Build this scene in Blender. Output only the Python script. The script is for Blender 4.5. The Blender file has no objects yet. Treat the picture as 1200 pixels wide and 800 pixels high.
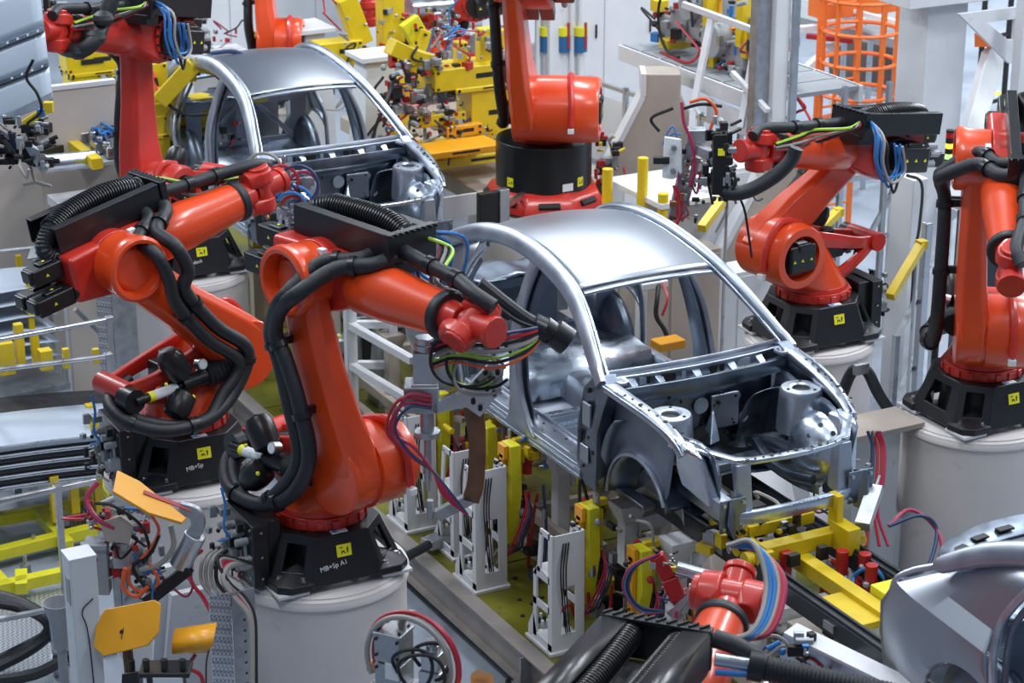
import bpy, bmesh, math, random
from mathutils import Vector, Matrix, noise
random.seed(7)
S = bpy.context.scene
COL = S.collection
V = Vector
R = math.radians
# ---------------------------------------------------------------- camera
# world: +X = travel direction of the body line, +Y = across the line, z = 0 hall floor
CAM = V((11.176, -7.516, 7.372))
PITCH, AZ = R(20.13), R(152.25)
_fh = V((math.cos(AZ), math.sin(AZ), 0.0))
_rt = V((math.sin(AZ), -math.cos(AZ), 0.0))
_fw = _fh * math.cos(PITCH) + V((0, 0, -math.sin(PITCH)))
_up = _rt.cross(_fw)
cd = bpy.data.cameras.new('camera'); cam = bpy.data.objects.new('camera', cd); COL.objects.link(cam)
M = Matrix.Identity(4)
for i in range(3):
    M[i][0] = _rt[i]; M[i][1] = _up[i]; M[i][2] = -_fw[i]; M[i][3] = CAM[i]
cam.matrix_world = M
cd.sensor_width = 36; cd.lens = 78.6; cd.clip_end = 300; cd.clip_start = .1
cd.dof.use_dof = True; cd.dof.focus_distance = 15.0; cd.dof.aperture_fstop = 3.2
S.camera = cam
# ---------------------------------------------------------------- light
W = bpy.data.worlds.new('hall_air'); S.world = W; W.use_nodes = True
bg = W.node_tree.nodes['Background']; bg.inputs[0].default_value = (.55, .74, 1.0, 1); bg.inputs[1].default_value = .22
def area(name, loc, sx, sy, power, col=(1, 1, 1), rot=(0, 0, 0)):
    l = bpy.data.lights.new(name, 'AREA'); l.shape = 'RECTANGLE'; l.size = sx; l.size_y = sy; l.energy = power; l.color = col
    o = bpy.data.objects.new(name, l); COL.objects.link(o); o.location = loc; o.rotation_euler = rot
    return o
for x, y, k in [(-.5, .5, .9), (5.5, 1.5, .7), (-7.5, 4.5, 1.5), (-1.5, -6, .7), (5, -6, .5), (-8, -5.5, 1.1), (-1.0, 8, 1.6), (-15, -5, 2.6), (-24, -8, 4.), (-6, 16, 4.), (-13, 19, 6.), (-22, 26, 7.), (4, 9, 1.), (-13.5, 4.8, .7)]:  # far right ones added as daylight, last one added to brighten far car roof
    area('hall_and_fill_lamp', (x, y, 10.5), 3.2, 1.2, 330 * k, (.90, .95, 1.0))
S.view_settings.view_transform = 'Standard'; S.view_settings.look = 'None'
S.view_settings.gamma = 1; S.view_settings.use_curve_mapping = False
S.view_settings.exposure = 0.22
# ---------------------------------------------------------------- materials
MAT = {}
def mat(name, col, rough=.5, metal=0., noise_amt=.0, nscale=6., bump=0., coat=0., bscale=40., emit=None, rvar=0., wear=None):
    m = bpy.data.materials.new(name); m.use_nodes = True; nt = m.node_tree; b = nt.nodes['Principled BSDF']
    b.inputs['Base Color'].default_value = (*col, 1); b.inputs['Roughness'].default_value = rough; b.inputs['Metallic'].default_value = metal
    if coat: b.inputs['Coat Weight'].default_value = coat; b.inputs['Coat Roughness'].default_value = .15
    tc = nt.nodes.new('ShaderNodeTexCoord')
    last = None
    if noise_amt or rvar:
        n = nt.nodes.new('ShaderNodeTexNoise'); n.inputs['Scale'].default_value = nscale; n.inputs['Detail'].default_value = 6
        nt.links.new(tc.outputs['Object'], n.inputs['Vector'])
    if noise_amt:
        r = nt.nodes.new('ShaderNodeValToRGB'); nt.links.new(n.outputs['Fac'], r.inputs['Fac'])
        r.color_ramp.elements[0].position = .32; r.color_ramp.elements[1].position = .68
        r.color_ramp.elements[0].color = (*[c * (1 - noise_amt) for c in col], 1); r.color_ramp.elements[1].color = (*[min(1, c * (1 + noise_amt * .5)) for c in col], 1)
        last = r.outputs['Color']
    if wear:
        wcol, amt, ws = wear
        n2 = nt.nodes.new('ShaderNodeTexNoise'); n2.inputs['Scale'].default_value = ws; n2.inputs['Detail'].default_value = 8; n2.inputs['Roughness'].default_value = .7
        nt.links.new(tc.outputs['Object'], n2.inputs['Vector'])
        r2 = nt.nodes.new('ShaderNodeValToRGB'); r2.color_ramp.elements[0].position = 1 - amt - .08; r2.color_ramp.elements[1].position = 1 - amt + .06
        nt.links.new(n2.outputs['Fac'], r2.inputs['Fac'])
        mx = nt.nodes.new('ShaderNodeMix'); mx.data_type = 'RGBA'
        nt.links.new(r2.outputs['Color'], mx.inputs['Factor'])
        if last: nt.links.new(last, mx.inputs['A'])
        else: mx.inputs['A'].default_value = (*col, 1)
        mx.inputs['B'].default_value = (*wcol, 1); last = mx.outputs['Result']
    if last: nt.links.new(last, b.inputs['Base Color'])
    if rvar:
        mr = nt.nodes.new('ShaderNodeMapRange'); nt.links.new(n.outputs['Fac'], mr.inputs['Value'])
        mr.inputs['From Min'].default_value = .3; mr.inputs['From Max'].default_value = .7
        mr.inputs['To Min'].default_value = max(.02, rough - rvar); mr.inputs['To Max'].default_value = min(1, rough + rvar)
        nt.links.new(mr.outputs['Result'], b.inputs['Roughness'])
    if bump:
        nb = nt.nodes.new('ShaderNodeTexNoise'); nb.inputs['Scale'].default_value = bscale; nb.inputs['Detail'].default_value = 3
        nt.links.new(tc.outputs['Object'], nb.inputs['Vector'])
        bp = nt.nodes.new('ShaderNodeBump'); bp.inputs['Strength'].default_value = bump; bp.inputs['Distance'].default_value = .01
        nt.links.new(nb.outputs['Fac'], bp.inputs['Height']); nt.links.new(bp.outputs['Normal'], b.inputs['Normal'])
    if emit: b.inputs['Emission Color'].default_value = (*emit[0], 1); b.inputs['Emission Strength'].default_value = emit[1]
    MAT[name] = m; return m
mat('robot_orange', (.76, .066, .008), .34, 0, .10, 3, .02, .5, wear=((.45, .05, .02), .27, 9))
mat('robot_red', (.56, .024, .012), .42, 0, .12, 3, .02, .4, wear=((.3, .03, .02), .27, 9))
mat('black_cast', (.012, .013, .016), .42, 0, .2, 8, .10, bscale=60)
mat('black_paint', (.010, .011, .013), .33, 0, .2, 8, .05)
mat('rubber', (.014, .017, .022), .48, 0, .2, 30, .25, bscale=200)
mat('steel', (.44, .48, .55), .40, 1, .12, 5, .02, rvar=.08)
mat('steel_roof', (.42, .45, .50), .36, 1, .03, 2, 0)
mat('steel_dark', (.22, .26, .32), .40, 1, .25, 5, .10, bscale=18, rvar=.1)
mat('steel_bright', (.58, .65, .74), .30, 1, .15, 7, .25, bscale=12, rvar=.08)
mat('aluminium', (.55, .57, .60), .33, 1, .12, 9, .05, rvar=.08)
mat('galvanised', (.42, .44, .47), .42, .85, .18, 14, .05, rvar=.1)
mat('white_paint', (.66, .67, .69), .5, 0, .06, 3, .03, wear=((.40, .38, .36), .30, 4))
mat('pedestal_white', (.66, .62, .61), .6, 0, .05, 2, .04, wear=((.50, .48, .46), .33, 3))
mat('cream_paint', (.56, .50, .45), .5, 0, .06, 3, .02)
mat('fixture_beige', (.42, .36, .31), .5, 0, .08, 3, .02)
mat('grey_paint', (.30, .32, .34), .5, 0, .1, 5, .03)
mat('yellow', (.70, .50, .010), .4, 0, .1, 5, .03, .2, wear=((.42, .30, .04), .28, 8))
mat('yellow_lime', (.72, .66, .02), .42, 0, .1, 5, .03, .2)
mat('yellow_orange', (.82, .36, .01), .4, 0, .08, 5, .03, .2)
mat('cage_orange', (.78, .16, .02), .42)
mat('brown_copper', (.17, .085, .045), .45, .35, .25, 8, .1)
mat('copper', (.62, .30, .16), .3, 1, .1, 8)
mat('red_clamp', (.42, .012, .014), .35, 0, .1, 6, 0, .3)
mat('hose_red', (.45, .02, .03), .4)
mat('hose_magenta', (.40, .03, .09), .4)
mat('hose_blue', (.03, .18, .48), .4)
mat('hose_navy', (.03, .05, .13), .45)
mat('hose_grey', (.33, .31, .29), .5)
mat('hose_orange', (.75, .12, .03), .4)
mat('wire_green', (.35, .6, .05), .45)
mat('sticker_yellow', (.85, .80, .02), .5)
mat('ink', (.01, .01, .01), .6)
mat('label_white', (.75, .78, .8), .5)
mat('label_blue', (.1, .3, .6), .5)
mat('olive_deck', (.15, .145, .010), .35, 0, .5, 2.5, .05, rvar=.12, wear=((.10, .10, .02), .38, 5))
mat('beam_brown', (.30, .27, .25), .45, .2, .2, 3, .03)
mat('screen_brown', (.13, .105, .09), .5, 0, .1, 3)
mat('dark_rail', (.030, .034, .042), .35, .3, .2, 6)
mat('valve_blue', (.02, .12, .28), .4)
mat('glass_dark', (.02, .03, .04), .1)
mat('cabinet_red', (.35, .02, .03), .4)
mat('lamp_red', (.5, .01, .01), .3)
mat('lamp_yellow', (.8, .7, .05), .3, emit=((1, .8, .1), .6))
mat('lamp_green', (.4, .8, .2), .3, emit=((.6, 1, .3), .8))
mat('panel_sheet', (.50, .57, .66), .52, .7, .05, 3)
def floor_mat():
    m = mat('floor_concrete', (.30, .34, .40), .38, 0, .16, 1.1, .03, rvar=.12, wear=((.20, .23, .28), .36, 1.7)); return m
floor_mat()
def tread_mat():
    m = mat('tread_plate', (.50, .53, .57), .36, .8)
    nt = m.node_tree; b = nt.nodes['Principled BSDF']; tc = nt.nodes.new('ShaderNodeTexCoord')
    mp = nt.nodes.new('ShaderNodeMapping'); mp.inputs['Rotation'].default_value = (.3, .3, .78)
    ck = nt.nodes.new('ShaderNodeTexChecker'); ck.inputs['Scale'].default_value = 42
    nt.links.new(tc.outputs['Object'], mp.inputs['Vector']); nt.links.new(mp.outputs['Vector'], ck.inputs['Vector'])
    bp = nt.nodes.new('ShaderNodeBump'); bp.inputs['Strength'].default_value = .7; bp.inputs['Distance'].default_value = .006
    nt.links.new(ck.outputs['Fac'], bp.inputs['Height']); nt.links.new(bp.outputs['Normal'], b.inputs['Normal'])
    ck.inputs['Color1'].default_value = (.62, .65, .70, 1); ck.inputs['Color2'].default_value = (.30, .32, .36, 1); ck.inputs['Scale'].default_value = 55; nt.links.new(ck.outputs['Color'], b.inputs['Base Color'])
tread_mat()
# ---------------------------------------------------------------- mesh builder
def frame(o, x, y, z):
    m = Matrix.Identity(4)
    for i in range(3):
        m[i][0] = x[i]; m[i][1] = y[i]; m[i][2] = z[i]; m[i][3] = o[i]
    return m
def basis(d):
    d = V(d).normalized(); a = V((0, 0, 1)) if abs(d.z) < .9 else V((1, 0, 0))
    u = a.cross(d).normalized(); return u, d.cross(u), d
def smooth_path(pts, n=6):
    P = [V(p) for p in pts]
    if len(P) < 3: return P
    out = []
    for i in range(len(P) - 1):
        p0 = P[i - 1] if i else P[0] * 2 - P[1]; p1 = P[i]; p2 = P[i + 1]; p3 = P[i + 2] if i + 2 < len(P) else P[-1] * 2 - P[-2]
        for k in range(n):
            t = k / n
            out.append(.5 * ((2 * p1) + (p2 - p0) * t + (2 * p0 - 5 * p1 + 4 * p2 - p3) * t * t + (3 * p1 - p0 - 3 * p2 + p3) * t ** 3))
    out.append(P[-1]); return out
class MB:
    def __init__(s, F=None): s.v = []; s.f = []; s.F = F or Matrix.Identity(4)
    def add(s, vs, fs):
        k = len(s.v); s.v += [s.F @ V(p) for p in vs]; s.f += [tuple(i + k for i in f) for f in fs]; return s
    def box(s, c, sz, rz=0., rx=0., ry=0.):
        x, y, z = sz[0] / 2, sz[1] / 2, sz[2] / 2
        m = Matrix.Rotation(rz, 3, 'Z') @ Matrix.Rotation(ry, 3, 'Y') @ Matrix.Rotation(rx, 3, 'X'); c = V(c)
        return s.add([c + m @ V((a * x, b * y, d * z)) for a in (-1, 1) for b in (-1, 1) for d in (-1, 1)],
                     [(0, 1, 3, 2), (4, 6, 7, 5), (0, 4, 5, 1), (2, 3, 7, 6), (0, 2, 6, 4), (1, 5, 7, 3)])
    def bar(s, p0, p1, w, h, up=(0, 0, 1)):
        p0 = V(p0); p1 = V(p1); d = (p1 - p0).normalized(); up = V(up)
        if abs(d.dot(up)) > .98: up = V((1, 0, 0)) if abs(d.x) < .9 else V((0, 1, 0))
        a = d.cross(up).normalized(); b = a.cross(d)
        vs = [p + a * (i * w / 2) + b * (j * h / 2) for p in (p0, p1) for i in (-1, 1) for j in (-1, 1)]
        return s.add(vs, [(0, 1, 3, 2), (4, 6, 7, 5), (0, 4, 5, 1), (2, 3, 7, 6), (0, 2, 6, 4), (1, 5, 7, 3)])
    def cyl(s, p0, p1, r0, r1=None, n=16, caps=True):
        r1 = r0 if r1 is None else r1; p0 = V(p0); p1 = V(p1); u, w, d = basis(p1 - p0)
        vs = []
        for p, r in ((p0, r0), (p1, r1)):
            vs += [p + (u * math.cos(2 * math.pi * i / n) + w * math.sin(2 * math.pi * i / n)) * r for i in range(n)]
        fs = [(i, (i + 1) % n, n + (i + 1) % n, n + i) for i in range(n)]
        if caps: fs += [tuple(range(n - 1, -1, -1)), tuple(range(n, 2 * n))]
        return s.add(vs, fs)
    def lathe(s, prof, o, ax, n=24, cap=True):
        u, w, d = basis(ax); o = V(o); vs = []; fs = []
        for r, h in prof: vs += [o + d * h + (u * math.cos(2 * math.pi * i / n) + w * math.sin(2 * math.pi * i / n)) * r for i in range(n)]
        for k in range(len(prof) - 1):
            fs += [(k * n + i, k * n + (i + 1) % n, (k + 1) * n + (i + 1) % n, (k + 1) * n + i) for i in range(n)]
        if cap:
            if prof[0][0] > 1e-4: fs.append(tuple(range(n - 1, -1, -1)))
            if prof[-1][0] > 1e-4: fs.append(tuple(range((len(prof) - 1) * n, len(prof) * n)))
        return s.add(vs, fs)
    def tube(s, pts, r, n=8, sm=5, rib=0., pitch=.02):
        P = smooth_path(pts, sm) if sm else [V(p) for p in pts]
        if rib:   # resample evenly, alternate the radius
            L = [0.]
            for a, b in zip(P, P[1:]): L.append(L[-1] + (b - a).length)
            m = max(4, int(L[-1] / pitch * 2)); Q = []; j = 0
            for k in range(m + 1):
                t = L[-1] * k / m
                while j < len(L) - 2 and L[j + 1] < t: j += 1
                Q.append(P[j].lerp(P[j + 1], (t - L[j]) / max(1e-6, L[j + 1] - L[j])))
            P = Q
        u = None; vs = []; fs = []
        for i, p in enumerate(P):
            d = ((P[i + 1] if i + 1 < len(P) else p) - (P[i - 1] if i else p)); d = d.normalized() if d.length > 1e-7 else V((0, 0, 1))
            if u is None: u = basis(d)[0]
            else:
                u = u - d * u.dot(d); u = u.normalized() if u.length > 1e-6 else basis(d)[0]
            w = d.cross(u); rr = r * (1 + (rib if i % 2 else -rib)) if rib else r
            vs += [p + (u * math.cos(2 * math.pi * k / n) + w * math.sin(2 * math.pi * k / n)) * rr for k in range(n)]
        for i in range(len(P) - 1):
            fs += [(i * n + k, i * n + (k + 1) % n, (i + 1) * n + (k + 1) % n, (i + 1) * n + k) for k in range(n)]
        fs += [tuple(range(n - 1, -1, -1)), tuple(range((len(P) - 1) * n, len(P) * n))]
        return s.add(vs, fs)
    def coil(s, pts, rad, wire, pitch, n=5, seg=12):
        P = smooth_path(pts, 6); L = [0.]
        for a, b in zip(P, P[1:]): L.append(L[-1] + (b - a).length)
        turns = L[-1] / pitch; m = int(turns * seg); j = 0; Q = []
        u = None
        for k in range(m + 1):
            t = L[-1] * k / m
            while j < len(L) - 2 and L[j + 1] < t: j += 1
            c = P[j].lerp(P[j + 1], (t - L[j]) / max(1e-6, L[j + 1] - L[j])); d = (P[j + 1] - P[j]).normalized()
            if u is None: u = basis(d)[0]
            u = (u - d * u.dot(d)).normalized(); w = d.cross(u); a = 2 * math.pi * k / seg
            Q.append(c + (u * math.cos(a) + w * math.sin(a)) * rad)
        return s.tube(Q, wire, n, 0)
    def prism(s, poly, O, U, Wv, d0, d1):
        O = V(O); U = V(U).normalized(); Wv = V(Wv).normalized(); N = U.cross(Wv); n = len(poly)
        vs = [O + U * a + Wv * b + N * d for d in (d0, d1) for a, b in poly]
        fs = [(i, (i + 1) % n, n + (i + 1) % n, n + i) for i in range(n)] + [tuple(range(n - 1, -1, -1)), tuple(range(n, 2 * n))]
        return s.add(vs, fs)
    def frameplate(s, poly, hole, O, U, Wv, d0, d1):
        """polygon ring with one opening; poly and hole have the same number of points"""
        O = V(O); U = V(U).normalized(); Wv = V(Wv).normalized(); N = U.cross(Wv); n = len(poly)
        vs = [O + U * a + Wv * b + N * d for d in (d0, d1) for P in (poly, hole) for a, b in P]; fs = []
        for i in range(n):
            j = (i + 1) % n
            fs += [(i, n + i, n + j, j), (2 * n + i, 2 * n + j, 3 * n + j, 3 * n + i), (i, j, 2 * n + j, 2 * n + i), (n + i, 3 * n + i, 3 * n + j, n + j)]
        return s.add(vs, fs)
    def grid(s, rows):
        m = len(rows[0]); vs = [p for r in rows for p in r]
        return s.add(vs, [(i * m + j, i * m + j + 1, (i + 1) * m + j + 1, (i + 1) * m + j) for i in range(len(rows) - 1) for j in range(m - 1)])
    def sweep(s, path, w, d, nrm, sm=5, rnd=.3):
        """rounded-rectangle section: w across (in the plane), d along the given outward normal"""
        P = smooth_path(path, sm); m = len(P); vs = []; fs = []; nn = 12
        def val(q, t):
            if not isinstance(q, (list, tuple)): return q
            x = t * (len(q) - 1); i = min(int(x), len(q) - 2); return q[i] + (q[i + 1] - q[i]) * (x - i)
        for i, p in enumerate(P):
            T = ((P[i + 1] if i + 1 < m else p) - (P[i - 1] if i else p)).normalized()
            N = nrm(p) if callable(nrm) else V(nrm); N = (N - T * N.dot(T)).normalized(); B = T.cross(N)
            ww = val(w, i / (m - 1)) / 2; dd = val(d, i / (m - 1)) / 2; e = rnd * min(ww, dd) * 2 * .5; q = e * .35
            for a, b in ((-ww, -dd + e), (-ww, dd - e), (-ww + q, dd - q), (-ww + e, dd), (ww - e, dd), (ww - q, dd - q), (ww, dd - e), (ww, -dd + e), (ww - q, -dd + q), (ww - e, -dd), (-ww + e, -dd), (-ww + q, -dd + q)):
                vs.append(p + B * a + N * b)
        for i in range(m - 1):
            fs += [(i * nn + k, i * nn + (k + 1) % nn, (i + 1) * nn + (k + 1) % nn, (i + 1) * nn + k) for k in range(nn)]
        fs += [tuple(range(nn - 1, -1, -1)), tuple(range((m - 1) * nn, m * nn))]
        return s.add(vs, fs)
    def hull(s, pts):
        bm = bmesh.new()
        for p in pts: bm.verts.new(p)
        r = bmesh.ops.convex_hull(bm, input=bm.verts[:])
        bmesh.ops.delete(bm, geom=[g for g in r['geom_interior'] if isinstance(g, bmesh.types.BMVert)], context='VERTS')
        bmesh.ops.dissolve_limit(bm, angle_limit=.02, verts=bm.verts[:], edges=bm.edges[:])
        bm.verts.index_update()
        s.add([v.co.copy() for v in bm.verts], [tuple(v.index for v in f.verts) for f in bm.faces]); bm.free(); return s
    def sph(s, c, r, n=14, sc=(1, 1, 1)):
        c = V(c); vs = []; m = n // 2; fs = []
        for i in range(m + 1):
            t = math.pi * i / m
            vs += [c + V((r * sc[0] * math.sin(t) * math.cos(2 * math.pi * k / n), r * sc[1] * math.sin(t) * math.sin(2 * math.pi * k / n), r * sc[2] * math.cos(t))) for k in range(n)]
        fs = [(i * n + k, (i + 1) * n + k, (i + 1) * n + (k + 1) % n, i * n + (k + 1) % n) for i in range(m) for k in range(n)]
        return s.add(vs, fs)
    def build(s, name, m, parent=None, bev=0., seg=2, solid=0., kind=None, label=None, recalc=True, ang=32):
        me = bpy.data.meshes.new(name); o = bpy.data.objects.new(name, me); COL.objects.link(o)
        inv = Matrix.Identity(4)
        if parent is not None:
            o.parent = parent; inv = wm(parent).inverted()
        me.from_pydata([inv @ p for p in s.v], [], s.f); me.validate()
        if recalc:
            bm = bmesh.new(); bm.from_mesh(me); bmesh.ops.recalc_face_normals(bm, faces=bm.faces[:]); bm.to_mesh(me); bm.free()
        me.polygons.foreach_set('use_smooth', [True] * len(me.polygons)); me.set_sharp_from_angle(angle=R(ang))
        me.materials.append(MAT[m])
        if solid:
            md = o.modifiers.new('s', 'SOLIDIFY'); md.thickness = solid; md.offset = 0
        if bev:
            md = o.modifiers.new('b', 'BEVEL'); md.width = bev; md.segments = seg; md.limit_method = 'ANGLE'; md.angle_limit = R(35); md.harden_normals = True
        if kind: o['kind'] = kind
        if label: o['label'] = label
        return o
def wm(o):
    m = Matrix.LocRotScale(o.location, o.rotation_euler, o.scale)
    return wm(o.parent) @ m if o.parent else m
def thing(name, loc, label, cat, group=None, rz=0.):
    o = bpy.data.objects.new(name, None); COL.objects.link(o); o.location = loc; o.rotation_euler = (0, 0, rz); o.empty_display_size = .1
    o['label'] = label; o['category'] = cat
    if group: o['group'] = group
    return o
def tag(o, label, cat, group=None):
    o['label'] = label; o['category'] = cat
    if group: o['group'] = group
    return o
def kids(o): return [c for c in COL.objects if c.parent == o]
def clone(o, parent=None, loc=None, rz=None, label=None):
    c = o.copy(); COL.objects.link(c); c.parent = parent
    if loc is not None: c.location = loc
    if rz is not None: c.rotation_euler = (0, 0, rz)
    if label: c['label'] = label
    for k in kids(o): clone(k, c)
    return c
def circ(o, ax, r, n=16):
    u, w, d = basis(ax); return [V(o) + (u * math.cos(2 * math.pi * i / n) + w * math.sin(2 * math.pi * i / n)) * r for i in range(n)]
def text(body, size, F, m, parent, name='lettering', depth=.0015):
    cu = bpy.data.curves.new('t', 'FONT'); cu.body = body; cu.size = size; cu.extrude = depth; cu.align_x = 'CENTER'
    to = bpy.data.objects.new('t', cu); COL.objects.link(to)
    dg = bpy.context.evaluated_depsgraph_get(); dg.update(); me = bpy.data.meshes.new_from_object(to.evaluated_get(dg))
    mb = MB(F); mb.add([v.co for v in me.vertices], [tuple(p.vertices) for p in me.polygons])
    bpy.data.objects.remove(to); bpy.data.curves.remove(cu)
    return mb.build(name, m, parent, recalc=False)
# shell
def shell(name, c, sz, m, rz=0.):
    o = MB().box(c, sz, rz).build(name, m); o['kind'] = 'structure'; return o

# places are given as a picture direction plus a real depth or height, then built at true size
def pd(px, py, d): return CAM + (_fw + _rt * ((px - 600) / 2620) + _up * ((400 - py) / 2620)) * d
def pz(px, py, z):
    r = _fw + _rt * ((px - 600) / 2620) + _up * ((400 - py) / 2620); return CAM + r * ((z - CAM.z) / r.z)
AX = V((1, 0, 0)); AY = V((0, 1, 0)); AZv = V((0, 0, 1))
def T(p): return Matrix.Translation(p)
def clutter(root, F, sz, n, seed, mats=('galvanised', 'ink', 'aluminium', 'grey_paint', 'red_clamp'), name='fittings', hoses=3):
    rr = random.Random(seed); groups = {}
    for i in range(n):
        m = rr.choice(mats); mb = groups.setdefault(m, MB(F)); c = V([(rr.random() - .5) * sz[k] for k in range(3)]); q = rr.random(); s = min(sz) * rr.uniform(.10, .26)
        if q < .5: mb.box(c, (s * rr.uniform(.6, 2), s * rr.uniform(.6, 1.6), s * rr.uniform(.6, 2)), rr.choice((0, 0, .4)))
        elif q < .85:
            d = V(rr.choice(((0, 0, 1), (1, 0, 0), (0, 1, 0), (1, .3, .4)))); mb.cyl(c, c + d * s * rr.uniform(1, 2.4), s * rr.uniform(.3, .5), n=10)
        else: mb.sph(c, s * .5, 8)
    for m, mb in groups.items(): mb.build(name, m, root, bev=.003, kind='stuff')
    cols = ('hose_red', 'ink', 'hose_navy', 'hose_magenta', 'hose_grey', 'hose_blue')
    for j in range(hoses):
        a = V([(rr.random() - .5) * sz[k] for k in range(3)]); P = [a]
        for k in range(4): P.append(P[-1] + V((rr.uniform(-.35, .35) * sz[0], rr.uniform(-.3, .3) * sz[1], rr.uniform(-.4, .35) * sz[2])))
        MB(F).tube(P, min(sz) * .035 + .003, 6, 5).build('hose', rr.choice(cols), root)
# ---------------------------------------------------------------- setting
shell('floor', (-22, 4, -.05), (90, 70, .1), 'floor_concrete')
# hall wall far behind, built of sheet panels
for i in range(14):
    o = MB().box((-46, -20 + i * 4, 5), (.2, 3.94, 10)).build('wall_back', 'white_paint'); o['kind'] = 'structure'
def line(a, b, w, m, name='trim_1'):
    o = MB().bar(a, b, w, .004).build(name, m); o['kind'] = 'structure'
a = pz(1010, 92, 0); b = pz(1075, 128, 0)
line((a.x, a.y, .004), (b.x, b.y, .004), .14, 'yellow_lime')
a = pz(1155, 112, 0); b = pz(1200, 105, 0)
line((a.x, a.y, .004), (b.x, b.y, .004), .14, 'yellow_lime')
# ---- raised deck under the line
dk = thing('line_deck', (0, -1.27, 0), 'long olive-yellow deck with a pale steel edge beam under the car line', 'platform')
o = MB()
for i in range(9):
    x0 = -12.5 + i * 1.8; p = MB().box((x0 + .895, -.0, .34), (1.78, 2.44, .02)).build('deck_plate', 'olive_deck', dk)
for y, s in ((-1.27, -1), (1.27, 1)):
    e = MB().box((-4.4, y, .345), (16.2, .12, .012)).box((-4.4, y, .11), (16.2, .12, .012)).box((-4.4, y, .228), (16.2, .012, .225)); e.build('edge_beam', 'beam_brown', dk)
for x in (-9.5, -7.2, -4.9, -2.6, -.42, 1.8):
    f = MB().box((x, -1.30, .225), (.014, .11, .22)).box((x + .0, -1.38, .10), (.24, .16, .02)).box((x, -1.38, .02), (.24, .2, .03)).build('levelling_foot', 'galvanised', dk, bev=.002)
    for dx in (-.08, .08): MB().cyl((x + dx, -1.40, .03), (x + dx, -1.40, .17), .012, n=8).cyl((x + dx, -1.40, .115), (x + dx, -1.40, .14), .024, n=6).build('foot_bolt', 'ink', f)
m = MB()
for i in range(24):
    x = -3.4 + random.random() * 4.3; y = random.uniform(-1.15, -.95) if i % 2 else random.uniform(-.95, -.6); m.cyl((x, y, .35), (x, y, .358), .018, n=6)
m.build('deck_bolts', 'ink', dk, kind='stuff')
# ---- steel frame carrying the rails
fm = thing('rail_trestle', (0, 0, .35), 'white and beige square-tube frame standing on the olive deck below the car', 'frame')
for x in (-5.6, -4.4, -3.3, -2.35, -1.55, -.62, .02, .95, 1.9):
    for y in (-.43, .43):
        p = MB().box((x, y, .75), (.10, .10, .80)); 
        p.box((x, y, .36), (.22, .22, .02)); p.hull([(x - .05, y - .05, 1.04), (x + .05, y - .05, 1.04), (x - .05, y + .05, 1.04), (x + .05, y + .05, 1.04)] + [(x + a * .09, y + b * .10, z) for a in (-1, 1) for b in (-1, 1) for z in (1.15, 1.19)])
        p.build('post', 'white_paint' if x > -1.6 else 'fixture_beige', fm, bev=.006)
    MB().bar((x, -.38, 1.02), (x, .38, 1.02), .08, .10).box((x, -.36, 1.02), (.12, .015, .16)).build('cross_beam', 'white_paint' if x > -1.6 else 'fixture_beige', fm, bev=.006)
for y in (-.43, .43):
    for z in (.62,): MB().bar((-5.6, y - .06 * (1 if y < 0 else -1), z), (2.0, y - .06 * (1 if y < 0 else -1), z), .06, .08).build('long_beam', 'fixture_beige', fm, bev=.005)
    MB().bar((-5.6, y * 1.3, .40), (2.0, y * 1.3, .40), .08, .08).build('long_beam', 'fixture_beige', fm, bev=.005)
for i in range(7):
    x = -3.2 + i * .9; MB().bar((x, -.43, .42), (x, .43, .42), .06, .06).build('cross_beam', 'fixture_beige', fm)
for y, lab in ((-.31, 'near long black transport rail passing under the car to the lower right'), (.33, 'far long black transport rail beyond the yellow clamp carriage')):
    r = thing('transport_rail', (0, y, 1.19), lab, 'rail', 'black transport rails under the cars')
    MB().box((-2.0, y, 1.255), (14, .10, .12)).box((-2.0, y - .03, 1.325), (14, .02, .02)).box((-2, y + .03, 1.325), (14, .02, .02)).build('rail_profile', 'dark_rail', r, bev=.004)
    for i in range(11): MB().box((-8 + i * 1.2, y - .056, 1.255), (.10, .014, .05)).build('joint_plate', 'galvanised', r)
# trestle that carries the rails further along and the rear car
tr = thing('rail_trestle', (4.5, 0, 0), 'white trestle carrying the rails at the lower right corner', 'frame')
for x in (2.9, 4.4):
    for y in (-.43, .43): MB().box((x, y, .6), (.1, .1, 1.2)).build('post', 'white_paint', tr, bev=.005)
    MB().box((x, 0, 1.12), (.1, .96, .1)).build('cross_beam', 'white_paint', tr, bev=.005)
tr = thing('rail_trestle', (-7.8, 0, 0), 'beige trestle under the far car body', 'frame')
for x in (-8.6, -7.4, -6.4):
    for y in (-.43, .43): MB().box((x, y, .6), (.1, .1, 1.18)).build('post', 'fixture_beige', tr, bev=.005)
    MB().box((x, 0, 1.12), (.1, .96, .1)).build('cross_beam', 'fixture_beige', tr, bev=.005)
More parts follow.
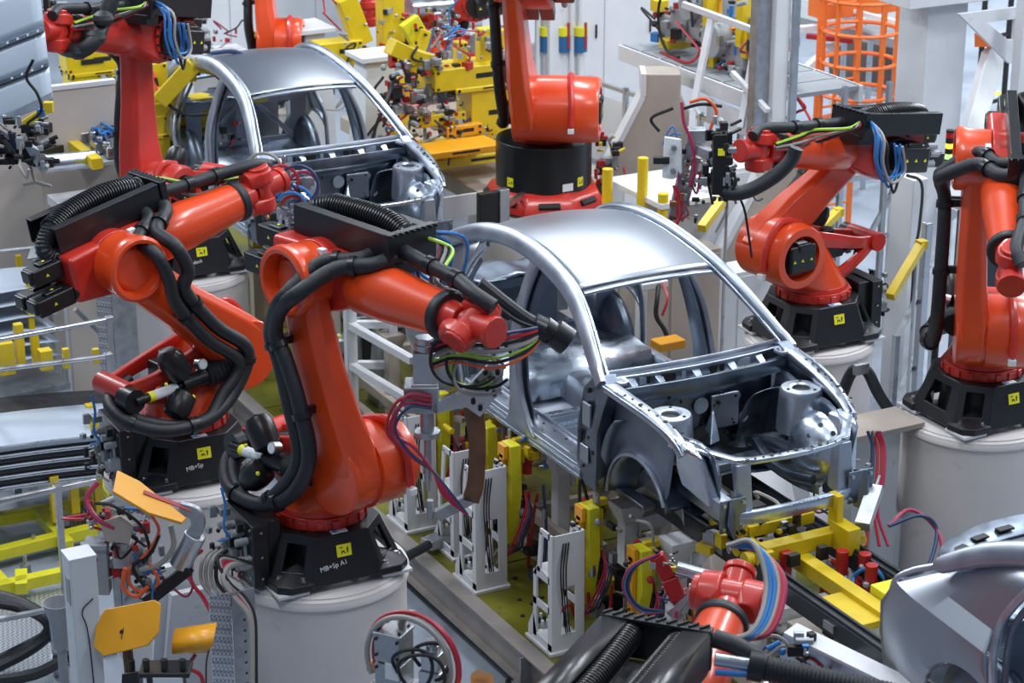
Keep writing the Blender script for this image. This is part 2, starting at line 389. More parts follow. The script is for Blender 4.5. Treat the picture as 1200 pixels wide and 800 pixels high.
# ---------------------------------------------------------------- robots
def warn_sticker(parent, F, w=.075, h=.06):
    """yellow plate in frame F (x right, y up, z out) with dark pictogram"""
    s = MB(F).box((0, 0, 0), (w, h, .003)).build('warning_sticker', 'sticker_yellow', parent)
    k = MB(F)
    k.bar((-.028, .018, .0025), (-.008, .018, .0025), .005, .002, (0, 0, 1)); k.bar((-.02, -.018, .0025), (-.004, -.002, .0025), .006, .002, (0, 0, 1))
    k.bar((-.004, -.002, .0025), (.006, -.02, .0025), .005, .002, (0, 0, 1)); k.bar((-.02, -.002, .0025), (.004, -.012, .0025), .004, .002, (0, 0, 1))
    k.cyl((.022, .014, .001), (.022, .014, .0035), .0045, n=8); k.bar((.022, .010, .0025), (.022, -.018, .0025), .007, .002, (0, 0, 1)); k.bar((.014, .004, .0025), (.030, .004, .0025), .004, .002, (0, 0, 1))
    k.build('pictogram', 'ink', s, kind='stuff'); return s
def tri(mb, c, n, u, r=.013):
    n = V(n).normalized(); u = V(u).normalized(); w = n.cross(u); c = V(c)
    mb.prism([(-r, -r * .6), (r, -r * .6), (0, r)], c, w, u, -.0005, .0035)
def base_casting(root, B, side, script=None, rot=False):
    """B: frame on the pedestal top, x = sticker face, y = side of connection box (side=+1/-1)"""
    b = MB(B); h = .31
    bot = []; top = []
    fx, fy, tx, ty = .40, .38, .335, .32
    q = .24; t = .17
    bot = [(fx, -q), (fx, q), (q, fy + .06), (-q, fy + .06), (-fx, q), (-fx, -q), (-q, -fy - .06), (q, -fy - .06)]
    top = [(tx, -t), (tx, t), (t, ty), (-t, ty), (-tx, t), (-tx, -t), (-t, -ty), (t, -ty)]
    Bv = [V((x, y, .015)) for x, y in bot]; Tv = [V((x, y, h)) for x, y in top]
    cen = V((0, 0, .15))
    for i in range(8):
        j = (i + 1) % 8; a, b2, c, d = Bv[i], Bv[j], Tv[j], Tv[i]
        n = ((b2 - a).cross(d - a)).normalized()
        if n.dot((a + c) / 2 - cen) < 0: n = -n
        solid = i in (0, 4)
        if solid:
            b.add([a, b2, c, d, a - n * .03, b2 - n * .03, c - n * .03, d - n * .03], [(0, 1, 2, 3), (7, 6, 5, 4), (0, 4, 5, 1), (1, 5, 6, 2), (2, 6, 7, 3), (3, 7, 4, 0)])
        else:
            m = (a + b2 + c + d) / 4; ins = [m + (p - m) * k for p, k in ((a, .50), (b2, .50), (c, .56), (d, .56))]
            ins = [p + (c - b2).normalized() * .015 for p in ins]
            vs = [a, b2, c, d] + ins; vs += [p - n * .035 for p in vs]
            fs = []
            for k in range(4):
                l = (k + 1) % 4; fs += [(k, l, 4 + l, 4 + k), (8 + k, 12 + k, 12 + l, 8 + l), (4 + k, 4 + l, 12 + l, 12 + k), (k, 8 + k, 8 + l, l)]
            b.add(vs, fs)
    b.add(Tv + [p - V((0, 0, .03)) for p in Tv], [tuple(range(8)), tuple(range(15, 7, -1))] + [(i, 8 + i, 8 + (i + 1) % 8, (i + 1) % 8) for i in range(8)])
    b.cyl((0, 0, .01), (0, 0, .34), .30, .25, 24)
    # foot lobes
    for sx in (-1, 1):
        for sy in (-1, 1):
            b.hull([V((sx * x, sy * y, z)) for x, y in ((.16, .30), (.34, .14), (.405, .22), (.40, .36), (.34, .43), (.20, .45)) for z in (.0, .045)] + [V((sx * .25, sy * .26, .13))])
    c = b.build('base_casting', 'black_cast', root, bev=.008)
    bl = MB(B)
    for sx in (-1, 1):
        for sy in (-1, 1):
            for px, py in ((.27, .385), (.355, .27)):
                bl.cyl((sx * px, sy * py, .04), (sx * px, sy * py, .062), .026, n=10); bl.cyl((sx * px, sy * py, .062), (sx * px, sy * py, .078), .015, n=6)
    bl.build('anchor_bolts', 'aluminium', c, kind='stuff')
    sh = (Tv[0] + Tv[1]) / 2 * .48 + (Bv[0] + Bv[1]) / 2 * .52
    xv = V((0, 1, 0)); yv = ((Tv[0] + Tv[1]) - (Bv[0] + Bv[1])).normalized(); zv = xv.cross(yv)
    F = B @ frame(sh + zv * .004 + yv * .05, xv, yv, zv)
    warn_sticker(c, F, .095, .075)
    if script: text(script, .042, F @ Matrix.Translation((-.075, -.095, .001)) @ Matrix.Rotation(.12, 4, 'Z'), 'label_white', c, 'handwriting')
    w = MB(B).box((.312, -.01, h + .003), (.042, .10, .006)); d = w.build('data_plate', 'label_white', c)
    MB(B).box((.312, -.04, h + .007), (.038, .03, .003)).build('blue_print', 'label_blue', d)
    # connection box at the side
    x = MB(B).box((-.02, side * .47, .20), (.46, .10, .40)).box((-.02, side * .38, .22), (.36, .12, .34)).build('connection_box', 'black_paint', root, bev=.006)
    s = MB(B)
    for px in (-.2, .16):
        for pz in (.05, .36): s.cyl((px, side * .52, pz), (px, side * .526, pz), .009, n=8)
    for pz in (.06, .2, .36): s.cyl((.215, side * .47, pz), (.222, side * .47, pz), .008, n=8)
    s.build('screws', 'aluminium', x, kind='stuff')
    clutter(c, B @ Matrix.Translation((-.06, side * .60, .22)), (.34, .16, .36), 22, 7 if side < 0 else 9, ('ink', 'grey_paint', 'black_paint', 'galvanised'), name='connectors', hoses=5)
    for k in range(5):
        g = MB(B); g.cyl((-.16 + k * .07, side * .52, .28 + .03 * (k % 2)), (-.16 + k * .07, side * .60, .28 + .03 * (k % 2)), .024, n=10)
        g.box((-.14 + k * .075, side * .55, .12 if k % 2 else .16), (.055, .08, .07)); g.cyl((-.15 + k * .0725, side * .54, .14), (-.16 + k * .07, side * .54, .29), .012, n=6)
        g.build('plug_connector', 'grey_paint', x, bev=.004)
    return c
def motor(root, F, L=.30, w=.15, name='motor'):
    """F: origin at flange, z pointing away from the arm, y up"""
    m = MB(F); m.box((0, 0, L * .5), (w, w * .92, L)).box((0, w * .1, L * 1.02), (w * .8, w * .7, .04)).cyl((0, 0, -.05), (0, 0, 0), w * .55, n=16)
    m.box((0, w * .5, L * .45), (w * .5, w * .18, L * .5))
    o = m.build(name, 'black_paint', root, bev=.014, seg=2)
    t = MB(F)
    for sx in (-1, 1): tri(t, (sx * (w / 2 + .0005), 0, L * .55), (sx, 0, 0), (0, 1, 0))
    tri(t, (0, w * .6, L * .45), (0, 1, 0), (0, 0, 1)); tri(t, (w * .2, -.02, L * 1.02 + .0205), (0, 0, 1), (0, 1, 0), .011)
    t.build('warning_triangles', 'sticker_yellow', o, kind='stuff'); return o
def robot(base, side, phi, t2, t3, L2, label, script=None, big=False, group=None, tray=True, hoses=True, lowres=False, redder=True, tool=None, elbow_hose=True, brot=0., wr=(0, 0), armc='robot_orange', forec='robot_orange', tray_s=.17, tx=(-.34, .46), a4=1.57, wk=1., zp=None):
    root = thing('welding_robot', base, label, 'robot', group)
    Bf = Matrix.Translation(base) @ Matrix.Rotation(brot, 4, 'Z')
    base = V(base)
    sc = 1.
    f = V((math.cos(phi), math.sin(phi), 0)); rt = V((math.sin(phi), -math.cos(phi), 0)); u = V((0, 0, 1))
    C0 = frame(base, f, -rt, u)       # carousel frame: x forward, y left, z up
    if not big: base_casting(root, Bf, side, script)
    else:
        c = MB(Bf).cyl((0, 0, .16), (0, 0, .62), .45, .45, 40).build('base_drum', 'black_paint', root, bev=.01)
        for a in (-1.25, .35): 
            F = Bf @ Matrix.Rotation(a, 4, 'Z') @ frame((.452, 0, .27), (0, 1, 0), (0, 0, 1), (1, 0, 0)); warn_sticker(c, F, .075, .085)
        F = Bf @ Matrix.Rotation(.02, 4, 'Z') @ frame((.452, 0, .24), (0, 1, 0), (0, 0, 1), (1, 0, 0)); MB(F).box((0, 0, 0), (.11, .07, .004)).build('data_plate', 'label_white', c)
        k = MB(Bf); n = 8; k.lathe([(.60, 0), (.60, .04), (.52, .16), (.46, .19), (.40, .19)], (0, 0, 0), (0, 0, 1), 8)
        k.build('base_flange', 'robot_red', root, bev=.012)
        sl = MB(Bf)
        for i in range(8):
            a = math.pi / 4 * i + math.pi / 8; sl.box((.53 * math.cos(a), .53 * math.sin(a), .09), (.05, .2, .05), a, 0, .65)
        sl.build('casting_pockets', 'ink', root, kind='stuff')
        C0 = C0 @ Matrix.Translation((0, 0, .25))
    A2r, A2z = .389, .739
    # ring gear with bolt notches
    r = MB(C0).cyl((0, 0, .31), (0, 0, .385), .285, .285, 36).cyl((0, 0, .385), (0, 0, .42), .27, .26, 36).build('turntable_ring', 'robot_red', root, bev=.005)
    nb = MB(C0)
    for i in range(18):
        a = 2 * math.pi * i / 18; nb.box((.285 * math.cos(a), .285 * math.sin(a), .345), (.022, .045, .05), a)
    nb.build('bolt_lugs', 'robot_red', r, kind='stuff', bev=.004)
    # shoulder carousel
    hubr = .255 if not big else .30
    sh = MB(C0)
    ly0, ly1 = (-.03, .24)
    if big: ly0, ly1 = -.02, .52
    sh.hull([V(p) for p in circ((0, 0, .41), (0, 0, 1), .26, 20)] + [V(p) for p in circ((A2r * .75, ly1 * .7, A2z - .02), (0, 1, 0), hubr * .86, 18)] + [V(p) for p in circ((A2r * .75, ly0 - .05, A2z - .02), (0, 1, 0), hubr * .78, 18)])
    shoulder = sh.build('shoulder', armc, root, bev=.02, seg=3, ang=40)
    hb = MB(C0).lathe([(hubr * .70, ly0), (hubr, ly0), (hubr * 1.02, ly1 * .5), (hubr, ly1), (hubr * .93, ly1 + .03), (hubr * .70, ly1 + .032), (hubr * .68, ly1 - .08)], (A2r, 0, A2z), (0, 1, 0), 36)
    hb.build('shoulder_hub', armc, root, ang=40)
    # handle-like bracket with white plug on the hub
    hd = MB(C0).tube([(A2r - .1, ly1 * .55, A2z + hubr - .02), (A2r + .1, ly1 * .55, A2z + hubr + .02), (A2r + hubr - .01, ly1 * .6, A2z + .12), (A2r + hubr + .035, ly1 * .6, A2z - .08)], .028, 8)
    hd = hd.build('cable_guard', 'robot_red', root)
    MB(C0).box((A2r + hubr + .04, ly1 * .6, A2z - .12), (.045, .055, .045)).build('plug', 'label_white', hd, bev=.005)
    # motor in the hub opening
    mf = C0 @ frame((A2r, ly1 - .12, A2z), (1, 0, 0), (0, 0, 1), (0, -1, 0)) @ Matrix.Rotation(math.pi, 4, 'Y')
    m = MB(C0).box((A2r, ly1 - .06, A2z), (.26, .22, .22)).box((A2r - .01, ly1 - .02, A2z + .09), (.14, .16, .07)).cyl((A2r, ly1 - .2, A2z), (A2r, ly1 - .1, A2z), hubr * .68, n=20)
    m = m.build('shoulder_motor', 'black_paint', root, bev=.02)
    t = MB(C0)
    for dx in (-.08, .01, .09): tri(t, (A2r + dx, ly1 + .0505, A2z - .01), (0, 1, 0), (0, 0, 1), .014)
    t.build('warning_triangles', 'sticker_yellow', m, kind='stuff')
    MB(C0).box((A2r, ly1 + .0, A2z + .127), (.09, .06, .003)).build('label_plate', 'label_white', m)
    # rear yoke of the counterbalance: two arms and a cross end
    if not big:
        y = MB(C0)
        for s0 in (-.12, .16):
            y.sweep([(A2r - .1, s0, A2z + .10), (.05, s0, A2z + .06), (-.28, s0, A2z - .02), (-.50, s0 * .7, A2z - .06)], [.15, .12, .09, .09], [.06, .05, .05, .05], (0, 1, 0), 5)
            y.sweep([(A2r - .12, s0, A2z - .22), (-.05, s0, A2z - .26), (-.30, s0, A2z - .16), (-.50, s0 * .7, A2z - .07)], [.12, .1, .08, .08], [.05, .05, .05, .05], (0, 1, 0), 5)
        y.cyl((-.52, -.15, A2z - .06), (-.52, .18, A2z - .06), .075, n=16)
        y.build('counterbalance_yoke', 'robot_red', root, bev=.006)
        MB(C0).box((-.1, .02, A2z - .05), (.2, .2, .16)).cyl((-.1, .02, A2z + .03), (-.1, .02, A2z + .10), .06, n=14).build('rotation_motor', 'black_paint', root, bev=.02)
        cb = MB(C0); yy = -.24
        cb.cyl((-.54, yy, A2z - .08), (-.54, yy + .12, A2z - .08), .082, n=18).cyl((-.54, yy, A2z - .08), (-.05, yy, A2z - .06), .03, n=12).cyl((-.18, yy, A2z - .06), (.10, yy, A2z - .04), .055, n=14)
        cb.lathe([(.04, 0), (.085, .03), (.092, .1), (.092, .17), (.07, .22), (.0, .24)], (-.16, yy, A2z + .0), (-.5, 0, .75), 16)
        cb.lathe([(.04, 0), (.085, .03), (.092, .08), (.092, .14), (.07, .19), (.0, .21)], (-.16, yy - .03, A2z - .1), (-.7, -.2, -.6), 16)
        cb = cb.build('counterbalance_cylinder', 'black_paint', root, ang=40)
        MB(C0).tube([(.02, yy, A2z - .05), (.10, yy, A2z - .04), (.22, yy + .02, A2z - .03)], .075, 14, 5, .12, .03).build('bellows', 'rubber', cb)
        MB(C0).cyl((-.40, yy, A2z - .075), (-.22, yy, A2z - .067), .034, n=12).build('white_label', 'label_white', cb)
        MB(C0).cyl((-.44, yy, A2z - .076), (-.40, yy, A2z - .075), .035, n=12).build('yellow_label', 'sticker_yellow', cb)
        g = MB(C0).cyl((-.05, yy - .02, A2z + .06), (-.05, yy - .075, A2z + .075), .037, n=18).build('pressure_gauge', 'aluminium', cb)
        MB(C0).cyl((-.05, yy - .076, A2z + .075), (-.05, yy - .078, A2z + .0755), .031, n=18).build('gauge_face', 'label_white', g)
        MB(C0).sph((-.16, yy - .1, A2z - .12), .017, 8).sph((-.33, yy - .05, A2z - .0), .013, 8).build('valve_cap', 'sticker_yellow', cb, kind='stuff')
    else:
        cb = MB(C0)
        cb.lathe([(.04, 0), (.10, .03), (.115, .1), (.115, .2), (.08, .26), (.0, .28)], (-.02, -.26, A2z + .12), (-.5, -.2, .85), 16)
        cb.lathe([(.04, 0), (.10, .03), (.11, .1), (.11, .2), (.0, .28)], (-.08, -.26, A2z - .1), (-.6, -.2, -.5), 16)
        cb.cyl((.2, -.26, A2z), (-.5, -.26, A2z), .06, n=12).cyl((-.4, -.33, A2z), (-.4, -.2, A2z), .13, n=16)
        cb = cb.build('counterbalance_cylinder', 'black_paint', root, ang=40)
        MB(C0).cyl((-.12, -.33, A2z + .08), (-.12, -.38, A2z + .08), .04, n=18).build('pressure_gauge', 'aluminium', cb)
        MB(C0).cyl((-.22, -.26, A2z), (-.3, -.26, A2z), .0605, n=12).build('yellow_label', 'sticker_yellow', cb)
    # link arm
    A2 = C0 @ V((A2r, 0, A2z)); ld = f * math.sin(t2) + u * math.cos(t2); lf = f * math.cos(t2) - u * math.sin(t2)
    LF = frame(A2, lf, -rt, ld)      # x = front face, y = left, z = along the link
    A3 = A2 + ld * L2
    la = MB(LF); s0 = -.13
    k = 1.25 if big else 1.
    def xs(z, xa, xb, ya, yb, ch=.045):
        return [V((xa + ch, ya, z)), V((xb - ch * 1.2, ya, z)), V((xb, ya + ch, z)), V((xb, yb - ch, z)), V((xb - ch, yb, z)), V((xa + ch, yb, z)), V((xa, yb - ch, z)), V((xa, ya + ch, z))]
    secs = [xs(-.16, -.17, .20, -.20, -.03), xs(.0, -.245 * k, .245 * k, -.235, -.0), xs(.14, -.20 * k, .235 * k, -.245, -.01), xs(.30 * L2, -.165 * k, .205 * k, -.26, -.05), xs(.55 * L2, -.155 * k, .16 * k, -.26, -.07), xs(.80 * L2, -.16 * k, .145 * k, -.26, -.08), xs(.93 * L2, -.17, .16, -.26, -.09), xs(L2 + .02, -.18, .17, -.25, -.11), xs(L2 + .12, -.13, .12, -.24, -.12)]
    vs = [p for q in secs for p in q]; n = 8; fs = [(i * n + a, i * n + (a + 1) % n, (i + 1) * n + (a + 1) % n, (i + 1) * n + a) for i in range(len(secs) - 1) for a in range(n)]
    fs += [tuple(range(n - 1, -1, -1)), tuple(range((len(secs) - 1) * n, len(secs) * n))]
    la.add(vs, fs); la.cyl((0, -.235, 0), (0, .02, 0), .245 * k, .235 * k, 30)
    arm = la.build('link_arm', armc, root, bev=.022, seg=3, ang=50)
    rg = MB(LF); rg.lathe([(.20, .10), (.205, .25), (.215, .27), (.215, .315), (.195, .33), (.172, .325), (.160, .30), (.155, .225), (.0, .22)], (0, 0, L2), (0, -1, 0), 36)
    ring = rg.build('elbow_ring', armc, arm, ang=45)
    bb = MB(LF)
    for i in range(28):
        a = 2 * math.pi * i / 28; bb.cyl((.130 * math.cos(a), -.218, L2 + .130 * math.sin(a)), (.130 * math.cos(a), -.234, L2 + .128 * math.sin(a)), .008, n=6)
    bb.build('ring_bolts', 'robot_red', ring, kind='stuff')
    # forearm
    fd = f * math.cos(t3) + u * math.sin(t3); fu = -f * math.sin(t3) + u * math.cos(t3)
    FF = frame(A3, fd, -rt, fu)      # x along forearm, y left, z up
    eb = MB(FF)
    eb.hull([V((x, y, z)) for x, y, z in ((-.36, -.11, -.15), (-.36, .17, -.15), (-.36, -.11, .16), (-.36, .17, .16), (-.30, .2, 0), (.22, -.10, -.18), (.22, .17, -.18), (.05, -.1, -.23), (.05, .16, -.23), (-.15, -.11, .17), (.18, -.11, .17), (-.15, .16, .16), (.18, .16, .16), (.36, -.10, -.12), (.36, .12, -.12), (.36, -.10, .14), (.36, .12, .14))])
    elb = eb.build('elbow_housing', 'robot_red', root, bev=.035, seg=3, ang=50)
    ec = MB(FF).cyl((0, -.09, .0), (0, .19, 0), .205, .19, 32); ec.build('elbow_cover', 'robot_red', root, bev=.012)
    sm = MB(FF).box((-.10, .27, -.03), (.30, .18, .20)).cyl((.0, .18, -.02), (.0, .24, -.02), .15, n=20).box((-.10, .27, .08), (.16, .14, .05)).build('side_motor', 'black_paint', root, bev=.018)
    t = MB(FF)
    for dx in (-.20, -.10, .0): tri(t, (dx, .3605, -.03), (0, 1, 0), (0, 0, 1), .016)
    t.build('warning_triangles', 'sticker_yellow', sm, kind='stuff')
    for dx, dz in ((-.30, .06), (-.30, -.08), (-.34, .0)): MB(FF).cyl((dx, .26, dz), (dx - .10, .26, dz), .028, n=10).build('plug_connector', 'grey_paint', sm)
    MB(FF).box((.12, -.12, .17), (.05, .04, .04)).build('plug', 'label_white', elb, bev=.005)
    bb = MB(FF)
    for i in range(16):
        a = 2 * math.pi * i / 16; bb.cyl((.19 * math.cos(a), .19, .19 * math.sin(a)), (.19 * math.cos(a), .212, .19 * math.sin(a)), .01, n=6)
    bb.build('cover_bolts', 'ink', elb, kind='stuff')
    for (yy, zz) in ((-.04, -.08), (.10, -.08), (.03, .09)):
        motor(root, FF @ frame((-.36, yy, zz), (0, -1, 0), (0, 0, 1), (-1, 0, 0)), .27 if zz < 0 else .22, .125)
    fa = MB(FF).lathe([(.13, .30), (.165, .36), (.160, .60), (.138, .85), (.128, 1.01), (.11, 1.02)], (0, .0, -.005), (1, 0, 0), 28)
    fore = fa.build('forearm', forec, root, ang=40)
    # wrist
    WX = 1.24
    MB(FF).lathe([(.135, 1.0), (.143, 1.012), (.143, 1.05), (.135, 1.06), (.1, 1.06)], (0, 0, -.005), (1, 0, 0), 28).build('wrist_collar', 'rubber', fore)
    FG = FF @ Matrix.Translation((WX, 0, 0)) @ Matrix.Rotation(a4, 4, 'X') @ Matrix.Translation((-WX, 0, 0))
    wm_ = MB(FG); wm_.cyl((1.04, 0, -.005), (1.16, 0, -.005), .10, .085, 20)
    wm_.hull(circ((WX, .14 * wk, 0), (0, 1, 0), .095 * wk, 14) + circ((WX, .06, 0), (0, 1, 0), .105 * wk, 14) + circ((1.12, .09, 0), (1, 0, 0), .07, 12))
    wm_.hull(circ((WX, -.14 * wk, 0), (0, 1, 0), .085 * wk, 14) + circ((WX, -.06, 0), (0, 1, 0), .09 * wk, 14) + circ((1.12, -.09, 0), (1, 0, 0), .07, 12))
    wm_.cyl((WX, -.16 * wk, 0), (WX, .17 * wk, 0), .078 * wk, n=20)
    wr_o = wm_.build('wrist', 'robot_red', root, bev=.012, ang=40)
    wd = V((math.cos(wr[0]), 0, math.sin(wr[0])))
    h5 = MB(FG); c = V((WX, 0, 0)); h5.cyl(c - wd * .06, c + wd * .15, .072, .078, 18).cyl(c + wd * .15, c + wd * .19, .09, n=20)
    h5.build('wrist_hand', 'robot_red', root, bev=.008)
    WF = FG @ frame(c + wd * .19, V((0, 1, 0)).cross(wd), (0, 1, 0), wd)
    # cable tray with coiled hose
    if tray:
        ty0, ty1 = tray_s - .17, tray_s + .17; x0, x1 = tx; zb, zt = .17, .34
        tr = MB(FF)
        for yy, sg in ((ty0, -1), (ty1, 1)):
            tr.add([(x0, yy, zb), (x1, yy, zb), (x1, yy, zt), (x0, yy, zt), (x0, yy - sg * .07, zt), (x1, yy - sg * .07, zt), (x1, yy - sg * .012, zb), (x0, yy - sg * .012, zb), (x0, yy - sg * .07, zt - .012), (x1, yy - sg * .07, zt - .012), (x1, yy - sg * .012, zt - .012), (x0, yy - sg * .012, zt - .012)],
                   [(0, 1, 2, 3), (3, 2, 5, 4), (4, 5, 9, 8), (8, 9, 10, 11), (11, 10, 6, 7), (0, 7, 6, 1), (0, 3, 4, 8, 11, 7), (1, 6, 10, 9, 5, 2)])
        tr.box(((x0 + x1) / 2, tray_s, zb + .006), (x1 - x0, .33, .012))
        T = tr.build('cable_tray', 'black_paint', root, bev=.004)
        ep = MB(FF); ep.box((x1 + .03, tray_s, (zb + zt) / 2 - .01), (.05, .37, .21)).box((x1 - .02, tray_s, zb - .04), (.16, .30, .08))
        for k2 in range(9): ep.box((x1 + .06, tray_s - .17 + k2 * .043, zt + .0), (.03, .012, .02))
        ep.build('tray_end_plate', 'black_paint', T, bev=.006)
        MB(FF).prism([(x0 - .16, -.03), (x0 - .05, -.12), (x0 + .05, -.16), (x0 + .05, .12), (x0 - .05, .1)], (0, tray_s, zb - .01), (1, 0, 0), (0, 1, 0), 0, .01).build('tray_tongue', 'grey_paint', T)
        MB(FF).coil([(x1 - .02, tray_s + .04, zb + .10), (x1 - .25, tray_s + .05, zb + .15), (-.1, tray_s + .02, zb + .15), (x0 + .05, tray_s - .03, zb + .12)], .072, .008, .021).build('hose_spring', 'black_paint', T)
        MB(FF).tube([(x1 + .04, tray_s + .04, zb + .10), (x1 - .25, tray_s + .05, zb + .15), (-.1, tray_s + .02, zb + .15), (x0 + .05, tray_s - .03, zb + .12), (x0 - .05, tray_s - .07, zb + .03), (x0 - .0, tray_s - .09, zb - .06)], .058, 10, 6, .06, .02).build('coiled_hose', 'rubber', T)
        # hose running forward over the forearm
        h = MB(FF).tube([(x1 + .04, tray_s - .06, zb + .06), (x1 + .25, tray_s - .08, zb + .04), (x1 + .5, tray_s - .09, zb + .02), (WX + .0, .02, .17), (WX + .12, .05, .12)], .043, 12, 6)
        fh = h.build('forearm_hose', 'rubber', root)
        for p, q in (((x1 + .26, tray_s - .08, zb + .04), (x1 + .31, tray_s - .08, zb + .036)), ((x1 + .48, tray_s - .09, zb + .02), (x1 + .53, tray_s - .09, zb + .016))): MB(FF).cyl(p, q, .055, n=14).build('hose_clamp', 'black_paint', fh)
        # bundle of coloured lines leaving the tray
        for j, (cc, dz) in enumerate((('hose_grey', 0), ('hose_blue', .02), ('ink', .04), ('hose_blue', -.02), ('hose_red', -.04), ('ink', -.06), ('wire_green', .055), ('hose_blue', .07), ('ink', -.03), ('hose_grey', .03))):
            yb = tray_s + .20 + .012 * j
            MB(FF).tube([(x1 - .05, tray_s + .10, zb + .12), (x1 + .02 + dz, yb + .08, zb + .02 + dz * .6), (x1 - .0 + dz, yb + .10, zb - .16), (x1 - .12 + dz, yb + .10, zb - .34 + dz), (x1 - .26, yb + .06, zb - .24), (x1 - .22 + dz, yb + .06, zb - .04)] if j % 2 else [(x1 + .04, tray_s + .12, zb + .1), (x1 + .16 + dz, tray_s + .16, zb + .06), (x1 + .30 + dz, .12, zb - .05 + dz), (x1 + .5, .13, .08 + dz), (WX - .05, .13, .05 + dz * .5)], .011, 6, 5).build('cable', cc, root)
    if hoses:
        # two heavy hoses: tray front -> link outer face -> loop behind the shoulder
        def w(Fm, p): return Fm @ V(p)
        for j, (dx, r) in enumerate(((.0, .047), (-.10, .043))):
            if not hoses is True and j >= hoses: break
            so = -.36
            P = [w(FF, (tx[1] + .02 - j * .14, .06, .20)), w(FF, (tx[1] - .02 - j * .14, -.06, .17)), w(FF, (tx[1] - .20 - j * .14, -.19, .13)), w(LF, (.22 + dx, so - .04, L2 - .05)) if abs(t2) < .6 else w(FF, (.27 - j * .15, so, .06)), *([w(LF, (.04 + dx * .4, so - .05, L2 - .15))] if abs(t2) < .6 else []),
                 w(LF, (-.09 + dx * .5, so - .01, L2 - .30)) if abs(t2) < .6 else w(FF, (.31 - j * .15, so - .02, -.12)), w(LF, (-.05 + dx * .7, so, L2 * .62)) if abs(t2) < .6 else w(LF, (.06 + dx, so, L2 * .70)), w(LF, (.0 + dx, so, L2 * .40)), w(LF, (.0 + dx, so, L2 * .12)),
                 w(C0, (.16 + dx, so, .58)), w(C0, (-.10, so - .04, .46)), w(C0, (-.42 - dx, so, .46)), w(C0, (-.62 - dx * .6, -.20, .55)), w(C0, (-.58 - dx, .0, .62)), w(C0, (-.35, .12, .66 + dx))]
            if j == 0 or elbow_hose is True:
                h = MB().tube(P, r, 12, 6, .018, .016).build('dress_hose', 'rubber', root)
                SP = smooth_path(P, 6)
                for i in ((9, 32, 43, 56, 64) if j == 0 else (9, 32, 56)):
                    k4 = MB().cyl(SP[i], SP[i] + (SP[i + 1] - SP[i]).normalized() * .035, r * 1.28, n=14)
                    if i in (32, 43): k4.bar(SP[i], SP[i] + LF.to_3x3() @ V((.0, .14, 0)), .03, .05)
                    k4.build('hose_clamp', 'black_paint', h)
    return root, C0, LF, FF, WF
def pedestal(c, r, label, h=1.35, group=None):
    """painted steel drum with a rolled lip and mounting pads"""
    root = thing('robot_pedestal', (c[0], c[1], 0), label, 'pedestal', group)
    F = Matrix.Translation((c[0], c[1], 0))
    MB(F).lathe([(r * .965, 0), (r * .965, h - .10), (r, h - .085), (r, h - .055), (r * .985, h - .045), (r * .985, h - .035), (r * .93, h - .03)], (0, 0, 0), (0, 0, 1), 64).build('drum', 'pedestal_white', root, ang=40)
    MB(F).lathe([(r * .93, h - .05), (r * .93, h - .02), (r * .91, h - .015), (0, h - .015)], (0, 0, 0), (0, 0, 1), 64).build('top_plate', 'pedestal_white', root)
    return root, F
def pads(root, base):
    for sx in (-1, 1):
        for sy in (-1, 1):
            MB(Matrix.Translation(base)).box((sx * .28, sy * .34, -.012), (.22, .20, .022)).build('mounting_pad', 'white_paint', root, bev=.004)
ZP = 1.37
def place_robot(x, y, side, phi, t2, t3, L2, r, lab, plab, ped_c=None, zp=None, **k):
    pc = ped_c or (x - .02, y); z = zp or ZP
    pr, pf = pedestal(pc, r, plab, z - .02)
    if not k.get('big'): pads(pr, (x, y, z))
    return robot((x, y, z), side, R(phi), R(t2), R(t3), L2, lab, **k), pr
(R1, R1p) = place_robot(-.43, -2.74, -1, 17, -13, -1, 1.19, .56, 'orange-red welding robot in the front centre, gun held against the silver car body', 'white drum pedestal under the front centre robot', (-.47, -2.74), script='MB+Sp A1', a4=.5, tx=(-.28, .52))
(R2, R2p) = place_robot(-2.23, -2.96, -1, 106, -47, 10, 1.22, .56, 'orange-red robot leaning back at left with hoses looped round its shoulder', 'white drum pedestal behind the yellow gun plates at left', (-2.25, -2.96), script='MB+Sp')
(R3, R3p) = place_robot(-6.35, -1.45, -1, 305, -2, 12, 1.33, .52, 'red robot with a tall upright arm at upper left beside the far car body', 'stained white drum pedestal at far left behind two robots', (-6.35, -1.45), script='epodeck', armc='robot_red', forec='robot_red')
(R5, R5p) = place_robot(-2.44, 2.32, 1, 278, -56, 8, 1.18, .52, 'red robot reaching left under a black tray, right of the car roof', 'white drum pedestal behind the car front, black hoses hung on it')
(R6, R6p) = place_robot(-.50, 2.43, 1, 324, 4, -18, 1.25, .56, 'bright red robot at the right edge with a thick hose down its upright arm', 'large white drum pedestal at the right edge')

def rim_strip(root, c, r, px, py):
    p = pz(px, py, 1.30); a0 = math.atan2(p.y - c[1], p.x - c[0])
    m = MB(); n = 8
    m.grid([[(c[0] + (r + .003) * math.cos(a0 + (k - 4) * .06), c[1] + (r + .003) * math.sin(a0 + (k - 4) * .06), z) for z in (1.20, 1.27)] for k in range(9)])
    s = m.build('rim_label', 'sticker_yellow', root, solid=.003)
    q = MB()
    for k in range(5): a = a0 - .12 + k * .06; q.box((c[0] + (r + .006) * math.cos(a), c[1] + (r + .006) * math.sin(a), 1.235), (.004, .012, .03), a)
    q.build('faded_marks', 'yellow', s, kind='stuff')
rim_strip(R1p, (-.47, -2.74), .56, 284, 684); rim_strip(R2p, (-2.25, -2.96), .56, 140, 562)
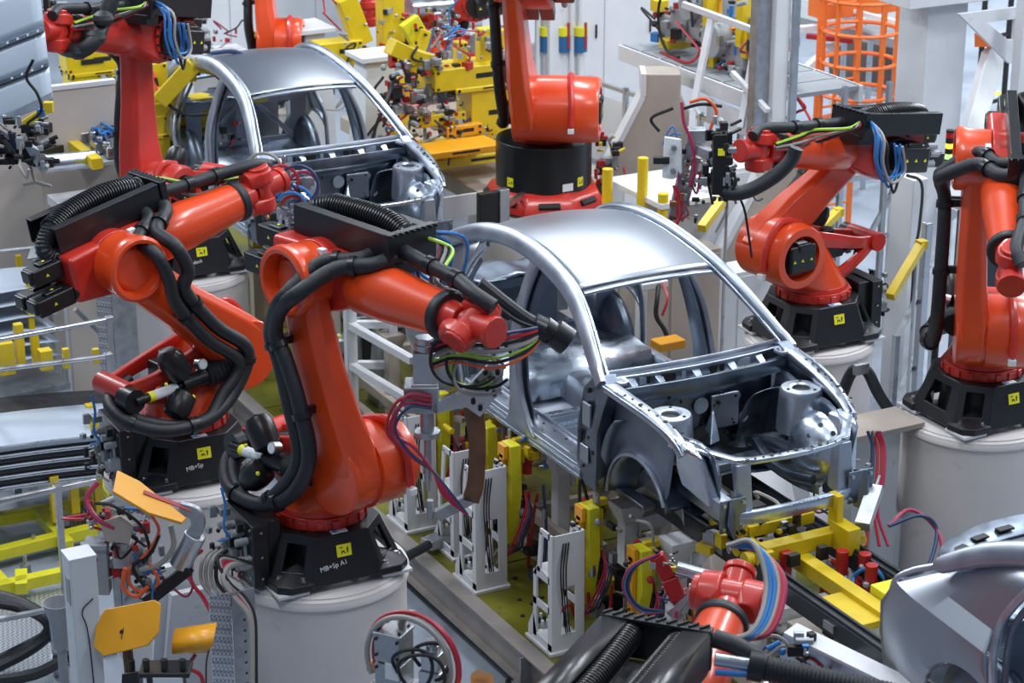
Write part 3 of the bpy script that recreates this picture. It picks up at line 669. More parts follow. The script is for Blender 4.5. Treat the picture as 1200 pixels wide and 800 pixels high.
# ---------------------------------------------------------------- car body in white
def ysd(z):   # half width of the side at local height z
    T = [(.18, .74), (.30, .775), (.60, .785), (.90, .755), (1.0, .725), (1.15, .665), (1.35, .585), (1.45, .55)]
    if z <= T[0][0]: return T[0][1]
    for (a, b), (c, d) in zip(T, T[1:]):
        if z <= c: return b + (d - b) * (z - a) / (c - a)
    return T[-1][1]
def car_body(O, label):
    root = thing('car', (O[0], O[1], O[2]), label, 'car body', 'bare metal car bodies on the line')
    F = Matrix.Translation(O)
    RAIL = [(-.46, .94), (-.66, 1.075), (-.92, 1.235), (-1.16, 1.345), (-1.45, 1.415), (-1.8, 1.46), (-2.15, 1.455), (-2.5, 1.39), (-2.82, 1.27), (-3.08, 1.12), (-3.14, 1.08)]
    def yr(x, z): return ysd(z)
    # roof skin
    rows = []
    NX = 26
    RP = smooth_path([(x, 0, z) for x, z in RAIL], 8)
    def railz(x):
        for a, b in zip(RP, RP[1:]):
            if b.x <= x <= a.x: return a.z + (b.z - a.z) * (x - a.x) / min(-1e-6, b.x - a.x)
        return RP[-1].z
    for i in range(NX + 1):
        t = i / NX; row = []
        for j in range(21):
            v = -1 + 2 * j / 20
            x = -1.15 - 1.42 * t + .055 * (1 - v * v) * (1 - t) - .03 * (1 - v * v) * t
            ye = ysd(railz(max(-2.55, -1.15 - 1.42 * t))) - .045
            z = railz(-1.15 - 1.42 * t) + .012 + .038 * (1 - abs(v) ** 2.2)
            row.append((x, ye * v, z))
        rows.append(row)
    roof = MB(F).grid(rows).build('roof_panel', 'steel_roof', root, solid=.006)
    # roof ditch strips and front edge flange
    hd = MB(F).sweep([(-1.13 + .05 * (1 - (v / 3) ** 2), .50 * v / 3, railz(-1.15) - .012 + .036 * (1 - abs(v / 3) ** 2.2)) for v in range(-3, 4)], .05, .02, (0.3, 0, 1), 4)
    hd.build('windshield_header', 'steel', root)
    MB(F).sweep([(-2.62 - .03 * (1 - (v / 3) ** 2), .50 * v / 3, railz(-2.6) - .02 + .03 * (1 - abs(v / 3) ** 2.2)) for v in range(-3, 4)], .08, .02, (-0.3, 0, 1), 4).build('rear_header', 'steel', root)
    for sg in (-1, 1):
        near = sg < 0
        def P(x, z, dy=0.): return (x, sg * (ysd(z) + dy), z)
        def NO(p): return V((0, sg * 1.0, .45 if p.z > 1.0 else .1))
        # roof rail with windshield pillar
        a = MB(F).sweep([P(x, z) for x, z in RAIL], [.10, .11, .12, .13, .14, .14, .14, .14, .13, .10, .04], [.06, .06, .065, .07, .075, .075, .075, .075, .07, .05, .02], NO, 5, .9)
        rail = a.build('roof_rail', 'steel', root)
        # door flange (inner lip) following the rail
        MB(F).sweep([P(x + .015, z - .062, -.035) for x, z in RAIL[1:-2]], .028, .012, NO, 5).build('seal_flange', 'steel_dark', rail)
        MB(F).sweep([(x, sg * (ysd(z) - .062), z + .012) for x, z in RAIL[:-2]], .018, .016, (0, 0, 1), 5).build('roof_ditch', 'steel_bright', rail)
        # B pillar
        bp = MB(F).sweep([P(-1.70, 1.40, -.02), P(-1.69, 1.2, -.005), P(-1.64, .95), P(-1.585, .70), P(-1.545, .5), P(-1.52, .36), P(-1.515, .27)], [.115, .095, .10, .13, .17, .27, .42], [.06, .055, .05, .05, .05, .05, .05], NO, 5, .8)
        bpo = bp.build('b_pillar', 'steel', root)
        MB(F).sweep([P(-1.70, 1.37, -.06), P(-1.67, 1.0, -.06), P(-1.58, .6, -.06), P(-1.53, .33, -.06)], [.17, .15, .18, .26], .015, NO, 5).build('pillar_flange', 'steel_dark', bpo)
        # sill: stepped beam with flutes
        s = MB(F)
        s.add([(x, sg * y, z) for x in (-.68, -2.40) for y, z in ((.60, .22), (.62, .16), (.70, .15), (.755, .18), (.775, .235), (.765, .27), (.775, .285), (.765, .335), (.72, .35), (.655, .352), (.65, .38), (.635, .38), (.62, .30))],
              [(i, (i + 1) % 13, 13 + (i + 1) % 13, 13 + i) for i in range(13)] + [tuple(range(12, -1, -1)), tuple(range(13, 26))])
        so = s.build('sill', 'steel', root, bev=.004)
        for zz in (.205, .255, .30): MB(F).bar((-.70, sg * (.772 if zz < .3 else .778), zz), (-2.38, sg * (.772 if zz < .3 else .778), zz), .006, .01).build('sill_flute', 'steel_bright', so)
        hs = MB(F)
        for k in range(9): hs.cyl((-.85 - k * .16, sg * .69, .351), (-.85 - k * .16, sg * .69, .3535), .011 if k % 2 else .007, n=8)
        hs.build('drain_holes', 'ink', so, kind='stuff')
        # corner gussets of the door openings
        def gus(cx, cz, dx, dz):
            pts = [(0, 0)] + [(dx * (1 - math.sin(t * math.pi / 16)), dz * (1 - math.cos(t * math.pi / 16))) for t in range(9)]
            m = MB(F); vs = []
            for y in (0, -.03):
                vs += [P(cx + a, cz + b, y - .01) for a, b in pts]
            n = len(pts); m.add(vs, [tuple(range(n)), tuple(range(2 * n - 1, n - 1, -1))] + [(i, n + i, n + (i + 1) % n, (i + 1) % n) for i in range(n)]); return m
        gus(-.69, .34, -.16, .14).build('opening_corner', 'steel', so); gus(-1.33, .34, .12, .10).build('opening_corner', 'steel', so)
        # hinge pillar
        h = MB(F); 
        o_ = [(-.74, .16), (-.50, .16), (-.50, .24), (-.47, .30), (-.45, .62), (-.40, .80), (-.36, .93), (-.47, 1.0), (-.58, .965), (-.67, .86), (-.70, .60), (-.72, .34)]
        vs = []
        for dy in (0, -.10): vs += [P(a, b, dy) for a, b in o_]
        n = len(o_); h.add(vs, [tuple(range(n)), tuple(range(2 * n - 1, n - 1, -1))] + [(i, n + i, n + (i + 1) % n, (i + 1) % n) for i in range(n)])
        ho = h.build('hinge_pillar', 'steel_dark', root, bev=.012)
        MB(F).box((-.585, sg * .775, .70), (.10, .02, .16)).build('hinge_plate', 'steel', ho, bev=.006)
        MB(F).box((-.595, sg * .785, .42), (.10, .012, .12)).build('hinge_plate', 'steel', ho, bev=.006)
        m = MB(F)
        for (x, z, r) in ((-.60, .86, .018), (-.58, .78, .012), (-.66, .55, .02), (-.55, .55, .012), (-.63, .32, .012), (-.5, .46, .016)): m.cyl((x, sg * (ysd(z) - .01), z), (x, sg * (ysd(z) + .003), z), r, n=10)
        m.box((-.655, sg * .781, .52), (.03, .012, .07)); m.build('pillar_holes', 'ink', ho, kind='stuff')
        # wheelhouse liner behind the front wheel
        g = []; 
        for i in range(9):
            t = i / 8 * 1.25 + .05
            g.append([(-.50 + .34 * (1 - math.cos(t)) * .9 + .02 * math.sin(j * .9), sg * (.74 - .42 * j / 8), .16 + .62 * math.sin(t)) for j in range(9)])
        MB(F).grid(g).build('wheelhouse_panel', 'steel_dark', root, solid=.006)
        # outer skin, arched pocket and inner wall around the front wheel opening
        cx0, cz0, ra = -.07, .20, .36
        g = []
        for i in range(15):
            t = math.pi * (1.0 - .86 * i / 14); xa, za = cx0 + ra * math.cos(t), cz0 + ra * math.sin(t)
            xt = -.50 + .84 * i / 14; zt = .92 - .10 * max(0, (xt + .1)) / .5
            g.append([(xa + (xt - xa) * k / 5, sg * (.665 + (.03 if k < 1 else 0)), za + (zt - za) * k / 5) for k in range(6)])
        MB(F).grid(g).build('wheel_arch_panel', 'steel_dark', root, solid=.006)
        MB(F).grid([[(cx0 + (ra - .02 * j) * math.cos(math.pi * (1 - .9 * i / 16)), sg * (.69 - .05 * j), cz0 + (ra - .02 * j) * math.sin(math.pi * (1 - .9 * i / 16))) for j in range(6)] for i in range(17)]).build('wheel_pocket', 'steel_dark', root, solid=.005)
        MB(F).sweep([(cx0 + (ra + .01) * math.cos(math.pi * (1 - .86 * i / 10)), sg * .695, cz0 + (ra + .01) * math.sin(math.pi * (1 - .86 * i / 10))) for i in range(11)], .02, .03, (0, sg, 0), 2).build('arch_flange', 'steel', root)
        MB(F).grid([[(cx0 + .30 * r_ / 4 * math.cos(a_ * math.pi / 12), sg * (.46 + .06 * (r_ / 4) ** 3), cz0 - .02 + .28 * r_ / 4 * math.sin(a_ * math.pi / 12)) for r_ in range(5)] for a_ in range(13)]).build('pocket_wall', 'steel', root, solid=.005)
        MB(F).box((cx0 - .18, sg * .60, .20), (.36, .10, .04)).build('pocket_sill', 'steel_dark', root, bev=.01)
        # apron: inner fender wall and upper rail
        g = []
        for i in range(11):
            x = -.42 + 1.0 * i / 10
            ar = math.sqrt(max(0, .36 ** 2 - (x - .02) ** 2)) + .28
            y = .60 - .12 * max(0, x)
            g.append([(x, sg * (y - .10 * (1 - j / 5) + .02 * math.sin(i * 1.3)), min(ar, .66) + (.84 - .05 * i / 10 - min(ar, .66)) * j / 5) for j in range(6)])
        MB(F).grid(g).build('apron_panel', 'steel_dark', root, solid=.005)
        ur = MB(F).sweep([(-.42, sg * .70, .93), (-.25, sg * .69, .915), (0, sg * .665, .885), (.20, sg * .65, .845), (.32, sg * .64, .80), (.38, sg * .63, .74)], [.10, .10, .095, .09, .09, .08], [.06, .055, .055, .05, .05, .05], (0, 0, 1), 5, .4)
        uo = ur.build('upper_rail', 'steel', root)
        MB(F).sweep([(-.42, sg * .745, .955), (-.2, sg * .735, .94), (.1, sg * .70, .90), (.42, sg * .635, .80)], .03, .008, (0, .4 * sg, 1), 5).build('rail_flange', 'steel_bright', uo)
        m = MB(F)
        for k in range(9):
            x = -.32 + k * .085; m.cyl((x, sg * (.70 - .07 * max(0, (x + .2)) / .6), .94 - .11 * max(0, (x + .15))), (x, sg * (.70 - .07 * max(0, (x + .2)) / .6), .9465 - .11 * max(0, x + .15)), .010 if k % 3 else .017, n=8)
        m.build('locating_holes', 'ink', uo, kind='stuff')
        # nose bracket of the upper rail down to the lower rail
        nb = MB(F); nb.hull([(.26, sg * .68, .80), (.50, sg * .60, .78), (.52, sg * .56, .74), (.30, sg * .50, .80), (.34, sg * .62, .52), (.56, sg * .56, .44), (.60, sg * .46, .42), (.36, sg * .44, .50)])
        nb.build('nose_bracket', 'steel_bright', root, bev=.02, seg=2)
        # crash box / front longitudinal
        fr = MB(F).sweep([(-.45, sg * .44, .30), (-.2, sg * .46, .40), (.1, sg * .47, .44), (.70, sg * .48, .44)], .11, .13, (0, 0, 1), 4, .2)
        fo = fr.build('front_rail', 'steel', root)
        fp = MB(F).box((.715, sg * .48, .44), (.012, .19, .22)); fp.build('flange_plate', 'steel_dark', fo, bev=.01)
        hb = MB(F)
        for a, b in ((.07, .08), (-.07, .08), (.07, -.08), (-.07, -.08)): hb.cyl((.72, sg * .48 + a, .44 + b), (.735, sg * .48 + a, .44 + b), .012, n=8)
        hb.build('plate_bolts', 'aluminium', fo, kind='stuff')
        # strut tower
        st = MB(F).lathe([(.155, .57), (.150, .70), (.142, .80), (.140, .845), (.130, .862), (.075, .866), (.060, .858), (.058, .83)], (0, sg * .50, 0), (0, 0, 1), 28, False)
        st = st.build('strut_tower', 'steel', root)
        MB(F).cyl((0, sg * .50, .835), (0, sg * .50, .84), .06, n=20).build('tower_opening', 'ink', st)
        m = MB(F)
        for k in range(3): m.cyl((.10 * math.cos(k * 2.1 + .5), sg * .50 + .10 * math.sin(k * 2.1 + .5), .862), (.10 * math.cos(k * 2.1 + .5), sg * .50 + .10 * math.sin(k * 2.1 + .5), .869), .011, n=8)
        m.build('tower_holes', 'ink', st, kind='stuff')
        # bulging wheelhouse front half (visible bright dome)
        MB(F).grid([[(.24 + .27 * math.sin(a_) * math.cos(b_), sg * (.50 - .17 * math.cos(a_)), .52 + .25 * math.sin(a_) * math.sin(b_)) for b_ in [k * math.pi * 2 / 20 for k in range(21)]] for a_ in [k * math.pi / 2 / 8 for k in range(9)]]).build('wheelhouse_dome', 'steel_bright', root)
        m = MB(F)
        for a, b in ((.3, .5), (.9, .3), (1.3, .7), (.1, .9)): 
            d = V((math.cos(a) * math.sin(b + .3), -sg * math.sin(a) * math.sin(b + .3) * .62, math.cos(b + .3) * .95)); p = V((.24, sg * .50, .52)) + V((d.x * .262, d.y * .262, d.z * .262)); m.cyl(p, p + d.normalized() * .006, .018, n=8)
        m.build('dome_holes', 'ink', root, kind='stuff')
        # rear: wheelhouse dome and quarter panel
        MB(F).sph((-2.72, sg * .60, .36), .37, 24, (1., .40, 1.0)).build('rear_wheelhouse', 'steel_dark', root)
        lev = [((-2.40, .20), (-3.34, .22), .75), ((-2.45, .35), (-3.42, .32), .775), ((-2.52, .58), (-3.47, .58), .785), ((-2.57, .76), (-3.485, .74), .78), ((-2.60, .845), (-3.39, .905), .768),
               ((-2.635, .94), (-3.24, .99), .695), ((-2.58, 1.06), (-3.17, 1.03), .662), ((-2.50, 1.2), (-3.13, 1.06), .635), ((-2.46, 1.33), (-3.08, 1.10), .60)]
        g = []
        for i in range(25):
            t = i / 24; row = []
            for k, ((ax, az), (bx, bz), y) in enumerate(lev):
                x = ax + (bx - ax) * t; z = az + (bz - az) * t
                if k == 8: z += .05 * math.sin(t * math.pi)
                dd = .37 ** 2 - (x + 2.72) ** 2; za = .34 + math.sqrt(dd) if dd > 0 else .2
                if z < za: z = za + .002 * k
                row.append((x, sg * (y - .03 * max(0, (t - .7) / .3) ** 2 + (.012 if k in (2, 3) and abs(z - za) < .08 else 0)), z))
            g.append(row)
        MB(F).grid(g).build('quarter_panel', 'steel_roof', root, solid=.008, ang=13)
        MB(F).sweep([(-2.42, sg * .755, .24), (-2.46, sg * .775, .5), (-2.53, sg * .775, .76), (-2.585, sg * .72, .92), (-2.59, sg * .67, 1.04), (-2.48, sg * .63, 1.22), (-2.36, sg * .59, 1.34)], .045, .03, NO, 5, .6).build('door_opening_edge', 'steel_bright', root)
        MB(F).sweep([(-2.37, sg * .73, .24), (-2.41, sg * .745, .5), (-2.47, sg * .745, .76), (-2.525, sg * .69, .92), (-2.53, sg * .64, 1.04), (-2.44, sg * .60, 1.20)], .04, .02, NO, 5, .6).build('door_opening_edge', 'steel_dark', root)
        MB(F).sweep([(-3.42, sg * .72, .70), (-3.44, sg * .70, .86), (-3.36, sg * .66, .95), (-3.22, sg * .62, 1.03)], .04, .04, (-1, 0, 0), 5, .6).build('lamp_recess_edge', 'steel_bright', root)
        MB(F).box((-3.36, sg * .66, .80), (.012, .16, .26)).build('lamp_pocket', 'steel_dark', root, bev=.02)
    fr = MB(F).sweep([(-3.10, -.60, 1.08), (-3.26, -.45, 1.06), (-3.36, -.2, 1.05), (-3.38, 0, 1.05), (-3.36, .2, 1.05), (-3.26, .45, 1.06), (-3.10, .60, 1.08)], .16, .03, (.25, 0, 1), 5, .5).build('rear_window_frame', 'steel_dark', root)
    for y in (-.42, -.24, -.05, .15, .35): MB(F).box((-3.355 + .5 * y * y, y, 1.072), (.045, .10, .012), -y * .6).build('frame_slot', 'ink', fr)
    # floor pan with ribs, tunnel, cross members
    rows = []
    for i in range(61):
        x = -.50 - 2.1 * i / 60; rib = .012 * (1 if (i // 3) % 2 else 0)
        rows.append([(x, y, .20 + (rib if abs(y) > .18 and abs(y) < .55 else 0) + (.17 * max(0, 1 - (abs(y) / .17) ** 4) if abs(y) < .17 else 0)) for y in [(-.63 + 1.26 * j / 28) for j in range(29)]])
    fp = MB(F).grid(rows).build('floor_pan', 'steel', root, solid=.004)
    for x, h in ((-1.08, .11), (-1.52, .12)):
        for sg in (-1, 1):
            MB(F).sweep([(x, sg * .16, .25), (x, sg * .4, .26), (x, sg * .63, .26)], .12, h, (0, 0, 1), 3).build('seat_crossmember', 'steel_bright', fp)
    m = MB(F)
    for i in range(46):
        x = random.uniform(-.7, -2.2); y = random.choice((-1, 1)) * random.uniform(.2, .58); m.cyl((x, y, .216), (x, y, .2195), random.choice((.008, .012, .02)), n=8)
    m.build('floor_holes', 'ink', fp, kind='stuff')
    # rear seat step, bulkhead, parcel shelf, trunk floor
    MB(F).add([(-2.0, -.62, .22), (-2.0, .62, .22), (-2.08, .62, .42), (-2.08, -.62, .42), (-2.55, .62, .46), (-2.55, -.62, .46), (-2.62, .62, .50), (-2.62, -.62, .50)], [(0, 1, 2, 3), (3, 2, 4, 5), (5, 4, 6, 7)]).build('rear_seat_pan', 'steel_bright', root, solid=.01)
    bk = MB(F)
    for a, b in ((-.62, -.46), (-.12, .12), (.46, .62)): bk.box((-2.62, (a + b) / 2, .72), (.02, b - a, .5))
    bk.box((-2.62, 0, .92), (.03, 1.22, .08)).box((-2.62, 0, .52), (.03, 1.22, .06)).bar((-2.61, -.5, .5), (-2.61, -.1, .9), .05, .03, (1, 0, 0)).bar((-2.61, .5, .5), (-2.61, .1, .9), .05, .03, (1, 0, 0))
    bk.build('seat_back_bulkhead', 'steel_dark', root, bev=.01)
    ps = MB(F).grid([[(-2.60 - .42 * i / 6, -.60 + 1.2 * j / 12, .955 + .010 * (i % 2) + .02 * math.cos(j * 1.57)) for j in range(13)] for i in range(7)]); ps.build('parcel_shelf', 'steel_dark', root, solid=.008)
    MB(F).box((-3.0, 0, .33), (.75, 1.1, .012)).cyl((-3.0, 0, .1), (-3.0, 0, .33), .28, n=28).build('trunk_floor', 'steel', root)
    MB(F).box((-3.36, 0, .55), (.03, 1.25, .42)).box((-3.34, 0, .77), (.08, 1.28, .04)).build('rear_panel', 'steel', root, bev=.01)
    # firewall, cowl
    fw = MB(F).grid([[(-.52 + .03 * math.sin(j * .9) + (.05 if 3 < j < 8 and i > 2 else 0), -.62 + 1.24 * j / 14, .26 + .52 * i / 8) for j in range(15)] for i in range(9)])
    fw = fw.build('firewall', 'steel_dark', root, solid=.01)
    for (y, z, r) in ((-.30, .62, .035), (.02, .66, .045), (.20, .62, .055), (-.12, .50, .02), (.36, .52, .03), (-.42, .48, .025), (.1, .45, .02), (.30, .68, .025)):
        MB(F).cyl((-.46, y, z), (-.44, y, z), r, n=16).cyl((-.452, y, z), (-.446, y, z), r * 1.25, n=16).build('firewall_opening', 'panel_sheet', fw)
    MB(F).box((-.44, .20, .60), (.03, .22, .24)).build('brake_booster_plate', 'steel', fw, bev=.01)
    MB(F).hull([(-.43, .0, .40), (-.43, .14, .42), (-.43, .10, .66), (-.32, .02, .42), (-.32, .10, .44)]).build('stiffening_bracket', 'steel_bright', fw, bev=.01)
    for k in range(2): MB(F).bar((-.43, -.22, .42 + k * .03), (-.43, -.05, .425 + k * .03), .008, .008).build('bead', 'steel_bright', fw)
    # cowl: two long strips with gussets between
    def cx(y): return -.40 + .10 * (1 - (y / .7) ** 2)
    ys = [-.70, -.45, -.2, 0, .2, .45, .70]
    cu = MB(F).sweep([(cx(y) - .16, y, .965 + .02 * (1 - (y / .7) ** 2)) for y in ys], .035, .05, (-.3, 0, 1), 4, .3).build('cowl_upper', 'steel', root)
    MB(F).sweep([(cx(y) - .115, y, .918 + .02 * (1 - (y / .7) ** 2)) for y in ys], .014, .085, (.25, 0, 1), 4).build('cowl_back', 'steel', root)
    cl = MB(F).sweep([(cx(y) - .02, y, .865 + .02 * (1 - (y / .7) ** 2)) for y in ys], .022, .09, (0, 0, 1), 4, .3).build('cowl_lower', 'steel_dark', root)
    MB(F).sweep([(cx(y) - .08, y, .82 + .02 * (1 - (y / .7) ** 2)) for y in ys], .14, .012, (0, 0, 1), 4).build('cowl_tray', 'steel_dark', root)
    for k, y in enumerate((-.52, -.33, -.06, .22, .46)):
        MB(F).hull([(cx(y) - .11, y - .03, .95), (cx(y) - .11, y + .03, .95), (cx(y) - .02, y - .02, .90), (cx(y) - .02, y + .02, .90), (cx(y) - .10, y, .84)]).build('cowl_gusset', 'steel_bright', cl, bev=.004)
    for k, (y, w_) in enumerate(((-.44, .05), (-.40, .02), (-.26, .11), (-.15, .03), (.08, .05), (.15, .03), (.33, .10), (.53, .05))): MB(F).box((cx(y) - .104, y, .925), (.006, w_, .05)).build('cowl_opening', 'ink' if k % 3 else 'panel_sheet', cl)
    for sg in (-1, 1):
        b = MB(F).hull([(-.52, sg * .74, .93), (-.40, sg * .735, .93), (-.34, sg * .68, .90), (-.42, sg * .60, .93), (-.52, sg * .60, .96), (-.46, sg * .72, .99)]).build('cowl_corner', 'steel_bright', root, bev=.012)
        MB(F).lathe([(.0, 0), (.018, 0), (.03, .012), (.045, .014), (.05, .0)], (-.42, sg * .62, .955), (.2, 0, 1), 16).build('dimple', 'steel', b)
    MB(F).grid([[(-.42 + .30 * i / 6, -.40 + .8 * j / 12, .30 - .05 * i / 6 + .13 * math.exp(-((-.40 + .8 * j / 12 - .05) / .16) ** 2) * (1 - i / 9)) for j in range(13)] for i in range(7)]).build('toe_board', 'steel_dark', root, solid=.006)
    MB(F).cyl((-.46, .06, .34), (-.38, .06, .34), .17, .15, 24).build('tunnel_mouth_shade', 'ink', fw)  # solid black plug painted in for the shade inside the floor tunnel
    m = MB(F)
    rr = random.Random(5)
    for i in range(40):
        y = rr.uniform(-.55, .55); z = rr.uniform(.36, .78); m.cyl((-.455, y, z), (-.43 + .02 * math.sin(y * 9), y, z), rr.choice((.006, .009, .014)), n=8)
    m.build('firewall_holes', 'ink', fw, kind='stuff')
    # radiator support: zigzag upper beam with posts, lower beam
    up = MB(F).sweep([(.26, -.66, .79), (.40, -.56, .775), (.62, -.41, .755), (.66, -.30, .75), (.69, -.1, .752), (.69, .1, .752), (.66, .28, .75), (.62, .41, .755), (.42, .58, .775), (.28, .66, .79)], [.07, .06, .06, .055, .055, .055, .055, .06, .06, .07], .028, (0, 0, 1), 1, .2)
    up = up.build('radiator_support', 'steel_bright', root)
    m = MB(F)
    for k in range(13): m.cyl((.675, -.36 + .06 * k, .767), (.675, -.36 + .06 * k, .771), .008 if k % 3 else .014, n=8)
    m.build('support_holes', 'ink', up, kind='stuff')
    for y in (-.38, .38):
        MB(F).hull([(.60, y - .05, .74), (.67, y - .05, .74), (.60, y + .05, .74), (.67, y + .05, .74), (.62, y - .035, .60), (.68, y + .035, .60), (.62, y + .09 * (1 if y < 0 else -1), .44), (.70, y - .06, .40), (.70, y + .06, .40)]).build('support_post', 'steel', up, bev=.01)
    MB(F).sweep([(.68, -.47, .40), (.73, -.3, .405), (.74, 0, .405), (.73, .3, .405), (.68, .44, .40)], .05, .085, (0, 0, 1), 5, .3).build('lower_beam', 'steel_bright', root)
    for sg in (-1, 1): MB(F).hull([(.68, sg * .44, .56), (.73, sg * .52, .56), (.70, sg * .44, .30), (.78, sg * .5, .28), (.74, sg * .54, .40)]).build('beam_bracket', 'steel_dark', root, bev=.01)
    # subframe opening ring
    MB(F).sweep([(-.30, -.36, .40), (-.05, -.30, .36), (.2, -.28, .37), (.42, -.33, .40)], .05, .06, (0, 0, 1), 4).build('inner_rail', 'steel_dark', root)
    MB(F).sweep([(-.30, .36, .40), (-.05, .30, .36), (.2, .28, .37), (.42, .33, .40)], .05, .06, (0, 0, 1), 4).build('inner_rail', 'steel_dark', root)
    MB(F).box((-.18, 0, .34), (.12, .8, .06)).build('subframe_crossmember', 'steel_dark', root, bev=.01)
    return root
car1 = car_body((0, 0, 1.2), 'bare silver car body in the centre, its roof and empty engine bay in full view')
car2 = clone(car1, None, (-6.05, 0.02, 1.2), label='farther bare silver car body at upper left behind the yellow tooling')
car3 = clone(car1, None, (6.05, 0.0, 1.2), label='bare grey car body cut off at the lower right corner, only its rear end showing')
# ---------------------------------------------------------------- car rests, towers, clamp units
def rests(car_x, name_lab):
    for j, (x, y) in enumerate(((-.95, -.55), (-2.2, -.55), (-.95, .55), (-2.2, .55))):
        t = thing('car_rest', (car_x + x, y, 1.0), name_lab % ('near' if y < 0 else 'far', 'front' if x > -1.5 else 'rear'), 'support', 'yellow rests carrying the cars')
        yy = .31 if y > 0 else -.31
        MB().box((car_x + x, (y + yy) / 2, 1.25), (.10, abs(y - yy) + .14, .07)).build('bracket', 'yellow', t, bev=.004)
        MB().box((car_x + x, y, 1.32), (.08, .08, .10)).cyl((car_x + x, y, 1.36), (car_x + x, y, 1.395), .025, n=10).build('locating_pin', 'steel', t, bev=.004)
rests(0, 'yellow rest under the %s %s of the centre car floor')
rests(-6.05, 'yellow rest under the %s %s of the far car floor')
rests(6.05, 'yellow rest under the %s %s of the lower right car floor')
def hoses_loose(root, pts_list, r=.012):
    for pts, m in pts_list: MB().tube(pts, r, 7, 6).build('hose', m, root)
def valve_row(root, o, n, m='label_white'):
    a = MB().box(V(o) + V((0, 0, .02)), (.05 * n, .07, .04)).build('valve_block', 'galvanised', root)
    for k in range(n):
        for s in (-1, 1): MB().cyl(V(o) + V((-.025 * n + .025 + .05 * k, s * .02, .04)), V(o) + V((-.025 * n + .025 + .05 * k, s * .02, .075)), .011, n=8).build('fitting', m if (k + s) % 2 else 'ink', a)
def tower(x, y, h, lab, flip=1, clamp=True):
    z0 = .35; t = thing('fixture_tower', (x, y, z0), lab, 'fixture', 'white fixture towers on the olive deck')
    MB().box((x - .02, y, z0 + .012), (.36, .28, .024)).build('base_plate', 'white_paint', t, bev=.003)
    for yy in (-.115, .115):
        O = (x, y + yy, z0); pl = MB()
        for poly in ([(.085, .024), (.14, .024), (.13, h), (.08, h)], [(-.12, .05), (-.075, .05), (-.075, h - .30), (-.12, h - .33)], [(-.07, h - .32), (-.03, h - .32), (-.0, h - .02), (-.04, h - .04)], [(-.19, .024), (.14, .024), (.14, .07), (-.07, .08), (-.12, .22), (-.19, .09)],
                     [(-.12, h * .33), (.10, h * .33), (.10, h * .33 + .05), (-.12, h * .33 + .05)], [(-.12, h - .36), (.10, h - .36), (.10, h - .31), (-.07, h - .28)], [(-.03, h - .04), (.10, h - .04), (.10, h), (-.03, h)]):
            pl.prism(poly, O, (1, 0, 0), (0, 0, 1), -.007, .007)
        pl.build('side_plate', 'white_paint', t)
    w = MB(); W0 = .10
    outer = [(-.115, .024), (.115, .024), (.105, h), (-.105, h)]; inner = [(-.05, .14), (.06, .14), (.055, h - .38), (-.045, h - .38)]
    w.frameplate(outer, inner, (x + .13, y, z0), (0, 1, 0), (0, 0, 1), -.006, .006).build('front_web', 'white_paint', t, bev=.002)
    MB().box((x - .02, y, z0 + h - .30), (.10, .21, .01), 0, 0, .5).build('shelf_plate', 'white_paint', t)
    b = MB()
    for a in (-.16, .12):
        for c in (-.11, .11): b.cyl((x + a, y + c, z0 + .024), (x + a, y + c, z0 + .045), .013, n=6)
    b.build('base_bolts', 'ink', t, kind='stuff')
    valve_row(t, (x - .26, y + .02, z0), 3)
    for k in range(3):
        MB().tube([(x + .142, y - .04 + .02 * k, z0 + h - .06), (x + .16, y - .07 + .02 * k, z0 + h * .7), (x + .15, y - .04 + .015 * k, z0 + h * .35), (x + .15, y - .02 + .015 * k, z0 + .15)], .005, 5, 5).build('cable', 'ink', t)
    if clamp: clamp_unit(x + .02, y + .22, z0, h + .12, lab.replace('white fixture tower', 'yellow clamp column').replace('tower', 'clamp column'))
    return t
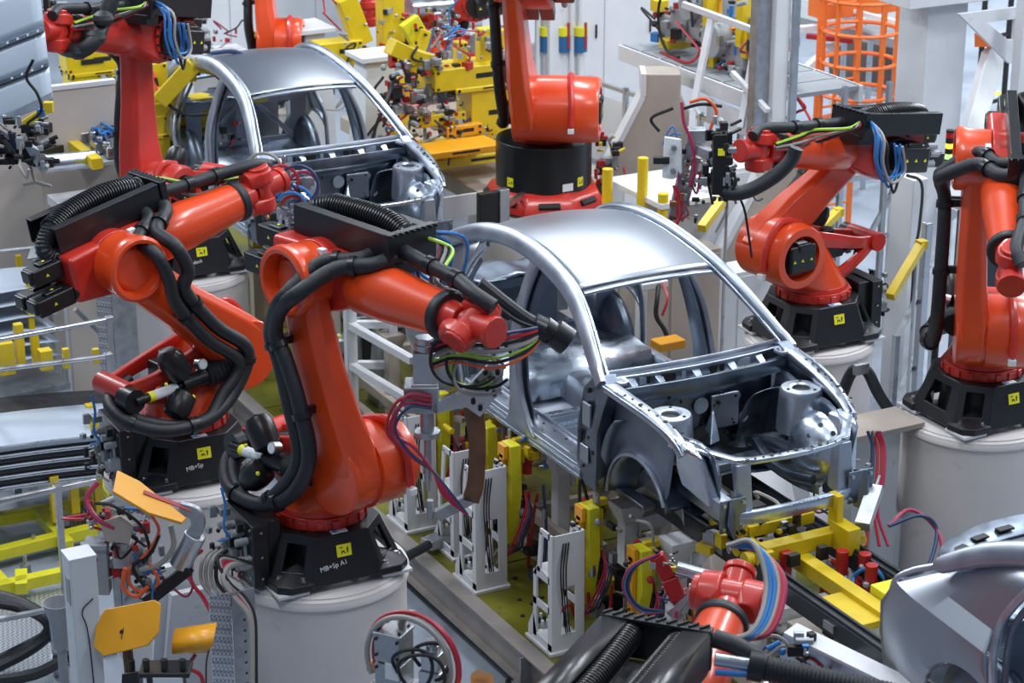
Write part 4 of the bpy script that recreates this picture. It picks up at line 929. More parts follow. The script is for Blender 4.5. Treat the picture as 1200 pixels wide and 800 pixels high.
def clamp_unit(x, y, z0, h, lab):
    t = thing('clamp_column', (x, y, z0), lab, 'clamp', 'yellow clamp columns beside the car sill')
    MB().box((x, y - .07, z0 + h * .62), (.06, .03, h * .62)).box((x + .0, y - .07, z0 + h * .95), (.10, .03, .10)).build('mounting_plate', 'yellow_orange', t, bev=.003)
    MB().hull([(x - .06, y - .05, z0 + h), (x + .08, y - .05, z0 + h), (x - .06, y + .03, z0 + h), (x + .08, y + .03, z0 + h), (x - .07, y - .05, z0 + h * .62), (x + .10, y - .05, z0 + h * .66), (x + .10, y + .03, z0 + h * .66), (x - .02, y - .05, z0 + h * .25), (x + .02, y + .03, z0 + h * .25)]).build('bracket', 'yellow_lime', t, bev=.006)
    MB().box((x - .02, y + .05, z0 + h * .82), (.09, .09, .26)).box((x - .02, y + .08, z0 + h * .99), (.05, .12, .05)).build('clamp_body', 'yellow', t, bev=.008)
    MB().cyl((x, y + .06, z0 + h * .35), (x, y + .06, z0 + h * .72), .035, n=14).cyl((x, y + .06, z0 + h * .33), (x, y + .06, z0 + h * .36), .042, n=14).build('air_cylinder', 'aluminium', t)
    MB().box((x + .06, y + .06, z0 + h * .52), (.04, .05, .12)).build('sensor', 'ink', t, bev=.004)
    MB().box((x - .1, y + .02, z0 + h * .88), (.06, .08, .08)).cyl((x - .1, y + .02, z0 + h * .93), (x - .1, y + .02, z0 + h), .02, n=10).build('red_coupling', 'red_clamp', t, bev=.006)
    for k in range(4): 
        zz = z0 + h * (.46 + .14 * k); MB().cyl((x + .0, y - .085, zz), (x + .05, y - .15, zz + .02), .008, n=6).box((x + .05, y - .15, zz + .02), (.03, .02, .02)).build('lock_pin', 'ink', t)
    clutter(t, T((x + .02, y + .10, z0 + h * .55)), (.26, .26, h * .9), 26, int(abs(x) * 100), ('ink', 'galvanised', 'red_clamp', 'fixture_beige', 'yellow', 'black_paint'), hoses=4)
    for j, m in enumerate(('hose_red', 'hose_magenta', 'hose_navy', 'ink')):
        a = .03 * j
        MB().tube([(x + .05, y + .06, z0 + h * .7 - a), (x + .14 + a, y + .04, z0 + h * .58), (x + .12 + a, y - .02, z0 + h * .38), (x + .03, y - .04 + a, z0 + h * .22), (x - .02 - a, y - .05, z0 + .12)], .008, 6, 5).build('hose', m, t)
tower(-.46, -1.05, .86, 'white fixture tower nearest the front, beside the car sill')
tower(-1.50, -1.08, .92, 'white fixture tower with red hoses, middle of the row by the sill')
tower(-2.62, -1.08, .92, 'white fixture tower behind the orange robot arm, far end of the row by the sill')
tower(-2.05, -.98, .84, 'short white fixture tower between two taller ones under the rear sill')
clamp_unit(-.05, -.66, .35, .80, 'yellow clamp column under the wheelhouse of the centre car')
for i, (px, py) in enumerate(((400, 470), (425, 440), (452, 470))):
    p = pz(px, py, .35)
    t = thing('sloped_cover', (p.x, p.y, .35), ['grey sloped cover box, leftmost of three behind the front robot arm', 'grey sloped cover box, middle of three behind the front robot arm', 'grey sloped cover box, rightmost of three behind the front robot arm'][i], 'cover', 'grey sloped covers on the deck')
    x, y = p.x, p.y
    MB().hull([(x - .12, y - .12, .35), (x + .12, y - .12, .35), (x - .12, y + .12, .35), (x + .12, y + .12, .35), (x - .05, y - .09, .95), (x + .07, y - .09, .92), (x - .05, y + .09, .95), (x + .07, y + .09, .92)]).build('cover', 'galvanised', t, bev=.008)
    MB().cyl((x, y, .93), (x, y, .945), .02, n=10).build('sight_cap', 'yellow_lime', t)
    MB().box((x + .12, y, .62), (.03, .08, .4)).build('strip', 'ink', t)
# frame tubes behind the front robot
fr = thing('tube_frame', pz(415, 440, .35), 'white tube frame seen between the front robot arm and its gun', 'frame')
for (a, b, z0, z1) in ((412, 372, .35, 1.6), (462, 420, .35, 1.55), (415, 475, .35, 1.5)):
    p = pz(a, 500, .35); MB().box((p.x, p.y, (z0 + z1) / 2), (.07, .07, z1 - z0)).build('post', 'white_paint', fr, bev=.004)
q0 = pz(412, 500, .35); q1 = pz(462, 500, .35)
for z in (.9, 1.25, 1.55): MB().bar((q0.x, q0.y, z), (q1.x, q1.y, z), .06, .06).bar((q0.x, q0.y, z), (q0.x + 1.0, q0.y + .1, z), .06, .06).build('tube', 'white_paint', fr, bev=.004)
# ---------------------------------------------------------------- front gun of R1
def spot_gun(F, lab, arm=True, cat='weld gun'):
    """F: x right along the arm, y into the picture, z up; origin at the body"""
    t = thing('spot_weld_gun', F.translation, lab, cat)
    MB(F).box((-.02, 0, .10), (.13, .13, .20)).box((-.02, 0, .0), (.15, .15, .03)).build('servo_body', 'aluminium', t, bev=.005)
    MB(F).cyl((-.02, 0, .2), (-.02, 0, .24), .06, n=20).cyl((-.02, 0, .24), (-.02, 0, .28), .055, n=20).build('servo_cap', 'aluminium', t, bev=.004)
    MB(F).box((-.04, 0, -.08), (.20, .18, .16)).build('housing', 'galvanised', t, bev=.006)
    MB(F).prism([(.02, -.10), (.22, .0), (.36, .16), (.44, .14), (.42, -.02), (.30, -.18), (.22, -.12), (.03, -.16)], (0, -.07, 0), (1, 0, 0), (0, 0, 1), -.02, .02).build('mount_plate', 'aluminium', t, bev=.004)
    b = MB(F)
    for x, z in ((.26, -.08), (.30, -.12), (.36, .06), (.34, .0), (.40, .10), (.33, .10), (.28, .03), (.38, -.03)): b.cyl((x, -.09, z), (x, -.115, z), .014, n=8)
    b.build('plate_bolts', 'ink', t, kind='stuff')
    MB(F).cyl((-.01, 0, -.16), (-.01, 0, -.30), .042, n=18).cyl((-.01, 0, -.30), (-.01, 0, -.33), .075, n=20).cyl((-.01, 0, -.33), (-.01, 0, -.62), .022, n=12).cyl((-.01, 0, -.62), (-.01, 0, -.68), .014, n=10).build('electrode_shaft', 'galvanised', t)
    MB(F).box((.02, .06, .03), (.22, .02, .2)).build('back_plate', 'aluminium', t, bev=.004)
    if arm:
        MB(F).sweep([(.26, 0, -.14), (.28, 0, -.36), (.27, 0, -.62), (.24, 0, -.74)], [.12, .10, .10, .10], .06, (0, -1, 0), 5, .2).build('electrode_arm', 'brown_copper', t)
        MB(F).bar((.25, 0, -.72), (.04, 0, -.84), .06, .07).cyl((.0, 0, -.86), (.0, 0, -.74), .022, n=12).build('arm_foot', 'grey_paint', t, bev=.006)
    for j, (m, dz, dx) in enumerate((('hose_magenta', 0, 0), ('hose_red', .03, -.02), ('hose_navy', -.02, .03), ('hose_magenta', .05, .02))):
        MB(F).tube([(.02, -.10, -.10 + dz), (-.14 + dx, -.14, -.08 + dz), (-.22 + dx, -.12, -.25), (-.10 + dx, -.10, -.42 + dz), (.02, -.08, -.52), (.10 + dx, -.10, -.66), (.22, -.08, -.80)], .0095, 6, 6).build('hose', m, t)
    return t
e = R(-14); G = frame(pd(502, 448, 12.9), V((math.cos(R(30)), math.sin(R(30)), 0)).lerp(_rt, .5).normalized(), V((-_rt.y, _rt.x, 0)), AZv)
gx = V((_rt.x, _rt.y, 0)).normalized(); gy = V((-gx.y, gx.x, 0)); G = frame(pd(502, 448, 12.9), gx, gy, AZv)
gun1 = spot_gun(G, 'silver spot weld gun with a brown arm hanging in front of the car sill')
for j, (m, r_, k) in enumerate((('hose_grey', .013, 0.), ('ink', .011, .03), ('hose_red', .012, .055), ('wire_green', .007, -.03), ('ink', .010, -.05), ('hose_navy', .011, .08), ('hose_orange', .008, -.075))):
    MB(G).tube([(.02, -.06, .18 + k), (.16, -.16, .26 + k), (.38, -.22, .27 + k * 1.3), (.56, -.16, .30 + k), (.66, -.05, .33 + k * .4)], r_, 7, 6).build('supply_hose', m, gun1)
for j, (m, c, rr) in enumerate((('ink', (.30, -.14, .17), .19), ('hose_grey', (.30, -.15, .10), .15), ('wire_green', (.26, -.13, .13), .13), ('ink', (.22, -.16, .20), .20))):
    MB(G).tube([V(c) + V((rr * math.cos(a), .02 * math.sin(3 * a), rr * .85 * math.sin(a))) for a in [.3 + k * 5.4 / 12 for k in range(13)]], .010, 7, 3).build('supply_hose', m, gun1)
FF1 = R1[3]
hd = thing('wrist_hose_bundle', FF1 @ V((1.3, 0, 0)), 'bundle of black hoses clamped at the wrist before the car door opening', 'hoses')
for k in range(7):
    MB(G).tube([(.34 + .02 * k, -.1, .55 - .02 * k), (.50, -.1 + .02 * k, .42), (.66, -.06, .34 - .01 * k), (.74, .0 + .02 * k, .27)], .020 if k % 2 else .014, 7, 5).build('hose', 'rubber', hd)
MB(G).tube([(.30, -.05, .62), (.42, -.06, .52), (.54, -.05, .42), (.64, -.03, .35)], .042, 10, 5).build('heavy_hose', 'rubber', hd); MB(G).cyl((.60, -.03, .36), (.66, -.03, .33), .075, n=16).build('hose_clamp', 'black_paint', hd); MB(G).cyl((.72, 0, .31), (.80, 0, .25), .085, n=16).cyl((.66, 0, .34), (.74, 0, .28), .07, n=16).build('hose_socket', 'black_paint', hd)
# ---------------------------------------------------------------- R4 and far robots
p4 = pd(637, 212, 21.0)
(R4, R4p) = place_robot(p4.x, p4.y, 1, 326, 30, 34, 1.55, .58, 'large orange-red robot on a black drum base behind the centre car roof', 'white pedestal under the black drum base at top centre', big=True, tray=False)
p8 = pd(336, 112, 26.); (R8, R8p) = place_robot(p8.x, p8.y, 1, 330, -8, 20, 1.2, .5, 'orange robot seen only in part beyond the far car roof', 'pedestal hidden behind the far car roof', tray=False, zp=p8.z)
p9 = pd(520, 120, 26.); (R9, R9p) = place_robot(p9.x, p9.y, 1, 250, -60, -5, .9, .5, 'red robot behind the yellow tooling at top centre', 'pedestal behind the yellow tooling at top centre', tray=False, zp=p9.z)
# R7: lower centre, seen from behind
f7 = R(152.25 - 20); W7 = pd(858, 700, 11.75); A3 = W7 - V((math.cos(f7) * .978, math.sin(f7) * .978, .208)) * 1.24
bx = A3 - V((math.cos(f7), math.sin(f7), 0)) * (.389 + 1.25 * math.sin(R(-25)))
zb7 = A3.z - 1.25 * math.cos(R(25)) - .739
pr7, _ = pedestal((bx.x, bx.y), .56, 'white pedestal below the lower edge of the picture', zb7 - .02); pads(pr7, (bx.x, bx.y, zb7))
R7 = robot((bx.x, bx.y, zb7), -1, f7, R(-25), R(12), 1.25, 'red-orange robot wrist rising at the lower edge beside a wide black tray', tray=False, hoses=False, wr=(.3, 0), a4=0., wk=1.25)
F7 = R7[3]
hx = V((math.sin(f7), -math.cos(f7), 0)); hy = V((math.cos(f7), math.sin(f7), 0)); hy = (hy - AZv * .12).normalized()
C7 = pd(769, 740, 10.9); T7 = frame(C7, hx, hy, hx.cross(hy))
wt = R7[0]
ct = MB(T7).box((-.0, .02, -.06), (.56, .03, .20)).box((0, .0, .05), (.56, .07, .02)).build('cable_tray', 'black_paint', wt, bev=.006)
lt = MB(T7)
for k in range(10): lt.bar((-.27 + .055 * k, -.03, .065), (-.24 + .055 * k, .035, .065), .010, .012)
lt.build('lattice', 'black_cast', ct, kind='stuff')
for sx, x in ((-1, -.27), (1, .27)):
    MB(T7).add([(x, .0, .05), (x, -1.3, .05), (x - sx * .13, -1.3, .04), (x - sx * .13, -.0, .04), (x, 0, -.16), (x, -1.3, -.16)], [(0, 1, 2, 3), (0, 4, 5, 1)]).build('side_trough', 'black_paint', ct, solid=.012)
    MB(T7).coil([(x - sx * .14, -.02, -.03), (x - sx * .15, -.5, -.04), (x - sx * .15, -1.2, -.04)], .062, .009, .03, 6, 14).build('hose_spring', 'black_paint', ct)
    MB(T7).tube([(x - sx * .14, .0, -.03), (x - sx * .15, -.5, -.04), (x - sx * .15, -1.2, -.04)], .048, 12, 4).build('coiled_hose', 'rubber', ct)
MB(T7).box((0, -.65, -.17), (.54, 1.3, .015)).build('tray_floor', 'galvanised', ct)
MB(T7).sph((-.17, -.02, .02), .03, 10).build('copper_cap', 'copper', ct)
h7 = wt; T7 = frame(pd(812, 745, 10.7), V((_rt.x, _rt.y, 0)).normalized(), V((-_rt.y, _rt.x, 0)).normalized(), AZv)
MB(T7).tube([(.10, .02, -.02), (.22, -.02, -.05), (.38, -.08, -.14), (.6, -.2, -.32)], .046, 12, 6).build('hose', 'rubber', h7)
MB(T7).tube([(.26, -.1, -.10), (.5, -.15, -.13), (1.0, -.25, -.2)], .06, 12, 5, .05, .02).build('hose', 'rubber', h7)
MB(T7).cyl((.26, -.1, -.10), (.33, -.11, -.11), .075, n=16).build('hose_clamp', 'black_paint', h7)
MB(T7).cyl((.10, -.08, -.08), (.26, -.1, -.10), .035, n=14).build('metal_sleeve', 'aluminium', h7)
MB(T7).cyl((.10, -.12, -.13), (.26, -.14, -.13), .016, n=8).build('blue_line', 'hose_blue', h7)
for j, (m, k) in enumerate((('hose_blue', 0), ('hose_grey', .02), ('hose_red', .035), ('hose_blue', -.02), ('hose_grey', -.04), ('hose_magenta', .05))):
    MB(T7).tube([(.24 + k, .5, .24), (.36 + k, .45, .24 - k), (.42 + k, .3, .12), (.34 + k, .1, -.02), (.18 + k, .1, -.08)], .014, 7, 6).build('hose', m, h7)
# ---------------------------------------------------------------- shared small builders
def rail_thing(lab, a, b, posts=(), r=.022, m='aluminium', zbot=0.0):
    t = thing('guard_rail', (a.x, a.y, zbot), lab, 'railing', None)
    MB().cyl(a, b, r, n=12).build('rail', m, t)
    for q in posts:
        p = a.lerp(b, q); MB().box((p.x, p.y, (p.z + zbot) / 2), (.045, .045, p.z - zbot)).box((p.x, p.y, p.z), (.06, .06, .05)).build('post', m, t, bev=.004)
    return t
# ---------------------------------------------------------------- left edge: racks and rails
rail_thing('silver guard rail in front of the curved sheet stack at the left edge', pz(-40, 596, 1.0), pz(112, 563, 1.0), (.70,), .024)
rail_thing('silver guard rail just above the flat blue-grey sheet at left', pz(-40, 438, 1.25), pz(127, 417, 1.25), (.05, 1.), .022)
rail_thing('upper silver guard rail crossing from the left edge to the tread-plate post', pz(-40, 405, 1.5), pz(128, 374, 1.5), (.05, 1.), .022)
rail_thing('thin far rail against the beige partition at the left edge', pz(-30, 298, 1.6), pz(52, 289, 1.6), (1.,), .02)
rail_thing('low silver rail behind the upright white post at lower left', pz(-30, 731, .5), pz(70, 712, .5), (.9,), .022)
q = thing('diagonal_brace', pz(100, 385, .9), 'silver diagonal brace tube below the black motors at left', 'brace')
MB().cyl(pz(88, 362, 1.3), pz(130, 403, .9), .02, n=10).build('tube', 'aluminium', q)
tp = pz(129, 462, .6); q = thing('tread_post', (tp.x, tp.y, 0), 'upright diamond-plate cable duct with a grey side at left', 'post')
MB().box((tp.x, tp.y, 1.1), (.03, .12, 2.2)).build('tread_face', 'tread_plate', q); MB().box((tp.x, tp.y + .16, 1.1), (.05, .20, 2.2)).build('grey_side', 'galvanised', q)
# sheet stacks
def stack(px, py, z, lab, post_lab, nl, L, Wd, rot, dz=.085, cols=True, glab=None):
    o = pz(px, py, z); F = T(o) @ Matrix.Rotation(rot, 4, 'Z')
    for k in range(nl):
        t = thing('metal_sheet', F @ V((0, 0, -k * dz)), (lab if k == 0 else glab), 'sheet panel', None if k == 0 else glab.split(',')[0])
        rows = [[(x, y, -k * dz - .12 * ((y + Wd / 2) / Wd) ** 2 - .05 * (x / L) ** 2 - (.04 if i == 0 else 0)) for y in [(-Wd / 2 + Wd * j / 12) for j in range(13)]] for i, x in enumerate([L, L * .985] + [L * (.95 - .16 * q) for q in range(7)])]
        MB(F).grid(rows).build('skin', 'panel_sheet', t, solid=.008)
        MB(F).sweep([(L, -Wd / 2 + Wd * j / 6, -k * dz - .12 * (j / 6) ** 2 - .052) for j in range(7)], .012, .03, (1, 0, 0), 3).build('flange', 'steel_bright', t)
    return F
stack(20, 478, .96, 'flat blue-grey sheet panel on top of the rack at left, with a curved front edge', '', 1, .55, 1.7, .02)
Fs = T(pz(20, 478, .96)) @ Matrix.Rotation(.02, 4, 'Z')
for k in range(1, 5):
    t = thing('metal_sheet', Fs @ V((0, 0, -k * .085)), ['second', 'third', 'fourth', 'fifth'][k - 1] + ' curved sheet from the top in the dark-gapped stack at left', 'sheet panel', 'curved sheets stacked in the left rack')
    rows = [[(x, y, -k * .085 - .12 * ((y + .85) / 1.7) ** 2 - .05 * (x / .55) ** 2) for y in [(-.85 + 1.7 * j / 12) for j in range(13)]] for x in (.55, .3, .0, -.3, -.5)]
    MB(Fs).grid(rows).build('skin', 'panel_sheet', t, solid=.006); MB(Fs).grid([[(p[0] * .97, p[1] * .97, p[2] + .043) for p in r] for r in rows]).build('gap_shade', 'black_cast', t, solid=.06)  # black layers put in as the shade in the gaps between sheets
    MB(Fs).sweep([(.555, -.85 + 1.7 * j / 6, -k * .085 - .12 * (j / 6) ** 2 - .052) for j in range(7)], .012, .02, (1, 0, 0), 3).build('flange', 'steel_bright', t)
rk = thing('sheet_rack', pz(50, 600, 0), 'yellow floor rack of bars and uprights holding the sheet stack at left', 'rack')
MB(Fs).box((.0, 0, -.42), (1.0, 1.6, .04)).build('shelf', 'black_cast', rk)
def ypost(px, py0, py1, zref, w=.06, m='yellow', root=None, nm='upright', h=None):
    p = pz(px, py1, zref); d = (p - CAM).dot(_fw); top = pd(px, py0, d)
    return MB().box((p.x, p.y, (top.z + p.z) / 2), (w, w, max(.05, top.z - p.z))).build(nm, m, root, bev=.006)
for px, a, b, z in ((108, 467, 515, .6), (118, 470, 620, .0), (66, 548, 610, .2), (88, 545, 600, .2)): ypost(px, a, b, z, .07, 'yellow', rk)
for px, a, b, z, w in ((54, 406, 432, 1.1, .10), (78, 405, 431, 1.1, .05), (113, 406, 425, 1.1, .05), (25, 372, 432, 1.05, .07), (8, 395, 437, 1.05, .12), (43, 385, 430, 1.05, .06)): ypost(px, a, b, z, w, 'yellow', rk, 'stop_block')
def ybar(p, q, w=.09, h=.09, m='yellow_lime', root=None, nm='bar'): return MB().bar(p, q, w, h).build(nm, m, root, bev=.006)
for a, b in (((-30, 613), (108, 588)), ((-30, 655), (112, 620)), ((-30, 695), (72, 673)), ((45, 600), (80, 640)), ((8, 690), (-20, 660)), ((25, 672), (25, 690)), ((85, 560), (120, 600))):
    ybar(pz(*a, .12), pz(*b, .12), root=rk)
cl = MB()
for px, py in ((75, 610), (40, 640), (100, 600), (30, 665), (95, 560), (20, 575), (35, 560)): p = pz(px, py, .1); cl.box(p, (.08, .06, .06)).cyl(p, p + V((0, 0, .1)), .015, n=8)
cl.build('stop_fittings', 'galvanised', rk, kind='stuff')
# farther rack with small curved sheets
F2 = T(pz(-5, 330, 1.55)) @ Matrix.Rotation(.1, 4, 'Z')
rk2 = thing('sheet_rack', pz(20, 400, .6), 'farther rack of small curved sheets between yellow uprights at the left edge', 'rack')
for k in range(6):
    t = thing('metal_sheet', F2 @ V((0, 0, -k * .12)), '%s small curved sheet from the top in the farther left rack' % ['', 'second', 'third', 'fourth', 'fifth', 'lowest'][k] if k else 'topmost small curved sheet of the farther left rack', 'sheet panel', 'small sheets in the farther left rack' if k else None)
    rows = [[(x, y, -k * .12 - .18 * max(0, y) ** 2) for y in [-.3 + .7 * j / 8 for j in range(9)]] for x in (.3, .1, -.1, -.3)]
    MB(F2).grid(rows).build('skin', 'panel_sheet', t, solid=.008)
for px, a, b in ((6, 278, 300), (24, 295, 330), (3, 330, 398), (17, 322, 392), (39, 315, 410)): ypost(px, a, b, 1.0, .05, 'yellow', rk2)
MB(F2).box((0, 0, -.85), (.9, .8, .05)).build('shelf', 'galvanised', rk2)
# beige partitions behind
for i, (px, py, w, h, lab) in enumerate(((20, 395, 2.2, 2.6, 'large plain beige partition at the left edge behind the sheet racks'), (172, 440, 1.3, 1.7, 'beige partition seen under the arm of the robot leaning back'), )):
    p = pz(px, py + 40, .0); t = thing('partition', (p.x, p.y, 0), lab, 'partition')
    for k in range(3): MB().box((p.x, p.y + (k - 1) * w / 3, h / 2), (.05, w / 3 - .01, h)).build('panel', 'cream_paint', t, bev=.004)
    MB().box((p.x, p.y, h + .02), (.08, w, .04)).build('cap_rail', 'white_paint', t)
wt_ = thing('work_table', pz(110, 260, 1.0), 'white bench leg and top with a yellow block behind the black tray', 'table')
p = pd(75, 250, 19.5)
MB().box((p.x, p.y, p.z / 2), (.10, .10, p.z)).build('leg', 'white_paint', wt_); MB().box((p.x - .2, p.y + .5, p.z), (.6, 1.0, .08)).box((p.x - .2, p.y + .9, p.z / 2), (.5, .4, p.z)).build('body', 'white_paint', wt_)
MB().box((p.x + .1, p.y + .12, p.z + .0), (.3, .25, .1)).build('yellow_block', 'yellow_orange', wt_)
# floor chequer plates and dark cable bundle, lower left
for i, (px, py, w, l) in enumerate(((35, 740, .9, 1.1), (95, 425, .8, .8), (15, 410, .5, .6), (110, 600, .5, .5))):
    p = pz(px, py, .03); t = MB().box((p.x, p.y, .02), (l, w, .04)).build('floor_plate', 'tread_plate')
    tag(t, ['diamond-patterned floor plate under the black cable bundle at lower left', 'diamond-patterned floor plate below the black motors at left', 'diamond-patterned plate at the left edge beside the yellow uprights', 'small diamond-patterned plate beside the yellow rack'][i], 'floor plate')
cb = thing('cable_bundle', pz(40, 740, .1), 'curved bundle of black cables on the patterned floor plate at lower left', 'cables')
for k in range(6):
    MB().tube([pz(-30, 690 + 3 * k, .45 + .03 * k), pz(20, 703 + 2 * k, .45), pz(52, 722 + k, .4), pz(58 - k, 742, .3), pz(30, 765 - 2 * k, .2), pz(-30, 795 - 2 * k, .15)], .026 if k % 2 else .035, 8, 6, .05 if k == 3 else 0, .02).build('cable', 'rubber', cb)
MB().tube([pz(-30, 800, .1), pz(40, 790, .12), pz(90, 762, .12)], .04, 8).build('cable', 'rubber', cb)
# ---------------------------------------------------------------- white post with sensor, docked gun, yellow plates
def upright(px, py, d, w, lab, m='white_paint'):
    p = pd(px, py, d); t = thing('square_post', (p.x, p.y, 0), lab, 'post')
    MB().box((p.x, p.y, p.z / 2), (w, w, p.z)).build('post', m, t, bev=.008); MB().box((p.x, p.y, p.z), (w * 1.02, w * 1.02, .012)).build('cap', m, t); return t, p
t, p = upright(92, 648, 12.4, .155, 'white square post with a thin cable, standing at lower left')
MB().box((p.x + .02, p.y - .079, p.z - .2), (.07, .006, .16)).build('cover_plate', 'grey_paint', t)
MB().tube([p + V((.085, .04, -.25)), p + V((.09, -.03, -.32)), p + V((.085, .0, -.5)), p + V((.085, .02, -1.3))], .004, 5).build('cable', 'ink', t)
Gd = frame(pd(150, 640, 12.9), gx, gy, AZv)
dg = thing('docked_weld_gun', Gd.translation, 'grey weld gun with coloured cables parked beside the white square post', 'weld gun')
MB(Gd).box((-.18, 0, .02), (.14, .14, .035)).box((-.16, 0, -.14), (.09, .10, .30)).cyl((-.24, -.03, -.08), (-.24, -.03, .04), .03, n=12).build('sensor_head', 'grey_paint', dg, bev=.006)
MB(Gd).box((-.04, .02, -.05), (.10, .10, .16)).box((.06, .02, -.08), (.12, .12, .18)).cyl((.0, 0, -.36), (.08, -.04, -.28), .055, n=16).box((-.08, .03, -.26), (.05, .06, .34)).box((-.03, .0, -.30), (.03, .05, .30)).build('gun_body', 'galvanised', dg, bev=.006)
MB(Gd).hull([(-.12, -.06, .06), (.02, -.06, .04), (.05, -.06, .16), (-.02, -.06, .22), (-.14, -.06, .18), (-.12, .04, .08), (.02, .04, .06), (-.02, .04, .2)]).build('shield_plate', 'fixture_beige', dg, bev=.004)
MB(Gd).bar((.36, -.08, -.10), (.06, -.05, -.36), .06, .07).build('black_arm', 'black_paint', dg, bev=.006)
MB(Gd).cyl((.30, -.05, -.10), (.40, -.05, .10), .065, n=18).build('silver_cylinder', 'aluminium', dg, bev=.008)
MB(Gd).sweep([(.37, -.05, .08), (.42, -.05, .16), (.40, -.05, .24), (.32, -.05, .27)], .08, .06, (0, -1, 0), 4).build('grey_bracket', 'galvanised', dg)
for j, (m, pts) in enumerate((('hose_orange', [(.16, -.08, .24), (.20, -.1, .14), (.12, -.1, .0), (.02, -.1, -.10), (.02, -.1, -.2), (.10, -.1, -.24), (.18, -.1, -.18), (.14, -.1, -.06)]), ('hose_orange', [(.0, -.12, -.08), (-.02, -.12, -.2), (.05, -.12, -.26), (.12, -.12, -.2)]), ('hose_grey', [(.27, -.1, .18), (.28, -.1, .05), (.20, -.1, -.06), (.08, -.1, -.1)]), ('ink', [(-.16, -.06, .30), (-.05, -.1, .30), (.10, -.1, .18), (.14, -.1, .02), (.10, -.1, -.06)]), ('ink', [(.20, -.1, .12), (.14, -.1, .0), (.04, -.1, -.08), (.1, -.1, -.2), (.16, -.1, -.24)]), ('hose_magenta', [(-.16, .05, .38), (-.22, -.0, .3), (-.16, -.05, .2), (-.06, -.05, .14)]))):
    MB(Gd).tube(pts, .010 + .003 * (j % 3), 7, 6).build('hose', m, dg)
clutter(dg, Gd @ T((-.06, .06, .16)), (.36, .16, .16), 44, 3, hoses=3); clutter(dg, Gd @ T((.02, -.02, -.12)), (.34, .14, .36), 46, 5, hoses=4)
def plate(name, lab, F, poly, m, th=.02, par=None, cat='plate'):
    t = thing(name, F.translation, lab, cat); MB(F).prism(poly, (0, 0, 0), (1, 0, 0), (0, 1, 0), 0, th).build('plate', m, t, bev=.005); return t
F = frame(pd(150, 735, 12.5), (gx * .97 + AZv * .17).normalized(), (AZv * .82 + gy * .5).normalized(), (0, 0, 0)); F.col[2].xyz = F.col[0].xyz.cross(F.col[1].xyz)
t = plate('yellow_plate', 'orange-yellow eight-sided plate with cut corners at lower left', F, [(-.19, -.08), (-.13, -.14), (.12, -.12), (.18, -.06), (.19, .10), (.15, .13), (-.13, .12), (-.18, .06)], 'yellow_orange')
MB(F).cyl((-.03, -.02, .0), (-.03, -.02, .024), .012, n=8).bar((-.02, .0, .022), (-.03, -.06, .022), .004, .004).build('slot_mark', 'ink', t)
MB(F).cyl((-.02, .0, -.02), (-.0, -.6, -.25), .03, n=10).build('stem', 'brown_copper', t); MB(F).box((.02, -.32, -.06), (.10, .14, .10)).cyl((.02, -.28, -.06), (.02, -.18, -.02), .02, n=10).build('valve', 'black_paint', t, bev=.008)
F = frame(pd(176, 586, 12.7), (gx * .9 - AZv * .38).normalized(), (gy * .9 + AZv * .3).normalized(), (0, 0, 0)); F.col[2].xyz = F.col[0].xyz.cross(F.col[1].xyz).normalized()
t = plate('yellow_plate', 'long bent yellow guard plate with a dark red stripe under the left robot', F, [(-.22, -.06), (.0, -.12), (.20, -.10), (.22, -.05), (-.08, .10), (-.22, .12)], 'yellow_orange')
MB(F).bar((-.05, .02, .024), (.24, .02, .024), .03, .006).build('red_stripe', 'cabinet_red', t)
F = frame(pd(228, 756, 12.6), gx, gy, AZv)
t = thing('yellow_bracket_box', F.translation, 'small yellow sheet-metal hood left of the front pedestal', 'bracket')
MB(F).add([(-.12, -.05, .04), (.12, -.05, .08), (.12, .08, .10), (-.12, .08, .06), (-.12, -.06, -.02), (.11, -.06, .03), (-.10, .03, -.06), (.06, .03, -.06)], [(0, 1, 2, 3), (0, 4, 5, 1), (4, 6, 7, 5)]).build('hood', 'yellow_orange', t, solid=.008)
MB(F).tube([(.0, 0, -.06), (-.04, 0, -.14), (.03, 0, -.2), (.04, 0, -.4)], .012, 6).build('hose', 'hose_red', t); MB(F).tube([(.09, 0, .0), (.06, 0, -.12), (.05, 0, -.4)], .005, 5).build('cable', 'ink', t)
F = frame(pd(195, 795, 12.3), gx, gy, AZv); t = thing('pipe_manifold', F.translation, 'dark flange block with bolts at the lower edge left of the front pedestal', 'manifold')
MB(F).box((0, 0, .06), (.28, .16, .03)).box((0, 0, -.1), (.2, .12, .3)).build('flange', 'black_paint', t, bev=.006); MB(F).box((.02, -.07, .0), (.16, .03, .1)).build('label', 'label_white', t)
for k in range(3): MB(F).cyl((-.1 + .1 * k, -.04, .07), (-.1 + .1 * k, -.04, .14), .02, n=8).build('bolt', 'black_paint', t)
